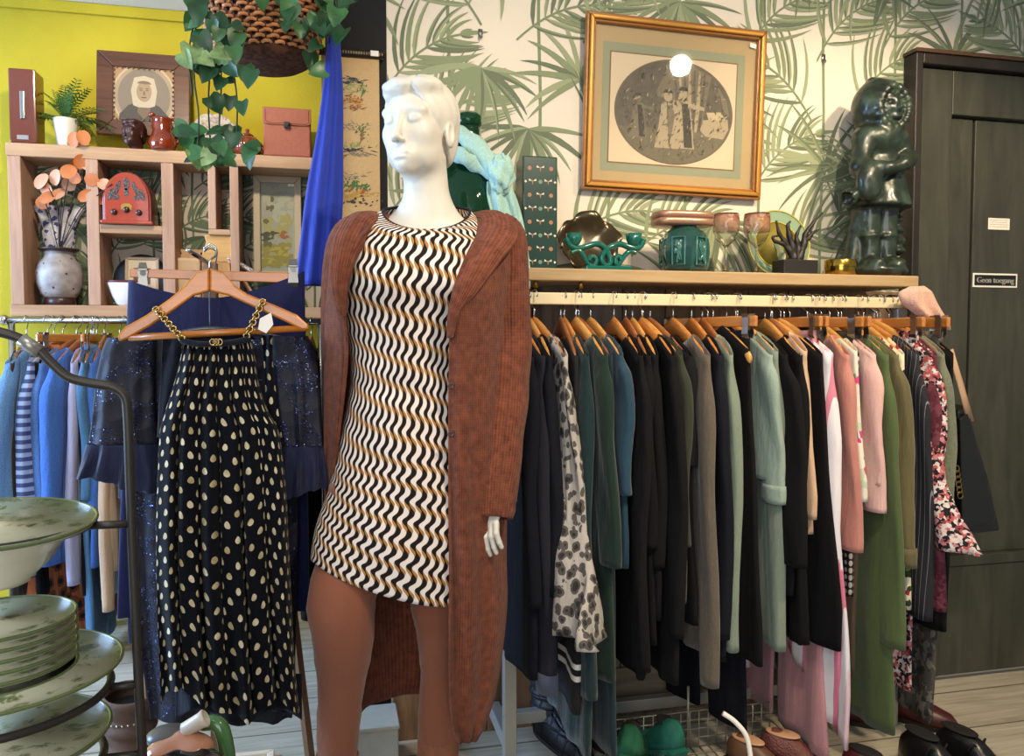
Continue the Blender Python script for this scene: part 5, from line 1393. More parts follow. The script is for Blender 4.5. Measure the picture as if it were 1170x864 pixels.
lg('shadow_dress_brown', 'added dark brown dress as shadow at the far left end', 'dress', 14, BROWN, 1.0, 0, wh=.25)  # another added dark garment filling in shade at the left
trousers('leopard_skirt', 'rust orange leopard print skirt above the sneakers', 74, LEOO, 1.20, .15, .26, rotz=-.5, split=False, cat='skirt', rail=YL, z0=ZL2, group='clothes on the chrome rail', fa=.02)
trousers('jeans', 'pale blue jeans hanging right of the rust leopard skirt', 98, DEN[0], 1.24, .13, rail=YL, z0=ZL2, group='clothes on the chrome rail')
lg('beige_coat', 'beige trimmed dark coat between the navy jacket and the mannequin', 'coat', 338, fabric('tan_coat_cloth', '9c7d58', .85), .9, .7, rotz=-.15, sw=(.1, .08))
lg('dark_dress', 'black dress behind the mannequin shoulder left of the cardigan', 'dress', 347, BLACK, 1.15, .6, rotz=-.12, sw=(.12, .1))
# ================================================================ SHELF ABOVE THE RAIL and the wall over it
ZS = ZSH+.0005
def ons(px, Y=2.14): return Vector((xat(px, Y, ZS), Y, ZS))
def glassy(name, c, rough=.05, tr=.85, ior=1.45):
    if name in MATS: return MATS[name]
    t = NT(name); t.set(Roughness=rough, IOR=ior); t.b.inputs['Transmission Weight'].default_value = tr; t.b.inputs['Base Color'].default_value = lin(c)
    MATS[name] = t.m; return t.m
# framed print
FY = YW-.012
a = P(663, 15, FY); b = P(871, 30, FY); c_ = P(862, 219, FY); d_ = P(663, 217, FY)
W = ((b.x-a.x)+(c_.x-d_.x))/2; H = ((a.z-d_.z)+(b.z-c_.z))/2
GOLD = wood('gilt_wood', 'b0702a', '7e4a18', .3, 0, 1.0, .05, .4); GOLDL = plain('gilt_light', 'c08a3a', .3, .35)
t = thing('framed_engraving', 'large gilt framed oval engraving hanging on the palm wallpaper', 'picture', (d_.x, FY, d_.z)); t.rotation_euler = (math.radians(1.5), math.radians(.9), 0)
m = MB()
for b0, b1, y in ((0, .010, -.020), (.010, .022, -.030), (.022, .030, -.022)):
    Q = [(b0, b0), (W-b0, b0), (W-b0, H-b0), (b0, H-b0)]; I = [(b1, b1), (W-b1, b1), (W-b1, H-b1), (b1, H-b1)]
    for i in range(4):
        j = (i+1) % 4; m.prism([Q[i], Q[j], I[j], I[i]], (0, 0, 0), (1, 0, 0), (0, 0, 1), (0, -1, 0), -y, 0 if b0 != .010 else 1)
m.build('frame', [GOLD, GOLDL], t, smooth=False, local=True, bevel=.003)
mb = MB(); rect(mb, .028, .028, W-.028, H-.028, -.006, 0)
rect(mb, .058, .062, W-.066, H-.078, -.0064, 1); rect(mb, .080, .086, W-.090, H-.104, -.0068, 2); rect(mb, .084, .090, W-.094, H-.108, -.0072, 3)
cx, cz = W/2-.002, H/2-.010; rx, rz = (W-.178)/2*.93, (H-.198)/2*.96
disc(mb, cx, cz, rx*1.02, rz*1.02, -.0074, 4, 60); disc(mb, cx, cz, rx, rz, -.0076, 5, 60)
EN = [plain('mount_gold', 'b39a6c', .6), plain('mount_green_grey', '8f9275', .6), plain('mount_line_brown', '7d5f36', .6), plain('mount_ivory', 'd2bfa0', .6), plain('oval_line', '6d5a42', .6), plain('engraving_dark', '5a5344', .6, nz=.15, nscale=60), plain('engraving_mid', '746a55', .6), plain('engraving_pale', 'a8987a', .6), plain('engraving_floor', '6a624c', .6, nz=.1), plain('engraving_black', '3c362b', .6), plain('engraving_cream', 'b9a884', .6)]
K = [0]
def blob(pts, m_, tk=None):
    K[0] += 1; mb.add([(cx+x*rx, -.0077-K[0]*1.2e-5, cz+z*rz) for x, z in pts], [tuple(range(len(pts)))], m_)
el = lambda x0, x1: [(x0+(x1-x0)*i/16, -math.sqrt(max(0, .985-(x0+(x1-x0)*i/16)**2))) for i in range(17)]
blob([(.93, -.33), (-.93, -.33)]+el(-.93, .93), 8)                      # floor
blob([(-.1, .97), (.25, .95), (.62, .76), (.55, .3), (.5, -.1), (.34, -.45), (.2, -.3), (.05, .2), (-.35, .3)], 6)   # drapery
for i in range(7): blob([(-.05+i*.09, .93-i*.02), (-.02+i*.09, .93-i*.02), (.08+i*.07, .1), (.14+i*.05, -.35), (.10+i*.05, -.35), (.02+i*.07, .1)], 7 if i % 2 else 5)
blob([(.5, -.1), (.93, -.05), (.95, -.25), (.86, -.45), (.55, -.42), (.45, -.3)], 7); blob([(.55, .05), (.8, .08), (.9, -.06), (.6, -.1)], 10)  # bed
blob([(.66, .72), (.9, .3), (.96, .0), (.85, .1), (.78, .4)], 6)
for (fx, fz, s, cl, c2) in ((-.62, .06, .78, 6, 9), (-.12, .02, 1.05, 7, 6), (.14, .06, 1.1, 7, 9)):   # three small standing figures
    blob([(fx+s*x, fz+s*z-.2) for x, z in ((-.10, .35), (.10, .35), (.16, -.1), (.2, -.5), (-.2, -.5), (-.14, -.1))], cl)
    blob([(fx+s*x, fz+s*z-.2) for x, z in ((-.02, .3), (.09, .3), (.14, -.1), (.17, -.48), (.04, -.48))], c2)
    blob([(fx+s*(.07*cos(a)), fz+s*(.46+.10*sin(a))-.2) for a in [2*PI*i/12 for i in range(12)]], cl)
    blob([(fx+s*(.08*cos(a)), fz+s*(.52+.07*sin(a))-.2) for a in [PI*i/8 for i in range(9)]], 9)
    blob([(fx+s*x, fz+s*z-.2) for x, z in ((.08, .32), (.34, .26), (.34, .2), (.08, .22))], cl)
rr_ = random.Random(8)
for i in range(420):
    an = rr_.uniform(0, 2*PI); q0 = math.sqrt(rr_.random())*.93; x0, z0 = q0*cos(an), q0*sin(an); L = rr_.uniform(.02, .07); w_ = rr_.uniform(.004, .012); dr = rr_.gauss(1.2, .5)
    dx, dz = cos(dr)*L, sin(dr)*L
    if (x0+dx)**2+(z0+dz)**2 < .95 and (x0-dx)**2+(z0-dz)**2 < .95: blob([(x0-dx, z0-dz), (x0-w_, z0+w_), (x0+dx, z0+dz), (x0+w_, z0-w_)], rr_.choice((5, 6, 6, 7, 8, 9)))
mb.build('engraving', EN, t, smooth=False, local=True)
MB().box((.028, -.0115, .028), (W-.028, -.010, H-.028)).build('glass', GLASS, t, smooth=False, local=True)
MB().prism([(0, 0), (.021, -.004), (.022, .009), (.001, .013)], (W-.055, -.0125, H-.052), (1, 0, 0), (0, 0, 1), (0, -1, 0), .0008).build('price_tag', WHITE, t, smooth=False, local=True)
for px, py, lab in ((549, 38, 'small metal picture hook left of the gilt framed engraving'), (941, 66, 'small metal picture hook right of the gilt framed engraving')):
    p = P(px, py, YW-.004); m = MB().box((p.x-.006, YW-.005, p.z-.012), (p.x+.006, YW-.0015, p.z+.012)); m.tube(bez([(p.x, YW-.006, p.z-.008), (p.x, YW-.012, p.z-.018), (p.x, YW-.018, p.z-.010)], 8), .0025, 6)
    tag(m.build('picture_hook', plain('nickel', 'a9a49b', .3, .9), None, loc=(p.x, YW-.003, p.z)), lab, 'hook')
# demijohn with a scarf
c = ons(536, 2.155)
t = thing('demijohn', 'big dark green glass bottle behind the mannequin with a scarf round its neck', 'bottle', c)
k = u(540, 2.155); R_ = .112
zz = lambda py: P(536, py, 2.155).z-ZS
MB().lathe([(R_*.9, 0), (R_, .02), (R_, zz(240)), (R_*.92, zz(215)), (R_*.62, zz(190)), (.034, zz(170)), (.030, zz(150)), (.031, zz(142)), (.026, zz(141)), (.026, zz(168)), (R_*.55, zz(193)), (R_*.9, zz(245)), (R_*.93, .03), (0, .02)], c, 48).build('body', glassy('bottle_green_glass', '1f6b42', .04, .8), t)
MB().lathe([(.030, zz(146)), (.035, zz(144)), (.036, zz(134)), (.030, zz(131)), (.025, zz(133)), (.025, zz(146))], c, 40).build('lip', glassy('bottle_green_glass', '1f6b42'), t)
t = thing('scarf', 'pale mint green scarf knotted round the neck of the green bottle', 'scarf', c+Vector((.03, -.05, .0)))
MINT = fabric('mint_scarf_silk', 'a9cdbf', .6, 300, .8, .3)
YC = 2.05
def scarf_tail(tab, d=.02, seed=0, nm='tail'):
    T = smooth_tab(tab, 40)
    def f(u_, v_):
        py = tab[0][0]+v_*(tab[-1][0]-tab[0][0]); L, Rr = interp(T, py); a = 2*PI*u_; s = cos(a)
        q = P((L+Rr)/2+(Rr-L)/2*s, py, YC); return q+Vector((0, -d*math.copysign(abs(sin(a))**.7, sin(a))+.007*sin(s*7+v_*5+seed)+.004*sin(s*13+seed-v_*4), 0))
    MB().grid(f, 48, 40).build(nm, MINT, t)
scarf_tail([(208, 556, 580), (225, 556, 590), (250, 562, 597), (285, 570, 602), (312, 575, 605), (330, 580, 605)])
# band round the neck: a flattened loop, lower at the left
nk = []
for i in range(25):
    a = PI*1.62-i/24*PI*1.55
    nk.append(c+Vector((.052*cos(a)+.0, .052*sin(a), zz(168)+.052*cos(a)*-.55)))
pts = bez([P(570, 196, YC), P(556, 180, YC), P(538, 162, 2.08), P(522, 152, 2.12), P(508, 156, 2.16), P(512, 170, 2.21), P(540, 182, 2.215), P(560, 190, 2.18), P(572, 198, 2.08)], 40)
MB().tube(pts, [(.026+.004*sin(i*.9), .013) for i in range(41)], 16, up=(0, 0, 1)).build('neck_band', MINT, t)
pts = bez([P(568, 200, YC-.01), P(548, 190, 2.06), P(530, 180, 2.06), P(516, 172, 2.10), P(510, 164, 2.14)], 24)
MB().tube(pts, [(.020+.003*sin(i), .010) for i in range(25)], 14, up=(0, 0, 1)).build('neck_band', MINT, t)
def kn(u_, v_):
    a = 2*PI*u_; b = PI*v_; q = P(573, 199, YC-.02)
    w = 1+.10*sin(3*a+6*b)+.06*sin(7*a-3*b)
    return q+Vector((.034*sin(b)*cos(a)*w, .026*sin(b)*sin(a)*w, -.048*cos(b)*w))
MB().grid(kn, 48, 32).build('knot', MINT, t)
# bee tin
c = ons(613, 2.14); k = u(613, 2.14); hw = 19.5*k; H = P(613, 182, 2.14).z-ZS
mb = MB().box((c.x-hw, c.y-.04, c.z), (c.x+hw, c.y+.045, c.z+H), 3)
Yf = c.y-.0404
def pol(cx, cz, pts, m_): mb.add([(c.x+cx+x, Yf, c.z+cz+z) for x, z in pts], [tuple(range(len(pts)))], m_)
def bee(x, z, s=.009):
    pol(x, z, [(-s*.25, 0), (0, -s*1.0), (s*.25, 0), (0, s*.6)], 1)
    pol(x, z, [(s*.1, s*.2), (s*1.1, s*.9), (s*1.2, s*.2)], 0); pol(x, z, [(-s*.1, s*.2), (-s*1.2, s*.2), (-s*1.1, s*.9)], 0)
rows = 8
for j in range(rows):
    z = H*(.07+.88*j/(rows-.5))
    if j % 2: bee(0, z); [pol(x, z, [(.006*cos(i), .006*sin(i)) for i in [2*PI*q/8 for q in range(8)]], 1) for x in (-hw*.62, hw*.62)]
    else:
        bee(-hw*.45, z); bee(hw*.45, z); pol(0, z, [(.006*cos(i), .006*sin(i)) for i in [2*PI*q/6 for q in range(6)]], 2)
        for s in (-1, 1): pol(s*hw*.85, z, [(-.004, 0), (0, -.004), (.004, 0), (0, .004)], 0)
o = mb.build('bee_tin', [plain('print_pale', 'd8d0b8', .5), plain('print_copper', 'a8714a', .5), plain('print_grey_green', '6f8a78', .5), plain('dark_green_enamel', '13392f', .3, Coat_Weight=.4)], None, loc=c, smooth=False, bevel=.004); tag(o, 'tall dark green tin printed with bees and flowers', 'box')
# wavy plate
c = ons(672, 2.22)
m = MB(); rings = []
TL = Matrix.Rotation(math.radians(74), 3, 'X')
for rr, z, wv in ((0.004, .03, 0), (.04, .028, 0), (.075, .016, .02), (.092, 0, .06), (.094, .003, .06), (.075, .020, .02), (.04, .032, 0), (.004, .034, 0)):
    ring = []
    for i in range(72):
        a = 2*PI*i/72; q = rr*(1+wv*sin(5*a)+wv*.5*sin(11*a)); ring.append(c+Vector((0, -.02, .095))+TL @ Vector((q*cos(a), q*sin(a), -z+wv*.12*sin(5*a+1))))
    rings.append(ring)
o = m.loft(rings).build('wavy_dish', plain('bronze_lustre', '3b2f17', .22, .35, nz=.3, nscale=18), None, loc=c); tag(o, 'dark gold dish with a wavy rim behind the teal candle holder', 'dish')
# teal scroll candle holder
YK = 2.10; TE = plain('teal_glaze', '0f5e52', .1, Coat_Weight=.6)
c = ons(692, YK); q = lambda x, y: P(x, y, YK)
t = thing('candle_holder', 'glossy teal scroll shaped double candle holder', 'candle holder', c)
a, b = q(667, 312), q(719, 306); MB().box((a.x, YK-.022, ZS), (b.x, YK+.022, ZS+.014)).build('base', TE, t, smooth=False, bevel=.003)
m = MB()
def sc_(pts, r=.0085): m.tube(bez([q(*p) for p in pts], 40), [(r*1.5, r)]*41, 12, up=(0, 1, 0))
sc_([(646, 272), (652, 281), (662, 284), (678, 279), (688, 281), (694, 290), (697, 299), (693, 304), (687, 299), (688, 291), (696, 283), (708, 279), (720, 283), (730, 283), (735, 274)])
sc_([(652, 289), (660, 286), (666, 292), (672, 302), (678, 304), (681, 297), (676, 293), (672, 298)], .007)
sc_([(726, 289), (718, 288), (711, 296), (706, 303), (703, 301), (703, 295), (708, 293), (709, 298)], .007)
m.build('scrolls', TE, t)
for px in (656, 724):
    e = q(px, 281); MB().lathe([(.006, -.002), (.015, .004), (.021, .016), (.023, .034), (.019, .034), (.016, .012), (0, .010)], e, 28).build('cup', TE, t)
# hexagonal jar and clutch
c = ons(781, 2.13); k = u(781, 2.13)
t = thing('ginger_jar', 'teal green faceted jar with relief panels under the rose gold clutch', 'jar', c)
J = plain('teal_crackle_glaze', '1f4641', .12, Coat_Weight=.6, nz=.25, nscale=30)
rot = .38; rings = []
for rr, z in ((19, 0), (24, 4), (27.5, 20), (27, 32), (22, 43), (14, 48), (13, 50)):
    ring = []
    for i in range(48):
        a = 2*PI*i/48; ai = ((a) % (PI/3))-PI/6; hexr = cos(PI/6)/cos(ai); f = .8 if z < 45 else 0
        rr_ = rr*k*(1-f+f*hexr); ring.append(c+Vector((rr_*cos(a+rot), rr_*sin(a+rot), z*k)))
    rings.append(ring)
MB().loft(rings).build('body', J, t, angle=28)
MB().lathe([(19.5*k, -.0), (19.8*k, .006), (18*k, .012)], c+Vector((0, 0, .0)), 6, M=Matrix.Rotation(rot, 3, 'Z')).build('foot_ring', plain('bare_clay', '9a6a40', .7), t, smooth=False)
mb = MB(); r = random.Random(6)
for fa_ in range(6):
    an = rot+PI/6+fa_*PI/3; nrm = Vector((cos(an), sin(an), 0)); tx = Vector((-sin(an), cos(an), 0)); o_ = c+nrm*(24.2*k)
    pr = [(-.018, .022), (.018, .022), (.018, .10), (-.018, .10)]
    mb.tube([o_+tx*x+Vector((0, 0, z)) for x, z in pr], .0028, 6, loop=True)
    for w_ in range(5):
        mb.tube(bez([o_+tx*r.uniform(-.012, .012)+nrm*.001+Vector((0, 0, r.uniform(.03, .092))) for _ in range(4)], 10), .003, 6)
mb.build('relief_panels', plain('pale_teal_glaze', '356860', .12, Coat_Weight=.6), t)
zc = c.z+50.3*k; a, b = P(747, 256, 2.13), P(811, 256, 2.13)
t = thing('rose_gold_clutch', 'slim rose gold clutch bag lying on the teal jar', 'bag', ((a.x+b.x)/2, 2.13, zc))
def sup(w, d, z, k=.5): return [Vector(((a.x+b.x)/2+math.copysign(abs(cos(s))**k, cos(s))*w, 2.13+math.copysign(abs(sin(s))**k, sin(s))*d, z)) for s in [2*PI*i/40 for i in range(40)]]
hw = (b.x-a.x)/2; RG = plain('rose_gold_leather', 'b0866f', .3, .45)
MB().loft([sup(hw*.97, .045, zc), sup(hw, .05, zc+.005), sup(hw, .05, zc+.016), sup(hw*.97, .046, zc+.0195)]).build('lower_half', RG, t)
MB().loft([sup(hw*.97, .046, zc+.0205), sup(hw, .05, zc+.024), sup(hw*.99, .05, zc+.034), sup(hw*.93, .045, zc+.039)]).build('upper_half', RG, t)
# wine glasses
GL = glassy('clear_glass', 'ffffff', .01, 1.0)
def rose_mat():
    t = NT('rose_transfer_glass'); t.set(Roughness=.25)
    v = t.n('TexVoronoi', {'Vector': t.co(), 'Scale': 75}); s = t.n('SeparateColor', {0: v.outputs['Color']})
    t.base(t.ramp(s.outputs[0], [(0, 'c98068'), (.4, 'd79a80'), (.65, 'e6bfa8'), (.85, 'b8604c')], 'CONSTANT')); t.b.inputs['Alpha'].default_value = .4; return t.m
RO = rose_mat()
for i, (px, lab, Y) in enumerate(((829, 'wine glass with a rose patterned bowl left of the matching second glass', 2.12), (864, 'wine glass with a rose patterned bowl in front of the green and yellow plate', 2.11))):
    c = ons(px, Y); k = u(px, Y)
    t = thing('wine_glass', lab, 'glass', c, group='rose patterned wine glasses')
    MB().lathe([(13*k, 0), (13*k, .002), (3*k, .006), (1.3*k, .012), (1.2*k, 26*k), (3*k, 30*k)], c, 32).build('stem_and_foot', GL, t)
    MB().lathe([(3*k, 30*k), (9*k, 35*k), (13*k, 44*k), (13.6*k, 54*k), (13*k, 63*k), (12.7*k, 63*k), (13.2*k, 54*k), (12.6*k, 44*k), (8.6*k, 35.6*k), (0, 31*k)], c, 36).build('bowl', GL, t)
    MB().lathe([(13.35*k, 44*k), (13.9*k, 54*k), (13.3*k, 61.5*k)], c, 36).build('rose_band', RO, t)
# leaning plate
c = ons(886, 2.225); k = u(886, 2.225); RP = 35*k
def pl_ring(r0, z): return r0, z
t = thing('leaning_plate', 'round plate with a pale green rim and yellow centre leaning on the wallpaper', 'plate', c)
TL = Matrix.Rotation(math.radians(80), 3, 'X'); cc = c+Vector((0, 0, RP*.985))
MB().lathe([(RP*.7, -.001), (RP, .014), (RP*1.0, .018), (RP*.72, .005)], cc, 56, M=TL).build('rim', plain('pale_green_glaze', '8fa98c', .15, Coat_Weight=.5), t)
MB().lathe([(RP*.72, .0052), (RP*.70, .004), (0, .003)], cc, 56, M=TL).build('centre', plain('mustard_glaze', 'a99a4a', .15, Coat_Weight=.5, nz=.25, nscale=14), t)
for rr in (1.0, .70): MB().tube([cc+TL @ Vector((RP*rr*cos(2*PI*i/64), RP*rr*sin(2*PI*i/64), .018 if rr == 1 else .006)) for i in range(64)], .0022, 6, loop=True).build('yellow_line', plain('yellow_line_glaze', 'cdbb55', .2), t)
mb = MB()
for i in range(3): oval_leaf(mb, cc+TL @ Vector((.012*i-.005, .02-.02*i, .0062)), TL @ Vector((.3-.3*i, -1, 0)), TL @ Vector((0, 0, 1)), .05, .012, 0, 0)
mb.build('painted_leaves', plain('grey_green_paint', '6f7d5c', .3), t)
# black driftwood sculpture
c = ons(908, 2.10); k = u(908, 2.10); BK = plain('black_stone', '1a1714', .5); q = lambda x, y, dy=0: P(x, y, 2.10+dy)
t = thing('root_sculpture', 'black twisted root sculpture on a square black block', 'sculpture', c)
MB().box((c.x-20*k, c.y-.035, c.z), (c.x+19*k, c.y+.03, c.z+15*k)).build('plinth', BK, t, smooth=False, bevel=.002)
m = MB()
for pts, r0, r1 in ((((908, 299), (903, 288), (897, 277), (890, 266), (887, 252)), .013, .003), (((907, 298), (906, 285), (902, 270), (900, 258), (903, 253)), .014, .003), (((910, 299), (912, 284), (910, 270), (915, 258)), .013, .003), (((911, 299), (918, 281), (920, 268), (929, 255), (940, 243)), .014, .002), (((902, 287), (895, 279), (886, 276), (883, 271), (890, 269)), .008, .003), (((914, 288), (920, 276), (927, 270), (926, 262)), .009, .003), (((920, 275), (929, 266), (936, 262)), .007, .002)):
    p = bez([q(*a) for a in pts], 16); m.tube(p, [(r0+(r1-r0)*i/16)*(1+.15*sin(i*1.7)) for i in range(17)], 8)
m.build('roots', plain('dark_root_wood', '221a17', .5), t)
# brass tin
c = ons(960, 2.12); k = u(960, 2.12)
t = thing('brass_tin', 'small round polished brass tin left of the green statue', 'tin', c)
BR = plain('polished_brass', 'b8923e', .18, 1)
MB().lathe([(15*k, 0), (15.5*k, .002), (15.5*k, 9*k), (0, 9*k)], c, 40).build('body', BR, t, angle=40)
MB().lathe([(15.9*k, 9.2*k), (15.9*k, 16*k), (15.2*k, 17*k), (0, 17*k)], c, 40).build('lid', BR, t, angle=40)
# green glazed statue of a hooded child
c = ons(1001, 2.15); k = u(1001, 2.15)
gz = NT('dark_green_statue_glaze'); gz.set(Roughness=.34); gz.b.inputs['Coat Weight'].default_value = .3
n1 = gz.n('TexNoise', {'Vector': gz.co(), 'Scale': 22, 'Detail': 5}); gz.base(gz.ramp(n1.outputs[0], [(.35, '161d16'), (.55, '263328'), (.75, '3f4f3d')])); gz.bump(n1.outputs[0], .45)
def st(p):
    g = 1/k
    X, Y, Z = p[..., 0]*g, p[..., 1]*g, p[..., 2]*g      # pixel units from the base centre
    q = np.stack([X, Y, Z], -1); n = lambda a: np.array(a, float)
    d = sell(q, (1, 0, 7), (30, 26, 9)) ; d = smax(d, -(Z-0), 1); d = smax(d, Z-13, 3)
    d = smin(d, scap(q, (-9, 0, 8), (-9, 0, 66), 9, 11), 4); d = smin(d, scap(q, (11, 0, 8), (10, 0, 66), 9, 11), 4)
    d = smin(d, sell(q, (-11, -8, 14), (10, 15, 7)), 4); d = smin(d, sell(q, (12, -8, 14), (10, 15, 7)), 4)   # shoes
    d = smin(d, sell(q, (-9, 0, 42), (12, 12, 3)), 3); d = smin(d, sell(q, (11, 0, 42), (12, 12, 3)), 3)       # boot tops
    # skirt of the coat: cone
    r = 34-(Z-68)*.30; cone = (np.sqrt((X-2)**2+(Y*1.25)**2)-r+1.2*np.sin(np.arctan2(Y, X-2)*9)*np.clip((110-Z)/40, 0, 1))*.8
    cone = smax(cone, 70-Z, 3); cone = smax(cone, Z-145, 6); d = smin(d, cone, 5)
    d = smin(d, scap(q, (-18, -2, 138), (-27, -8, 108), 11, 9), 5); d = smin(d, scap(q, (-27, -8, 108), (-10, -25, 104), 9, 7), 5)
    d = smin(d, scap(q, (18, -2, 138), (26, -8, 118), 11, 9), 5); d = smin(d, scap(q, (26, -8, 118), (8, -27, 110), 9, 7), 5)
    d = smin(d, scap(q, (-6, -27, 104), (8, -28, 108), 6), 3)
    d = smin(d, sell(q, (-24, -18, 92), (13, 10, 20)), 4)                       # basket on the arm
    # capelet and hood
    d = smin(d, sell(q, (0, 0, 138), (27, 20, 18)), 6)
    hood = sell(q, (0, 3, 170), (25, 25, 28)); hood = smin(hood, scap(q, (-3, 5, 188), (-5, 6, 197), 9, 3), 8)
    hood = smax(hood, -sell(q, (4, -20, 166), (15, 14, 19)), 3); d = smin(d, hood, 4)
    d = smin(d, sell(q, (3, -8, 166), (14, 14, 18)), 2)                          # face
    d = smin(d, sell(q, (5, -22, 164), (3, 4, 4)), 2)
    for ex in (-3, 11): d = smax(d, -sell(q, (ex, -21, 170), (3.5, 4, 2.5)), 2)
    d = smin(d, sell(q, (5, -19, 156), (6, 4, 2)), 2)
    a = np.arctan2(q[..., 2]-166, q[..., 0]-4)
    ring = np.sqrt((np.sqrt(((X-4)/16)**2+((Z-166)/20)**2)-1)**2*250+(Y+16)**2)-3.2-.6*np.sin(a*16)
    d = smin(d, ring*.7, 3)
    # horn shaped bottle hanging low at the left
    d = smin(d, scap(q, (-26, -4, 84), (-38, -8, 78), 8, 9), 3); d = smax(d, -sell(q, (-42, -9, 76), (7, 7, 7)), 1)
    d = smin(d, scap(q, (26, 6, 66), (27, 6, 30), 6, 8)+1.5*np.sin(Z*.6), 4); d = smin(d, scap(q, (-16, 8, 66), (-22, 8, 20), 6, 9), 4)
    d = d+.3*np.sin(X*.45)*np.sin(Z*.4+1)*np.sin(Y*.4)
    return d*k
mb = sdf_mb(st, (-54*k, -46*k, -3*k), (44*k, 36*k, 206*k), 1.35*k, Matrix.Translation(c))
o = mb.build('hooded_statue', gz.m, None, loc=c); tag(o, 'dark green glazed statue of a hooded child at the right end of the shelf', 'statue')
# pink knit over the rail end, handbag
def drape(rows, Y, th, name, mat, parent=None, loc=None, seed=0, dyf=0):
    T = smooth_tab(rows, 40)
    def f(u_, v_):
        py = rows[0][0]+v_*(rows[-1][0]-rows[0][0]); L, Rr = interp(T, py); a = 2*PI*u_; s = cos(a)
        q_ = P((L+Rr)/2+(Rr-L)/2*s, py, Y); e = min(1, v_*8, (1-v_)*8+.3)
        return q_+Vector((0, -th*e*math.copysign(abs(sin(a))**.7, sin(a))+.006*sin(s*6+v_*4+seed)+dyf*v_, 0))
    return MB().grid(f, 44, 30).build(name, mat, parent, loc=loc)
b0 = P(1058, 360, 2.03)
o = drape([(327, 1040, 1056), (334, 1030, 1063), (345, 1032, 1070), (358, 1046, 1078), (368, 1060, 1083), (377, 1070, 1085)], 1.99, .02, 'knit_shawl', fabric('pale_pink_knit', 'cfa691', .9, 250, .7, .3), loc=b0); tag(o, 'pale pink knit shawl slung over the right end of the clothes rail', 'shawl')
t = thing('handbag', 'black leather handbag with a beige strap at the right end of the rail', 'bag', P(1118, 612, 2.0))
Yb = 2.0; BL = plain('black_leather', '0e0d0c', .3, Coat_Weight=.3)
def bag_poly(pts, y0, y1, nm, mat, bev): 
    fr_ = [P(x, y, Yb) for x, y in pts]; n = len(fr_); m = MB()
    m.add([(p.x, y0, p.z) for p in fr_]+[(p.x, y1, p.z) for p in fr_], [tuple(range(n))[::-1], tuple(range(n, 2*n))]+[(i, (i+1) % n, n+(i+1) % n, n+i) for i in range(n)])
    m.build(nm, mat, t, smooth=False, bevel=bev)
bag_poly([(1094, 470), (1106, 462), (1116, 500), (1130, 545), (1144, 607), (1096, 613)], Yb+.0005, Yb+.08, 'body', BL, .008)
bag_poly([(1093, 478), (1103, 472), (1112, 505), (1124, 545), (1135, 590), (1132, 598), (1096, 604)], Yb-.012, Yb-.0005, 'flap', BL, .005)
m = MB(); m.tube([P(1086, 400, Yb), P(1094, 428, Yb), P(1100, 450, Yb), P(1107, 478, Yb)], [(.011, .003)]*4, 8, up=(1, 0, 0)); m.tube([P(1086, 400, Yb+.06), P(1098, 440, Yb+.06), P(1110, 482, Yb+.06)], [(.011, .003)]*3, 8, up=(1, 0, 0)); m.build('strap', plain('beige_strap', 'bd9a7c', .6), t)
m = MB()
for i in range(6): m.tube([P(1093+.8*i+3*cos(2*PI*j/10), 536+6*i+4*sin(2*PI*j/10), Yb-.018-.002*(i % 2)) for j in range(10)], .0022, 5, loop=True)
m.build('chain_charm', plain('antique_gold', '8f7a4a', .3, .9), t)
# ================================================================ NAVY BLOUSE DISPLAY
YN = 1.70
def N(px, py, dy=0): return P(px, py, YN+dy)
base = N(240, 600); fx = base.x
ST = wood('stand_wood', '9a7250', '6d4c33', .5, 2, .8)
t = thing('garment_stand', 'wooden garment stand with splayed legs behind the navy blouses', 'clothes stand', (fx, YN+.26, 0))
top = N(240, 300, .26)
MB().box((top.x-.016, top.y-.016, .0), (top.x+.016, top.y+.016, top.z)).build('post', ST, t, smooth=False, bevel=.003)
for (x0, y0, x1, dy) in ((333, 690, 356, -.02), (160, 690, 176, -.02)):
    a = N(x0, y0, .26); b = P(x1, 880, YN+.24); b = a+(b-a)*(a.z/(a.z-b.z))
    MB().tube([a, b], [(.018, .012)]*2, 4).build('leg', ST, t, smooth=False)
a = N(170, 690, .26); b = N(336, 690, .26); MB().box((a.x-.01, a.y-.012, a.z-.02), (top.x-.0165, a.y+.012, a.z+.02)).box((top.x+.0165, a.y-.012, a.z-.02), (b.x+.01, a.y+.012, a.z+.02)).build('cross_bar', ST, t, smooth=False, bevel=.003)
MB().tube([(top.x, YN-.03, top.z-.004), (top.x, YN+.245, top.z-.004)], .005, 8).build('peg', CHR, t)
# --- front hanger, seen flat on
HWF = wood('hanger_honey_wood', 'c97b26', '9c5a1c', .25, 0, .8, .03, .4)
t = thing('clothes_hanger', 'broad honey coloured wooden hanger carrying the gold dotted navy blouse', 'hanger', N(240, 312), group='hangers on the garment stand')
def hang_half(s):
    out = [(240, 306), (255, 311), (268, 326), (283, 336), (315, 349), (340, 360), (352, 371), (354, 377), (345, 377)] if s > 0 else [(240, 306), (224, 312), (210, 328), (195, 341), (168, 360), (143, 374), (135, 384), (137, 391), (147, 387)]
    inn = [(325, 367), (290, 351), (262, 338), (240, 333)] if s > 0 else [(172, 373), (200, 354), (222, 338), (240, 333)]
    return out+inn
for s in (-1, 1):
    pts = [N(*p) for p in hang_half(s)]; n = len(pts); m = MB()
    m.add([p+Vector((0, -.008, 0)) for p in pts]+[p+Vector((0, .008, 0)) for p in pts], [tuple(range(n)), tuple(range(n, 2*n))[::-1]]+[(i, (i+1) % n, n+(i+1) % n, n+i) for i in range(n)])
    m.build('shoulder_bar', HWF, t, smooth=False, bevel=.004)
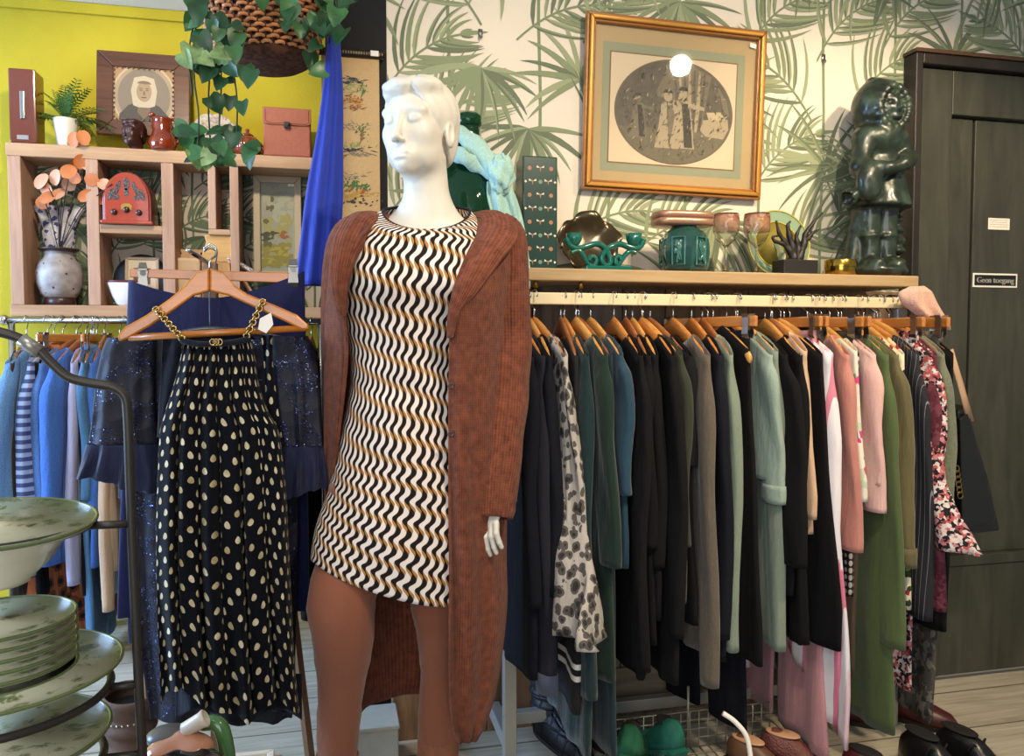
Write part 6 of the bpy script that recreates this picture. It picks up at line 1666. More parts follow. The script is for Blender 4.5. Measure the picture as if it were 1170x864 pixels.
MB().tube([N(147, 386, .0), N(350, 375, .0)], .0072, 10).build('trouser_bar', HWF, t)
m = MB(); m.tube(bez([N(240, 308), N(240, 298), N(246, 292, .02), N(247, 284, .03), N(240, 279, .03), N(233, 284, .03)], 18), .0022, 8); m.build('hook', CHR, t)
# --- dotted blouse
def dots_mat():
    t = NT('navy_gold_dot_chiffon'); t.set(Roughness=.75); t.b.inputs['Sheen Weight'].default_value = .05; t.b.inputs['Specular IOR Level'].default_value = .1
    sp = t.n('SeparateXYZ', {0: t.n('UVMap').outputs[0]})
    u_ = t.m_('MULTIPLY', sp.outputs[0], 1/.034); v_ = t.m_('MULTIPLY', sp.outputs[1], 1/.029)
    nz_ = t.n('TexNoise', {'Vector': t.n('UVMap').outputs[0], 'Scale': 22, 'Detail': 1}); 
    row = t.m_('FLOOR', v_); u2 = t.m_('ADD', u_, t.m_('MULTIPLY', t.m_('MODULO', t.m_('ABSOLUTE', row), 2), .5))
    u2 = t.m_('ADD', u2, t.m_('MULTIPLY', t.m_('SUBTRACT', nz_.outputs[0], .5), .3))
    a = t.m_('SUBTRACT', t.m_('FRACT', u2), .5); b = t.m_('SUBTRACT', t.m_('FRACT', t.m_('ADD', v_, t.m_('MULTIPLY', t.m_('SUBTRACT', nz_.outputs[0], .5), .2))), .5)
    wd_ = t.m_('ADD', .155, t.m_('MULTIPLY', b, -.15))
    d = t.m_('ADD', t.m_('POWER', t.m_('DIVIDE', a, wd_), 2), t.m_('POWER', t.m_('DIVIDE', b, .29), 2))
    n2 = t.n('TexNoise', {'Vector': t.co(), 'Scale': 30}); gold = t.ramp(n2.outputs[0], [(.35, 'a8946a'), (.6, 'cfc3a4')])
    t.base(t.mix(t.m_('LESS_THAN', d, 1), lin('070912'), gold)); return t.m
DOT = dots_mat()
t = thing('dotted_blouse', 'navy halter blouse with gold dots and a gold chain neckline', 'blouse', N(255, 820))
OUT = smooth_tab([(388, 208, 286), (410, 205, 291), (440, 197, 295), (470, 187, 305), (490, 181, 316), (520, 179, 321), (560, 178, 325), (620, 177, 328), (680, 178, 331), (740, 181, 334), (790, 183, 338), (830, 184, 343)], 80)
def hem_py(s): return 797-14*sin((s+1)*4.2)+34*max(0, s-.3)**1.2-6*cos(s*9)
def blouse(u_, v_):
    a = 2*PI*u_+PI/2; s = cos(a); py = 388+v_*(hem_py(s)-388)
    L, Rr = interp(OUT, py); q = N((L+Rr)/2+(Rr-L)/2*s, py)
    d = .012+.030*min(1, v_*2); f = min(1, .35+v_*1.5)
    fr_ = 1 if sin(a) > 0 else -1
    q.y += -d*fr_*abs(sin(a))**.6+.016*f*(sin(s*19+.8*sin(v_*4))+.5*sin(s*31+1.5+v_))*(1-.3*abs(s))
    q.x += .006*f*cos(s*19+1)
    if v_ < .03: q.y += .004*sin(s*60)
    return q
def b_uv(u_, v_): return (abs(u_-.5)*1.55*(.62+.38*v_)*2, -v_*.86)
MB().grid(blouse, 150, 90, uvf=lambda u_, v_: ((u_-.5)*1.15, -v_*.86)).build('bodice', DOT, t)
NAVY = fabric('navy_chiffon', '0a0d1c', .85, 500, .35, .12)
m = MB(); m.tube(bez([N(207, 389, -.014), N(225, 393, -.022), N(247, 393, -.026), N(268, 391, -.022), N(286, 387, -.014)], 24), .006, 8); m.build('neck_binding', NAVY, t)
drape_rows = [(383, 300, 312), (420, 302, 312), (470, 303, 318)]
def strap(tab, nm, Yo, mat, uvs=True):
    T = smooth_tab(tab, 30)
    def f(u_, v_):
        py = tab[0][0]+v_*(tab[-1][0]-tab[0][0]); L, Rr = interp(T, py); return N(L+(Rr-L)*u_, py, Yo+.006*sin(u_*6+v_*3))
    MB().grid(f, 10, 30, uvf=lambda u_, v_: (u_*.035, -v_*.25)).build(nm, mat, t, solid=.002)
strap([(383, 299, 311), (420, 302, 312), (500, 306, 322)], 'back_strap', .035, DOT)
strap([(384, 186, 210), (420, 184, 206), (500, 180, 192)], 'back_panel', .042, NAVY)
def uback(u_, v_):
    s = u_*2-1; py = 770+v_*(820+10*cos(s*5)-770); q = N(200+(345-200)*u_, py, .03+.014*sin(s*11)); return q
MB().grid(uback, 60, 12).build('lower_lining', NAVY, t, solid=.002)
GC = plain('gold_chain', 'b4945a', .22, 1)
def chain(p0, p1, n, nm):
    m = MB(); d = (p1-p0)/n
    for i in range(n):
        c = p0+d*(i+.5); ax = d.normalized(); s1 = ax.cross(Vector((0, 1, 0))).normalized(); s2 = Vector((0, 1, 0))
        sd = s1 if i % 2 == 0 else (s1*.4+s2*.9)
        m.tube([c+ax*(d.length*.78*cos(2*PI*j/12))+sd*(.0058*sin(2*PI*j/12)) for j in range(12)], .0019, 5, loop=True)
    m.build(nm, GC, t)
chain(N(177, 352, -.02), N(209, 388, -.018), 13, 'chain'); chain(N(301, 343, -.02), N(281, 386, -.018), 11, 'chain')
m = MB()
for i in range(3): m.tube([N(247+(i-1)*4+3.2*cos(2*PI*j/10), 391+3.5*sin(2*PI*j/10), -.034) for j in range(10)], .0018, 5, loop=True)
m.build('neck_ring', GC, t)
m = MB(); m.prism([(0, 0), (.022, .012), (.026, -.012), (.012, -.03), (-.004, -.022)], N(297, 364, -.016), (1, 0, 0), (0, 0, 1), (0, -1, 0), .0012); m.build('care_label', WHITE, t, smooth=False)
# --- navy sequinned jacket behind
tm = NT('navy_sequin_lace'); tm.set(Roughness=.5)
v1 = tm.n('TexVoronoi', {'Vector': tm.co(), 'Scale': 24}); n1 = tm.n('TexNoise', {'Vector': tm.co(), 'Scale': 17, 'Detail': 3}); v2 = tm.n('TexVoronoi', {'Vector': tm.co(), 'Scale': 260})
fl = tm.m_('GREATER_THAN', tm.m_('ADD', n1.outputs[0], tm.m_('MULTIPLY', v1.outputs['Distance'], .35)), .68)
sq = tm.m_('MULTIPLY', fl, tm.m_('LESS_THAN', v2.outputs['Distance'], .38))
tm.base(tm.mix(sq, lin('0b0d20'), lin('3f4876'))); tm.put(tm.b.inputs['Metallic'], tm.m_('MULTIPLY', sq, .85)); tm.put(tm.b.inputs['Roughness'], tm.m_('SUBTRACT', .7, tm.m_('MULTIPLY', sq, .45)))
cn = tm.n('VectorMath', {0: v2.outputs['Color'], 1: (.5, .5, .5)}, operation='SUBTRACT')
bmp = tm.n('Bump', {'Height': v1.outputs['Distance'], 'Strength': .6, 'Distance': .01})
nn = tm.n('VectorMath', {0: bmp.outputs[0], 1: tm.n('VectorMath', {0: cn.outputs[0], 'Scale': tm.m_('MULTIPLY', sq, 1.1)}, operation='SCALE').outputs[0]}, operation='ADD')
tm.put(tm.b.inputs['Normal'], tm.n('VectorMath', {0: nn.outputs[0]}, operation='NORMALIZE').outputs[0])
SQ = tm.m; DY = .115
t = thing('sequinned_jacket', 'navy sequinned lace jacket with sheer bell cuffs behind the dotted blouse', 'jacket', N(240, 820, DY))
def sheet(tab, nm, mat, dy, d, seed=0, fold_=.010, nu=60, nv=50, k=14, hemf=None):
    T = smooth_tab(tab, 60)
    def f(u_, v_):
        a = 2*PI*u_+PI/2; s = cos(a); e = tab[-1][0]+(hemf(s) if hemf else 0); py = tab[0][0]+v_*(e-tab[0][0])
        L, Rr = interp(T, min(py, tab[-1][0])); q = N((L+Rr)/2+(Rr-L)/2*s, py, dy)
        q.y += -d*math.copysign(abs(sin(a))**.6, sin(a))+fold_*min(1, .2+v_)*(sin(s*k+seed)+.5*sin(s*k*1.7+seed*2+v_*3)); return q
    MB().grid(f, nu, nv, uvf=lambda u_, v_: (u_, -v_)).build(nm, mat, t)
sheet([(388, 150, 340), (440, 150, 342), (520, 150, 340), (620, 150, 340), (720, 158, 338), (800, 170, 336), (820, 172, 334)], 'body', SQ, DY, .03, 1)
sheet([(386, 124, 178), (400, 118, 178), (440, 110, 178), (480, 106, 180), (506, 102, 182)], 'sleeve', SQ, DY-.03, .035, 2, .006, 40, 30, 8)
sheet([(506, 101, 184), (530, 94, 188), (552, 87, 192)], 'bell_cuff', fabric('sheer_navy_chiffon', '141a38', .6, 500, .35, .15), DY-.03, .04, 3, .012, 50, 16, 12, lambda s: 8*sin(s*2.2))
sheet([(384, 306, 352), (400, 308, 360), (440, 312, 366), (480, 316, 368), (508, 318, 370)], 'sleeve', SQ, DY-.03, .035, 4, .006, 40, 30, 8)
sheet([(508, 316, 371), (535, 314, 374), (562, 312, 376)], 'bell_cuff', fabric('sheer_navy_chiffon', '1b2350'), DY-.03, .04, 5, .012, 50, 16, 12, lambda s: -6*sin(s*2.2))
sheet([(379, 205, 285), (386, 196, 292), (400, 190, 296)], 'back_neck', NAVY, DY+.02, .006, 1, .001, 30, 6)
t2 = thing('clothes_hanger', 'slim dark hanger inside the navy sequinned jacket', 'hanger', N(240, 390, DY), group='hangers on the garment stand'); 
MB().tube(bez([N(140, 396, DY), N(190, 384, DY), N(240, 376, DY), N(300, 382, DY), N(345, 394, DY)], 24), .006, 8).build('shoulder_bar', plain('clear_grey_plastic', '3c4048', .3), t2)
MB().tube(bez([N(240, 377, DY), N(240, 330, DY+.01), N(247, 298, DY), N(247, 288, DY), N(240, 284, DY), N(233, 288, DY)], 22), .0013, 8).build('hook', plain('clear_grey_plastic', '3c4048', .3), t2)
# --- navy skirt on a clip hanger, furthest back
DS = .19
t = thing('navy_skirt', 'plain navy skirt clipped to a wooden hanger behind the dotted blouse', 'skirt', N(250, 800, DS))
def skirt(u_, v_):
    a = 2*PI*u_+PI/2; s = cos(a); sag = 26*(1-abs(s)**1.6)
    py = (320+(310-320)*(s+1)/2)+sag*(1-v_)**3+v_*(700-315); L = 147-2*v_*6; Rr = 348+6*v_
    q = N((L+Rr)/2+(Rr-L)/2*s, py, DS); q.y += -.02*math.copysign(abs(sin(a))**.6, sin(a))+.010*sin(s*9+v_*2)*(.3+v_); return q
MB().grid(skirt, 80, 50).build('skirt_body', fabric('navy_crepe', '171d4a', .75, 500, .3, .2), t)
t = thing('clip_hanger', 'straight wooden clip hanger holding the plain navy skirt', 'hanger', N(245, 320, DS), group='hangers on the garment stand')
MB().loft([[N(148, 307, DS+dy) for dy in (-.008, .008)]+[N(148, 317, DS+dy) for dy in (.008, -.008)], [N(342, 312, DS+dy) for dy in (-.008, .008)]+[N(342, 324, DS+dy) for dy in (.008, -.008)]]).build('clamp_bar', HWF, t, smooth=False, bevel=.002)
MB().tube(bez([N(240, 309, DS), N(240, 298, DS), N(247, 292, DS-.0), N(247, 285, DS-.0), N(240, 281, DS), N(233, 286, DS)], 18), .0022, 8).build('hook', CHR, t)
for px, py in ((163, 313), (335, 309)):
    m = MB()
    for sgn in (-1, 1):
        m.loft([[N(px-w_, py+yy, DS+sgn*o) for o in (.010+o2, .013+o2)]+[N(px+w_, py+yy, DS+sgn*o) for o in (.013+o2, .010+o2)] for yy, w_, o2 in ((-13, 4, .004), (-4, 6, 0), (4, 5, -.001), (14, 6, .001), (19, 6, -.004))])
    m.tube([N(px, py-1, DS-.016), N(px, py-1, DS+.016)], .006, 10); m.tube([N(px-5, py-5, DS-.0165), N(px+5, py-5, DS-.0165)], .0025, 6)
    m.build('clip', NICK, t, smooth=False)
# ================================================================ CHINA STAND in the foreground
YF = .93
pc = P(-6, 640, YF); cxp = pc.x; IR = plain('wrought_iron', '3b3733', .45, .6)
def zat(py): return P(-6, py, YF).z
def kf(px=60): return u(px, YF)
t = thing('plate_stand', 'three tier bent iron plate stand at the left front', 'stand', (cxp, YF, .60))
path = [(-6, 378), (18, 385), (40, 396), (58, 414), (78, 431), (105, 438), (128, 442), (142, 452), (146, 475), (149, 560), (153, 660), (158, 770), (163, 868), (166, 930)]
pts = [P(x, y, YF) for x, y in path]
for sgn in (1, -1):
    MB().tube(bez([Vector((cxp+(p.x-cxp)*sgn, YF, p.z)) for p in pts], 60), .0052, 10).build('side_wire', IR, t)
tp = P(20, 386, YF); MB().tube([P(24, 388, YF), P(46, 402, YF)], .0072, 10).build('grip', plain('silver_sleeve', '9a958d', .35, .7), t)
for zz_, rr, pxr in ((zat(606), 108, 149), (zat(797), 128, 158), (zat(880), 118, 163)):
    R2 = rr*kf(); m = MB(); m.tube([(cxp+R2*cos(2*PI*i/64), YF+R2*sin(2*PI*i/64), zz_) for i in range(64)], .0045, 8, loop=True)
    xr2 = P(pxr, 700, YF).x-cxp
    for s in (1, -1): m.tube([(cxp+s*R2, YF, zz_), (cxp+s*xr2, YF, zz_)], .0045, 8)
    m.build('tier_ring', IR, t)
def transfer(name, g, bgc):
    t = NT(name); t.set(Roughness=.12); t.b.inputs['Coat Weight'].default_value = .5
    n1 = t.n('TexNoise', {'Vector': t.co(), 'Scale': 38, 'Detail': 6, 'Roughness': .7, 'Distortion': 1.0}); v = t.n('TexVoronoi', {'Vector': t.co(), 'Scale': 45})
    f = t.m_('ADD', t.m_('MULTIPLY', n1.outputs[0], .75), t.m_('MULTIPLY', v.outputs['Distance'], .35))
    t.base(t.ramp(f, [(.34, g), (.44, '8b9268'), (.52, bgc)])); return t.m
TRF = transfer('green_transfer_print', '56643a', 'd2cfb0'); CHN = plain('cream_china', 'e0dac4', .15, Coat_Weight=.5); GRN = plain('green_edge_glaze', '5f6a42', .2)
def plate(name, label, R_, z, depth, group=None, thick=.004, bowl=0, cat='plate', dark=False):
    t = thing(name, label, cat, (cxp, YF, z), 0, group); c = Vector((cxp, YF, z)); w = .62
    if bowl:
        MB().lathe([(R_*.34, 0), (R_*.36, .004), (R_*.55, depth*.35), (R_*.72, depth*.80), (R_*.95, depth-.003), (R_*.985, depth-.004)], c, 64).build('body', CHN, t)
        MB().lathe([(R_*.80, depth*.93), (R_*.985, depth+.0005)], c, 64).build('printed_rim', TRF, t)
        MB().lathe([(R_*.80, depth*.93), (R_*.74, depth*.80), (R_*.56, depth*.42), (R_*.30, .010), (0, .008)], c, 64).build('well', CHN, t)
        MB().lathe([(R_*.30, .0105), (R_*.15, .0102), (0, .0095)], c, 48).build('centre_print', TRF, t)
    else:
        MB().lathe([(R_*.52, 0), (R_*.54, 0), (R_*.66, depth*.55), (R_*.99, depth-.0025), (R_*.99, depth)], c, 64).build('body', CHN, t)
        MB().lathe([(R_*.985, depth+.0005), (R_*.68, depth*.62+.001), (R_*.58, .0035), (0, .003)], c, 64).build('printed_face', TRF, t)
    m = MB(); m.tube([c+Vector((R_*.99*cos(2*PI*i/72), R_*.99*sin(2*PI*i/72), depth)) for i in range(72)], .0022, 6, loop=True); m.build('green_edge', GRN, t)
    if bowl and R_ < 118*kf(): t.rotation_euler = (math.radians(4), math.radians(2), 0)
    return t
R_b = 116*kf()
plate('soup_bowl', 'wide cream bowl with a green transfer printed rim on the top tier', R_b, zat(596)-.064, .064, bowl=1, cat='bowl')
R_p = 144*kf(); zp = zat(797)+.005
plate('serving_plate', 'large green transfer printed plate under the stack of small plates', R_p, zp, .024)
R_s = 90*kf()
for i in range(6):
    lab = ('topmost small green printed plate of the stack on the middle tier', 'small green printed plate, second from the top of the stack', 'small green printed plate, third from the top of the stack', 'small green printed plate, third from the bottom of the stack', 'small green printed plate, second from the bottom of the stack', 'bottom small green printed plate of the stack, resting on the large plate')[5-i]
    plate('side_plate', lab, R_s, zp+.006+.0112*i, .018, 'small plates stacked on the middle tier')
plate('vegetable_dish', 'plain cream bowl at the bottom of the plate stand', 128*kf(), zat(875)-.02, .05, bowl=1, cat='bowl')
zt3 = P(166, 930, YF).z-.006
t = thing('display_table', 'low wooden table under the bent iron plate stand', 'table', (cxp, .85, 0))
MB().box((cxp-.28, .70, zt3-.03), (cxp+.26, 1.0, zt3)).build('top', wood('table_wood', 'a97a50', '7c5534', .5, 0), t, smooth=False, bevel=.003)
for xx in (cxp-.25, cxp+.23):
    for yy in (.73, .97): MB().box((xx-.02, yy-.02, 0), (xx+.02, yy+.02, zt3-.0305)).build('leg', ST, t, smooth=False)
# small side table, tray, jug head
YT = 1.42
t = thing('side_table', 'low wooden side table under the jug and the white framed tray', 'table', (P(240, 860, YT).x, 1.22, 0))
zt_ = P(285, 853, YT).z-.03; xa, xb = P(178, 860, YT).x, P(322, 860, YT).x
MB().box((xa, 1.0, zt_-.025), (xb, YT+.02, zt_)).build('top', wood('table_wood', 'a97a50', '7c5534', .5, 0), t, smooth=False, bevel=.003)
for xx in (xa+.03, xb-.03):
    for yy in (1.03, YT-.01): MB().box((xx-.015, yy-.015, 0), (xx+.015, yy+.015, zt_-.0255)).build('leg', ST, t, smooth=False)
c0, c1 = P(246, 853, YT).x, P(314, 853, YT).x
t = thing('framed_tray', 'white framed glass tray lying on the side table', 'tray', ((c0+c1)/2, 1.28, zt_+.0005))
t2_ = MB().frame((c0, 1.12, zt_+.0005), (1, 0, 0), (0, 1, 0), (0, 0, 1), c1-c0, YT-.002-1.12, .012, .022); t2_.build('frame', plain('cream_frame_paint', 'cdc6b8', .5), t, smooth=False, bevel=.002)
MB().box((c0+.0125, 1.1325, zt_+.001), (c1-.0125, YT-.0145, zt_+.008)).build('panel', cells('grey_white_fern_print', [(0, 'b9bfb6'), (.5, 'd3d5cd'), (.75, '96a096')], 24, noise_amt=.05), t, smooth=False)
YJ = 1.14; kj = u(210, YJ); cj = P(209, 870, YJ); cj.z = zt_+.0005
t = thing('character_jug', 'painted ceramic head jug with a black hat brim and green handle', 'jug', cj)
hz_ = P(209, 836, YJ).z-cj.z
FL = plain('painted_flesh', 'b97f62', .2, Coat_Weight=.5); Hh = hz_
mb = sdf_mb(lambda p: smin(smin(sell(p, (0, 0, Hh*.55), (.046, .044, Hh*.46)), sell(p, (-.022, -.012, Hh*.9), (.024, .026, .016)), .01), smin(sell(p, (.016, -.010, Hh*.9), (.026, .028, .016)), sell(p, (0, -.046, Hh*.5), (.010, .012, .014)), .008), .008), (-.07, -.075, -.002), (.07, .065, Hh*1.15), .0035, Matrix.Translation(cj)); mb.build('head', FL, t)
MB().lathe([(.045, 0), (.058, .004), (.056, .012), (.040, .022), (0, .026)], cj+Vector((.0, -.042, Hh*.80)), 36, sx=1.05, sy=.75, M=Matrix.Rotation(.35, 3, 'X')).build('hat_brim', plain('black_glaze', '141214', .15, Coat_Weight=.5), t)
MB().ell(cj+Vector((-.020, .012, Hh*.95)), (.030, .026, .014), 20).build('hair', plain('grey_glaze', '5a5652', .3), t)
MB().tube(bez([cj+Vector((.02, .03, Hh*.98)), cj+Vector((.048, .02, Hh*.95)), cj+Vector((.058, .01, Hh*.6)), cj+Vector((.045, .0, Hh*.2))], 16), .011, 12).build('handle', plain('green_glaze', '3f6a3a', .15, Coat_Weight=.5), t)
MB().lathe([(.006, 0), (.0105, .003), (.011, .028), (.0125, .034), (.010, .036), (.008, .030), (0, .028)], cj+Vector((.000, .0, Hh*1.0)), 24, M=Matrix.Rotation(math.radians(62), 3, 'Y')).build('pipe_bowl', plain('ivory_glaze', 'cfc4b4', .25), t)
# ================================================================ ON THE FLOOR
def shoe(name, label, loc, rotz, mat, solem, L=.26, W=.085, hgt=.075, heel=0, collar_h=.0, cat='shoe', group=None, lace=None, inner=None):
    t = thing(name, label, cat, loc, rotz, group); h = heel
    prof = smooth_tab([(0, .42, .55, 1.0), (.12, .80, .92, 1.0), (.3, .80, .95, .92), (.5, .86, .75, .55), (.7, 1.0, .52, .15), (.88, .86, .40, 0), (1, .25, .22, 0)], 40)
    m = MB(); rings = []
    for i in range(31):
        f = i/30; w, hh, hr = interp(prof, f); w *= W/2; top = hgt*hh+(collar_h if f < .45 else collar_h*max(0, 1-(f-.45)*6)); zl = .012+h*max(0, 1-f*1.9)**.8
        rings.append([Vector((w*math.copysign(abs(cos(a))**.75, cos(a)), -L*f, zl+max(0, top)*(max(0, sin(a))**.8))) for a in [2*PI*k_/24 for k_ in range(24)]])
    m.loft(rings).build('upper', mat, t, local=True)
    s_ = MB(); r0 = []; r1 = []
    for i in range(25):
        f = i/24; w, hh, hr = interp(prof, f); r0.append((w*W/2*1.06, -L*f, h*max(0, 1-f*1.9)**.8))
    n = len(r0); pts = [Vector((x, y, z)) for x, y, z in r0]+[Vector((-x, y, z)) for x, y, z in reversed(r0)]
    s_.add(pts+[p+Vector((0, 0, .013)) for p in pts], [tuple(range(2*n)), tuple(range(2*n, 4*n))]+[(i, (i+1) % (2*n), 2*n+(i+1) % (2*n), 2*n+i) for i in range(2*n)]); s_.build('sole', solem, t, smooth=False, local=True)
    if h > .02: MB().loft([[Vector((x*s, -.025+y*s, z)) for x, y in ((-1, -1), (1, -1), (1, 1), (-1, 1))] for s, z in ((.012, 0), (.014, h*.5), (.03, h+.004))]).build('heel', solem, t, smooth=False, local=True)
    ic = MB(); ic.ell((0, -L*.22, .012+h*.55+hgt*.93+collar_h), (W*.30, L*.19, .006), 20); ic.build('opening', inner or plain('shoe_lining_dark', '15110f', .8), t, local=True)
    if lace:
        lm = MB()
        for i in range(4):
            f = .46+.07*i; w, hh, hr = interp(prof, f); z = .016+hgt*hh+h*max(0, 1-f*1.9)**.8
            lm.tube([(-.022, -L*f, z-.006), (0, -L*f-.006, z+.003), (.022, -L*f, z-.006)], .0028, 6)
        lm.tube(bez([(0, -L*.44, hgt*.95), (.03, -L*.42, hgt+.02), (.035, -L*.36, hgt-.01)], 8), .0025, 6); lm.tube(bez([(0, -L*.44, hgt*.95), (-.03, -L*.42, hgt+.02), (-.035, -L*.38, hgt-.005)], 8), .0025, 6)
        lm.build('laces', lace, t, local=True)
    return t
def fl(px, py): return PZ(px, py, 0)
def boot(name, label, px, Y, H, mat, r=.055, rotz=0, group=None, wr=.003, quilt=False, foot=True, x=None):
    xx = xat(px, Y, .15) if x is None else x; t = thing(name, label, 'boot', (xx, Y, 0), rotz, group)
    m = MB()
    def f(u_, v_):
        a = 2*PI*u_; z = .05+(H-.05)*v_; w = r*(.86+.2*v_)+wr*sin(v_*36+1.5*sin(a))+wr*.6*sin(v_*61+a)
        return Vector((w*.82*cos(a), w*1.05*sin(a)+.012*sin(v_*3), z))
    m.grid(f, 40, 60); m.build('shaft', mat, t, local=True, solid=.003)
    MB().lathe([(r*.75, H-.03), (0, H-.035)], (0, 0, 0), 24, sx=.82, sy=1.05).build('lining', plain('shoe_lining_dark', '15110f', .8), t, local=True)
    fm = MB(); fm.loft([[Vector((w*math.copysign(abs(cos(a))**.8, cos(a)), y, .014+h_*max(0, sin(a))**.8)) for a in [2*PI*k_/20 for k_ in range(20)]] for y, w, h_ in ((.055, .022, .06), (.03, .038, .085), (-.03, .04, .085), (-.08, .042, .062), (-.13, .044, .048), (-.175, .034, .036), (-.195, .012, .02))]); fm.build('foot', mat, t, local=True)
    so = MB(); so.loft([[Vector((w*math.copysign(abs(cos(a))**.7, cos(a)), .0-.07+.135*math.copysign(abs(sin(a))**.7, sin(a)), z)) for a in [2*PI*k_/24 for k_ in range(24)]] for w, z in ((.043, 0), (.045, .015))]); so.build('sole', plain('dark_rubber', '231b17', .7), t, local=True, smooth=False)
    return t
qm = NT('black_quilted_leather'); qm.set(Roughness=.6); qm.b.inputs['Base Color'].default_value = lin('14141a')
vq = qm.n('TexVoronoi', {'Vector': qm.co('Object', (1, 1, 1)), 'Scale': 26, 'Randomness': .1}, feature='DISTANCE_TO_EDGE'); qm.bump(qm.m_('MINIMUM', vq.outputs['Distance'], .12), 1, .03)
boot('tall_boot', 'black quilted tall boot left of its pair under the rail', 628, 2.22, .27, qm.m, .06, .3, 'black quilted boots')
boot('tall_boot', 'black quilted tall boot right of its pair beside the wire basket', 664, 2.27, .25, qm.m, .06, .2, 'black quilted boots')
BSU = plain('brown_suede', '5a4438', .85, nz=.15, nscale=40, bump=.2)
tb_ = boot('slouch_boot', 'slouchy brown boot with studs behind the plate stand', 150, 1.92, P(150, 790, 1.92).z, BSU, .062, .4, wr=.006)
mb = MB()
for i in range(9): a = -PI*.95+i*.2; mb.ell((.058*cos(a), .066*sin(a)+.01, P(150, 790, 1.92).z-.055), .003, 8)
mb.build('studs', plain('stud_silver', 'b9b2a6', .3, .8), tb_, local=True)
WN = plain('burgundy_leather', '4b1e20', .4, nz=.2, nscale=30)
boot('ankle_boot', 'burgundy ankle boot between the olive dress and the black lace ups', 1016, 2.12, .19, WN, .05, .6, 'burgundy boots')
boot('ankle_boot', 'burgundy ankle boot lower left below the taupe brown skirt', 940, 2.16, .14, WN, .05, .9, 'burgundy boots')
BLS = plain('black_shoe_leather', '121112', .3); BLACE = plain('black_lace', '0b0b0c', .8); RUB = plain('dark_rubber', '231b17', .7)
q = P(1036, 800, 1.84); shoe('lace_up_shoe', 'black lace up shoe nearer the burgundy boots', (q.x, 1.85, 0), .15, BLS, RUB, .27, .09, .085, .01, .02, lace=BLACE, group='black lace up shoes')
q = P(1076, 800, 1.84); shoe('lace_up_shoe', 'black lace up shoe at the far right end below the rail', (q.x, 1.85, 0), .3, BLS, RUB, .27, .09, .08, .01, .02, lace=BLACE, group='black lace up shoes')
q = P(972, 800, 1.84); shoe('court_shoe', 'dark red low shoe beside the black lace up shoes', (q.x, 1.86, 0), .5, WN, RUB, .25, .08, .06, .015)
GSU = plain('emerald_suede', '12573a', .8, nz=.2, nscale=30, bump=.15); GSU2 = plain('teal_green_suede', '0f5a4c', .75, nz=.2, nscale=30, bump=.15)
bk_ = P(780, 812, 2.26)
zbk = .10
t = thing('wire_basket', 'white wire grid basket holding shoes under the clothes rail', 'basket', (P(785, 830, 2.06).x, 1.95, 0.0005))
x0, x1 = xat(692, 2.06, .1), xat(880, 2.06, .1); y0, y1 = 1.84, 2.06
zt2 = P(780, 814, 2.06).z; m = MB(); WR = plain('cream_wire', 'a59c88', .4, .3); nxx = 18
def wire(a, b): m.tube([a, b], .0018, 5)
for i in range(nxx+1):
    x = x0+(x1-x0)*i/nxx
    for y in (y0, y1): wire((x, y, .004), (x, y, zt2 if y == y1 else zt2*.55))
    wire((x, y0, .004), (x, y1, .004))
for j in range(5):
    z = .004+(zt2-.004)*j/4
    wire((x0, y1, z), (x1, y1, z))
    if z <= zt2*.56: wire((x0, y0, z), (x1, y0, z)); wire((x0, y0, z), (x0, y1, z)); wire((x1, y0, z), (x1, y1, z))
for j in range(7): wire((x0, y0+(y1-y0)*j/6, .004), (x1, y0+(y1-y0)*j/6, .004))
m.build('wire_grid', WR, t); m = MB()
xx = xat(787, 2.06, .15); m.tube([(xx, y1+.004, .004), (xx, y1+.004, P(787, 785, 2.06).z)], .004, 8); m.build('upright_rod', WR, t)
def pump(label, px, Y, mat, rot, tilt, z, L=.25, nm='court_shoe', heel=.07):
    s = shoe(nm, label, (xat(px, Y, z), Y, z), rot, mat, mat, L, .085, .085, heel, group='green suede shoes'); s.rotation_euler = (tilt, 0, rot); return s
pump('emerald green suede shoe left of the teal shoe in the wire basket', 716, 1.90, GSU, PI-.55, 0, .012, .25)
pump('teal green suede shoe right of the emerald shoe in the wire basket', 776, 1.90, GSU2, PI+.15, 0, .012, .25)
BRN = plain('brown_mule_leather', '5d3f2c', .5); 
q = fl(838, 866); shoe('mule', 'brown leather mule in front of the wire basket', (P(834, 800, 1.95).x, 1.95, .001), .6, BRN, RUB, .25, .085, .07, .03, group='brown mules', inner=plain('tan_insole', 'b58a68', .6))
q = fl(870, 864); shoe('mule', 'brown leather mule with a red beaded toe beside the basket', (P(872, 800, 1.95).x, 1.95, .001), .8, plain('red_beaded_leather', '6a3a34', .5, bump=.5, nscale=200), RUB, .25, .085, .07, .03, group='brown mules', inner=plain('tan_insole', 'b58a68', .6))
c = P(835, 840, 2.12)
o = MB().tube(bez([P(826, 815, 1.83), P(840, 825, 1.82), P(853, 842, 1.81), P(858, 870, 1.80), P(858, 890, 1.79), P(856, 905, 1.78)], 26), .0065, 10).build('plastic_hose', plain('white_plastic', 'ece8df', .5), None, loc=(c.x, 1.8, 0)); tag(o, 'curved white plastic tube hanging in front of the wire basket', 'tube')
SNK = plain('pale_blue_canvas', '8fa3c4', .8, nz=.1); WSO = plain('white_rubber', 'cfd2da', .6)
q = PZ(84, 712, 0); shoe('sneaker', 'pale blue sneaker left of its pair below the leopard skirt', (q.x-.02, q.y+.06, 0), -.35, SNK, WSO, .25, .09, .09, .01, .02, lace=WSO, group='pale blue sneakers')
q = PZ(112, 722, 0); shoe('sneaker', 'pale blue sneaker right of its pair below the pale jeans', (q.x-.03, q.y+.08, 0), -.6, SNK, WSO, .25, .09, .085, .01, .02, lace=WSO, group='pale blue sneakers')
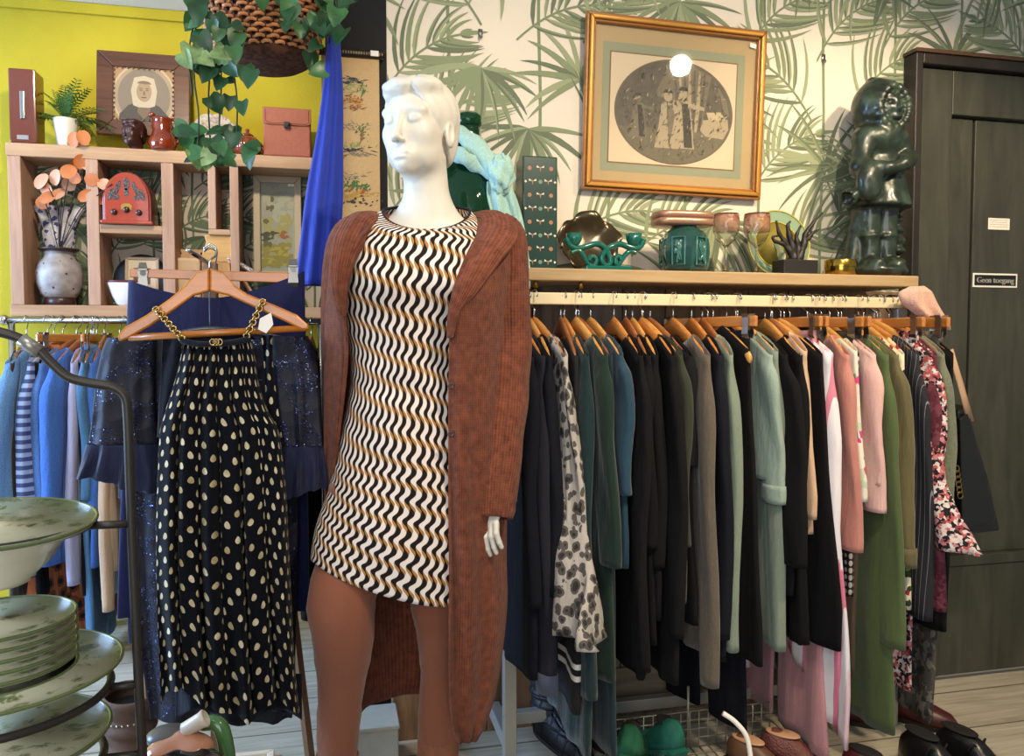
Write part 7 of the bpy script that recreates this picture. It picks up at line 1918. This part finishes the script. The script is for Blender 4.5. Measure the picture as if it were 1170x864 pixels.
q = PZ(30, 712, 0); shoe('sneaker', 'black sneaker with a white sole at the left behind the plates', (q.x, q.y+.1, 0), -.8, BLS, WSO, .25, .09, .09, .01, .02, lace=WSO)

a, b = P(404, 814, 2.24), P(452, 814, 2.24)
t = thing('storage_box', 'low pale painted wooden box on the floor behind the mannequin legs', 'box', ((a.x+b.x)/2, 2.2, 0))
PB = plain('pale_box_paint', 'b9b3a4', .7, nz=.05)
MB().box((a.x, 2.14, .001), (b.x, 2.27, a.z-.012)).build('box_body', PB, t, smooth=False, bevel=.003)
MB().box((a.x-.004, 2.135, a.z-.0115), (b.x+.004, 2.275, a.z)).build('lid', PB, t, smooth=False, bevel=.003)
# ================================================================ LIGHT
wd = bpy.data.worlds.new('world'); S.world = wd; wd.use_nodes = True
bg = wd.node_tree.nodes['Background']; bg.inputs[0].default_value = (.80, .88, 1.0, 1); bg.inputs[1].default_value = .25
def area(name, loc, target, size, power, color, spread=PI):
    l = bpy.data.lights.new(name, 'AREA'); l.energy = power; l.color = color; l.size = size; l.spread = spread
    o = bpy.data.objects.new(name, l); COL.objects.link(o); o.location = loc
    o.rotation_euler = (Vector(target)-Vector(loc)).to_track_quat('-Z', 'Y').to_euler()
    return o
def spot(name, loc, target, power, color, angle, blend=.6, rad=.05):
    l = bpy.data.lights.new(name, 'SPOT'); l.energy = power; l.color = color; l.spot_size = math.radians(angle); l.spot_blend = blend; l.shadow_soft_size = rad
    o = bpy.data.objects.new(name, l); COL.objects.link(o); o.location = loc
    o.rotation_euler = (Vector(target)-Vector(loc)).to_track_quat('-Z', 'Y').to_euler()
    return o
WARM = (1, .78, .5)
spot('ceiling_spot', (1.75, .75, 2.5), (1.75, 2.2, 1.0), 125, WARM, 80)
spot('ceiling_spot', (1.0, .55, 2.5), (1.05, 2.3, 1.35), 82, (1, .84, .62), 80, .6, .03)
spot('ceiling_spot', (.9, .35, 2.5), (.3, 1.75, 1.3), 55, (1, .82, .58), 70, .6, .03)
spot('ceiling_spot', (-.6, 2.3, 2.5), (-.7, 3.6, 1.6), 60, (1, .85, .6), 90)
spot('ceiling_spot', (-.75, .35, 2.5), (-.35, 1.2, .9), 45, (1, .92, .8), 75)  # added fill spot, brightens the china stand, blouse and jug
area('window_daylight', (-3.4, 2.2, 1.6), (-.5, 2.5, .0), 1.6, 230, (.42, .63, 1))
area('shop_window_daylight', (-.9, -2.0, 1.7), (.3, 1.8, 1.1), 2.0, 55, (.92, .95, 1))
S.view_settings.view_transform = 'Standard'; S.view_settings.look = 'None'
S.view_settings.gamma = 1; S.view_settings.use_curve_mapping = False
S.view_settings.exposure = 0
S.cycles.use_denoising = True
S.cycles.max_bounces = 6; S.cycles.sample_clamp_indirect = 4
